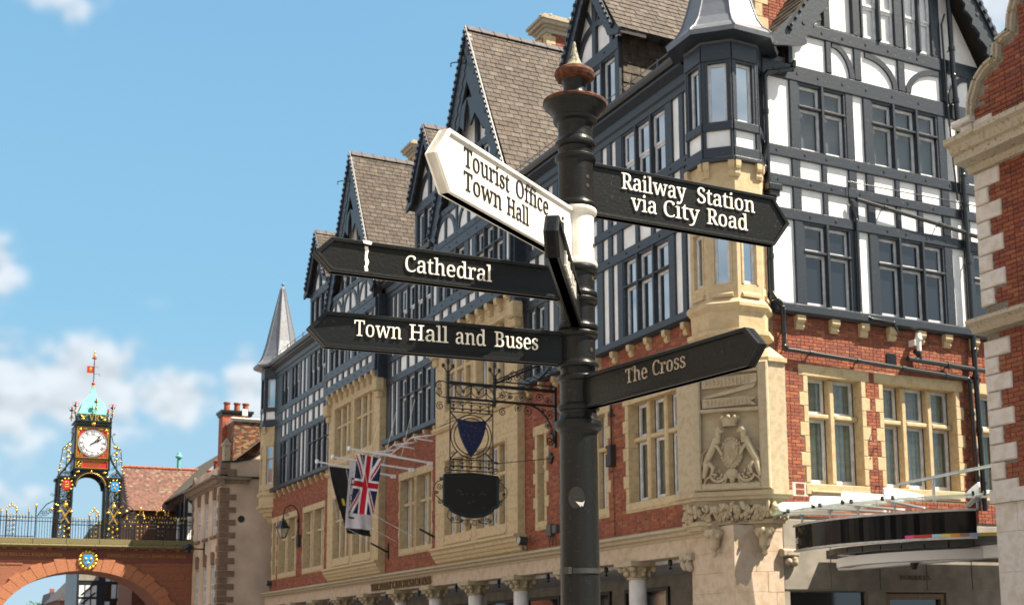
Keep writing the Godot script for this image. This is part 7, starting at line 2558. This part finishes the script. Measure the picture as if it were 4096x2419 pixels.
func flags() -> void:
	var specs := [[-39.05, 7.33, 7.64, "white flagpole carrying the union flag on the hotel front"], [-40.78, 7.33, 7.60, "white flagpole carrying the white lettered flag on the hotel front"], [-42.58, 7.32, 7.68, "white flagpole carrying the black flag on the hotel front"]]
	for i in 3:
		var s = specs[i]
		var z: float = s[0]
		var t := thing("flagpole", s[3], "flagpole", Vector3(14, 7.4, z), "flagpoles on the hotel front")
		var g := ng()
		g.tube([Vector3(14.9, s[1], z), Vector3(12.25, s[2], z)], 0.036, 9, 0.028)
		g.ball(Vector3(12.2, s[2] + 0.01, z), Vector3(0.07, 0.085, 0.07), 10, 7)
		pg(t, "pole", g, M["fin_white"])
		var b := ng()
		b.box(Vector3(14.80, s[1] - 0.07, z - 0.04), Vector3(14.98, s[1] + 0.05, z + 0.04))
		pg(t, "pole_socket", b, M["fin_white"])
		b = ng()
		b.tube([Vector3(14.98, 8.25, z), Vector3(14.25, 8.12, z)], 0.03, 6)
		b.tube([Vector3(14.98, 8.05, z), Vector3(14.25, 8.12, z)], 0.025, 6)
		pg(t, "wall_bracket", b, M["fin_white"])
		var st := ng()
		st.tube([Vector3(14.25, 8.12, z), Vector3(13.5, s[1] + 0.16, z)], 0.016, 5)
		st.tube([Vector3(14.2, 9.3 - i * 0.1, z + 0.4), Vector3(13.9, s[1] + 0.1, z)], 0.008, 4)
		st.tube([Vector3(12.6, s[2] - 0.05, z), Vector3(12.9, 5.6, z + 0.2), Vector3(14.2, 4.9, z + 0.4)], 0.006, 4)
		pg(t, "halyard", st, M["fin_white"])
	var z0 := -39.05
	var u := thing("union_flag", "red white and blue union flag hanging from the nearest white pole", "flag", Vector3(12.8, 5.6, z0))
	var g := ng()
	# hung by its short side: flag length runs down
	cloth(g, Vector3(12.44, 7.50, z0), Vector3(13.25, 7.40, z0), Vector3(12.24, 5.62, z0 + 0.1), Vector3(13.0, 5.56, z0 + 0.1), 44, 84, func(a, b): return union_colour(b * 2.0, a), 0.035, 0.4)
	pg(u, "cloth", g, M["flag"])
	var z1 := -40.78
	var w := thing("white_flag", "white flag with black vertical lettering hanging behind the union flag", "flag", Vector3(12.8, 5.4, z1))
	var g2 := ng()
	cloth(g2, Vector3(12.75, 7.50, z1), Vector3(13.55, 7.44, z1), Vector3(12.62, 5.32, z1 + 0.1), Vector3(13.5, 5.25, z1 + 0.1), 40, 70, func(a, b):
		var white := Color(0.62, 0.60, 0.66)
		var k := int(b * 12.0)
		var fb: float = b * 12.0 - k
		if a > 0.12 and a < 0.34 and b > 0.16 and b < 0.86 and ((k % 3 != 2 and (absf(a - 0.14) < 0.02 or fb < 0.22)) or (k % 3 == 1 and absf(a - 0.32) < 0.02)): return Color(0.03, 0.03, 0.05)
		return white, 0.035, 1.3)
	pg(w, "cloth", g2, M["flag"])
	var z2 := -42.58
	var k := thing("black_flag", "black flag hanging behind the white lettered flag", "flag", Vector3(12.8, 5.4, z2))
	var g3 := ng()
	cloth(g3, Vector3(12.55, 7.56, z2), Vector3(13.6, 7.48, z2), Vector3(13.25, 5.3, z2 + 0.1), Vector3(14.1, 5.2, z2 + 0.1), 24, 40, func(a, b): return Color(0.55, 0.40, 0.03) if Vector2(a - 0.25, b - 0.52).length() < 0.06 else Color(0.012, 0.012, 0.014), 0.05, 2.1)
	pg(k, "cloth", g3, M["flag"])

# ---------------------------------------------------------------- finger post
func make_fingerpost() -> void:
	var P := Vector3(2.09206, 0, -4.02382)
	var t := thing("finger_post", "black cast-iron finger post with six pointing arms and rusty finial", "signpost", P)
	# lower column
	var g := ng()
	g.lathe(P, [Vector2(0.085, 0.0), Vector2(0.085, 0.9), Vector2(0.075, 0.95), Vector2(0.0705, 1.0), Vector2(0.0695, 1.75), Vector2(0.0665, 2.318), Vector2(0.072, 2.33), Vector2(0.083, 2.340), Vector2(0.086, 2.352), Vector2(0.083, 2.366), Vector2(0.074, 2.372), Vector2(0.070, 2.380), Vector2(0.066, 2.392), Vector2(0.0655, 2.405)], 40)
	pg(t, "column", g, M["post_black"])
	var bd := ng()
	bd.lathe(P, [Vector2(0.0700, 1.828), Vector2(0.0722, 1.828), Vector2(0.0722, 1.846), Vector2(0.0700, 1.846)], 40)
	bd.x = Transform3D(Basis(Vector3(0, 1, 0), deg_to_rad(-62)), P)
	bd.box(Vector3(-0.012, 1.826, 0.068), Vector3(0.014, 1.85, 0.090))
	pg(t, "cable_tie", bd, M["plastic"])
	# torn sticker on the column
	var sk := ng(Transform3D(Basis(Vector3(0, 1, 0), deg_to_rad(-36)), P))
	var ring: Array = []
	for k in 24:
		var a := TAU * k / 24
		var q := Vector2(cos(a) * 0.030, 2.090 + sin(a) * 0.038)
		ring.append(Vector3(sin(q.x / 0.0685) * 0.0689, q.y, cos(q.x / 0.0685) * 0.0689))
	for k in 24: sk.t3(Vector3(0, 2.09, 0.0702), ring[k], ring[(k + 1) % 24], Vector3(0, 0, 1))
	pg(t, "torn_sticker", sk, M["sticker"])
	var sw := ng(Transform3D(Basis(Vector3(0, 1, 0), deg_to_rad(-30)), P))
	sw.t3(Vector3(-0.010, 2.076, 0.0712), Vector3(0.018, 2.072, 0.070), Vector3(0.008, 2.056, 0.0712), Vector3(0, 0, 1))
	sw.t3(Vector3(0.004, 2.066, 0.0715), Vector3(0.022, 2.078, 0.070), Vector3(0.016, 2.058, 0.0712), Vector3(0, 0, 1))
	pg(t, "sticker_remnant", sw, M["letter_clean"])
	# collars that carry the arms: [bottom, top, material]
	var collars := [[2.405, 2.530, "post_black"], [2.558, 2.690, "post_black"], [2.696, 2.828, "post_black"], [2.806, 2.94, "post_black"], [2.932, 3.152, "post_white"], [3.150, 3.352, "post_black"]]
	for q in [[2.405, 2.53, "post_black"], [2.56, 2.69, "post_black"], [2.698, 2.815, "post_black"], [2.819, 2.930, "post_black"], [2.932, 3.15, "post_white"], [3.153, 3.352, "post_black"]]:
		var c := ng()
		var lo: float = q[0]
		var hi: float = q[1]
		c.lathe(P, [Vector2(0.062, lo), Vector2(0.0735, lo), Vector2(0.076, lo + 0.004), Vector2(0.076, lo + 0.012), Vector2(0.0735, lo + 0.018), Vector2(0.0655, lo + 0.024), Vector2(0.0645, lo + 0.03), Vector2(0.0645, hi - 0.03), Vector2(0.0655, hi - 0.024), Vector2(0.0735, hi - 0.018), Vector2(0.076, hi - 0.012), Vector2(0.076, hi - 0.004), Vector2(0.0735, hi), Vector2(0.062, hi)], 40)
		pg(t, "collar", c, M[q[2]])
	var inn := ng()
	inn.lathe(P, [Vector2(0.0625, 2.38), Vector2(0.0625, 3.37)], 32)
	pg(t, "inner_pole", inn, M["post_black"])
	# rivet holes
	var hl := ng()
	for q in [[-14.0, 3.262], [-14.0, 3.228], [-46.0, 3.01], [-34.0, 2.885], [-22.0, 2.62], [38.0, 2.46]]:
		var a := deg_to_rad(q[0])
		var d := Vector3(-sin(a), 0, cos(a))
		hl.tube([P + Vector3(0, q[1], 0) + d * 0.060, P + Vector3(0, q[1], 0) + d * 0.0655], 0.008, 10)
	pg(t, "bolt_hole", hl, M["rust_dark"])
	# turned head
	var hd := ng()
	hd.lathe(P, [Vector2(0.0625, 3.352), Vector2(0.0625, 3.384), Vector2(0.070, 3.386), Vector2(0.0755, 3.393), Vector2(0.0755, 3.402), Vector2(0.070, 3.408), Vector2(0.064, 3.42), Vector2(0.0625, 3.44), Vector2(0.0635, 3.468), Vector2(0.067, 3.478), Vector2(0.080, 3.484), Vector2(0.082, 3.492), Vector2(0.080, 3.50), Vector2(0.083, 3.508), Vector2(0.095, 3.525), Vector2(0.110, 3.540), Vector2(0.1165, 3.550), Vector2(0.118, 3.558), Vector2(0.114, 3.563), Vector2(0.085, 3.566), Vector2(0.058, 3.572), Vector2(0.052, 3.582), Vector2(0.045, 3.60), Vector2(0.0415, 3.618), Vector2(0.042, 3.632), Vector2(0.050, 3.648)], 40)
	var head := pg(t, "turned_head", hd, M["post_black"])
	var rs := ng()
	rs.lathe(P, [Vector2(0.048, 3.645), Vector2(0.062, 3.650), Vector2(0.072, 3.660), Vector2(0.0755, 3.672), Vector2(0.072, 3.684), Vector2(0.060, 3.692), Vector2(0.048, 3.696)], 36)
	pg(head, "rusty_disc", rs, M["rust"])
	var r2 := ng()
	r2.lathe(P, [Vector2(0.1172, 3.5495), Vector2(0.1190, 3.556), Vector2(0.1182, 3.562), Vector2(0.112, 3.5648)], 40)
	pg(head, "rusty_rim", r2, M["rust"])
	var tp := ng()
	tp.lathe(P, [Vector2(0.052, 3.694), Vector2(0.040, 3.700), Vector2(0.028, 3.715), Vector2(0.0185, 3.737), Vector2(0.011, 3.765), Vector2(0.006, 3.795), Vector2(0.003, 3.803), Vector2(0.0, 3.805)], 28)
	pg(head, "spike", tp, M["tip"])
	# arms: direction, heights, texts [text, s0, s1, baseline, cap height]
	arm(t, P, -0.0109, 3.139, 3.339, "post_black", [["Railway", 0.185, 0.470, 3.259, 0.063], ["Station", 0.522, 0.792, 3.258, 0.063], ["via", 0.224, 0.335, 3.182, 0.063], ["City", 0.368, 0.530, 3.181, 0.063], ["Road", 0.564, 0.756, 3.180, 0.063]], "letter", false)
	arm(t, P, -3.1250, 2.805, 2.921, "post_black", [["Cathedral", 0.653, 0.339, 2.836, 0.056]], "letter_clean", true)
	streak(t, P)
	arm(t, P, -3.0552, 2.566, 2.686, "post_black", [["Town", 0.809, 0.649, 2.611, 0.054], ["Hall", 0.622, 0.486, 2.612, 0.054], ["and", 0.459, 0.351, 2.612, 0.054], ["Buses", 0.319, 0.158, 2.613, 0.054]], "letter_clean", true)
	arm(t, P, 1.4382, 2.404, 2.525, "post_black", [["The", 0.303, 0.421, 2.453, 0.049], ["Cross", 0.451, 0.618, 2.454, 0.049]], "letter_rust", false)
	arm(t, P, 2.5150, 2.935, 3.138, "post_white", [["Tourist", 0.796, 0.515, 3.052, 0.060], ["Office", 0.470, 0.244, 3.056, 0.060], ["Town", 0.796, 0.565, 2.976, 0.060], ["Hall", 0.530, 0.383, 2.976, 0.060], ["i", 0.150, 0.118, 3.014, 0.066]], "letter_black", true)
	arm(t, P, 2.1271, 2.698, 2.827, "post_black", [["Market", 0.665, 0.44, 2.744, 0.050], ["Hall", 0.41, 0.271, 2.744, 0.050]], "letter_clean", true)

func streak(t: Node3D, P: Vector3) -> void:
	var th := -3.1250
	var d := Vector3(cos(th), 0, sin(th))
	var x := Transform3D(Basis(-d, Vector3(0, 1, 0), (-d).cross(Vector3(0, 1, 0))), P)
	var g := ng(x)
	var p := PackedVector2Array()
	for k in 12: p.append(Vector2(-0.786 - 0.004 - rng.randf() * 0.004, 2.905 - k * 0.0078))
	for k in 12: p.append(Vector2(-0.786 + 0.003 + rng.randf() * 0.006, 2.819 + k * 0.0078))
	g.prism(p, 0.012, 0.0142)
	g.prism(PackedVector2Array([Vector2(-0.80, 2.912), Vector2(-0.774, 2.909), Vector2(-0.770, 2.9195), Vector2(-0.782, 2.9225), Vector2(-0.803, 2.9222)]), 0.010, 0.0232)
	pg(t, "paint_streak", g, M["letter"])

func arm(t: Node3D, P: Vector3, th: float, lo: float, hi: float, m: String, words: Array, lm: String, leftward: bool) -> void:
	var d := Vector3(cos(th), 0, sin(th))
	# face frame: x along the reading direction, z towards the viewer's side
	var rt := -d if leftward else d
	var nn := rt.cross(Vector3(0, 1, 0))
	var x := Transform3D(Basis(rt, Vector3(0, 1, 0), nn), P)
	var s := -1.0 if leftward else 1.0
	var mid := (lo + hi) / 2
	var sh := 0.905 if hi - lo < 0.15 else 0.885
	var outl := PackedVector2Array([Vector2(0.03, lo), Vector2(sh, lo), Vector2(0.962, mid), Vector2(sh, hi), Vector2(0.03, hi)])
	var r := 0.013
	var inn := PackedVector2Array([Vector2(0.062, lo + r), Vector2(sh - 0.006, lo + r), Vector2(0.943, mid), Vector2(sh - 0.006, hi - r), Vector2(0.062, hi - r)])
	var g := ng(x)
	var fl := func(p: PackedVector2Array) -> PackedVector2Array:
		var o := PackedVector2Array()
		for q in p: o.append(Vector2(q.x * s, q.y))
		return o
	g.prism(fl.call(outl), -0.013, 0.013)
	# raised rim, both faces, edge softened
	for side in [1.0, -1.0]:
		for i in outl.size():
			var a := outl[i]
			var b := outl[(i + 1) % 5]
			var c := inn[(i + 1) % 5]
			var e := inn[i]
			var z: float = 0.022 * side
			var A := Vector3(a.x * s, a.y, z - 0.003 * side)
			var B := Vector3(b.x * s, b.y, z - 0.003 * side)
			var av := a.lerp(e, 0.25)
			var bv := b.lerp(c, 0.25)
			var A2 := Vector3(av.x * s, av.y, z)
			var B2 := Vector3(bv.x * s, bv.y, z)
			var C := Vector3(c.x * s, c.y, z - 0.001 * side)
			var E := Vector3(e.x * s, e.y, z - 0.001 * side)
			var C0 := Vector3(c.x * s, c.y, 0.013 * side)
			var E0 := Vector3(e.x * s, e.y, 0.013 * side)
			var q := Vector3(0.5 * s, mid, 0)
			g.face(A, B, B2, A2, q)
			g.face(A2, B2, C, E, Vector3(0.5 * s, mid, -side))
			g.q4(E, C, C0, E0, Vector3((0.5 - (c.x + e.x) / 2) * s, mid - (c.y + e.y) / 2, 0))
			g.face(A, B, Vector3(b.x * s, b.y, 0), Vector3(a.x * s, a.y, 0), q)
	var o := pg(t, "pointing_arm", g, M[m])
	for w in words:
		var s0: float = w[1] * s
		var s1: float = w[2] * s
		var wd := absf(s1 - s0)
		var tmesh := TextMesh.new()
		tmesh.text = w[0]
		var f := SystemFont.new()
		f.font_names = PackedStringArray(["Droid Serif"])
		f.font_weight = 400
		tmesh.font = f
		tmesh.font_size = 96
		tmesh.pixel_size = 0.001
		tmesh.depth = 0.003 if lm == "letter_black" else (0.004 if lm == "letter_rust" else 0.006)
		tmesh.curve_step = 0.6
		tmesh.horizontal_alignment = HORIZONTAL_ALIGNMENT_LEFT
		tmesh.vertical_alignment = VERTICAL_ALIGNMENT_BOTTOM
		var ab := tmesh.get_aabb()
		# cap height of Droid Serif is about 0.714 of the size
		var sy: float = w[4] / (0.714 * 0.096)
		var sx: float = wd / maxf(ab.size.x, 0.001)
		var desc: float = font_base(tmesh)
		var l := part(o, "lettering", tmesh, M[lm])
		var left := minf(s0, s1)
		l.transform = Transform3D(x.basis.scaled_local(Vector3(sx, sy, 1.0)), x * Vector3(left - ab.position.x * sx, w[3] - desc * sy, 0.013 + tmesh.depth * 0.5))

# height of the base line in the mesh of a word, found from a letter without a tail
func font_base(tm: TextMesh) -> float:
	var k := TextMesh.new()
	k.text = "H" if not (tm.text.contains("y")) else "H"
	k.font = tm.font
	k.font_size = tm.font_size
	k.pixel_size = tm.pixel_size
	k.depth = tm.depth
	k.vertical_alignment = tm.vertical_alignment
	return k.get_aabb().position.y

func _ready() -> void:
	rng.seed = 7
	materials()
	setup()
	ground()
	make_hotel()
	make_right_building()
	make_canopy()
	make_cream_house()
	make_bridge()
	make_clock()
	make_background()
	make_opposite_row()
	make_wall_things()
	make_fingerpost()
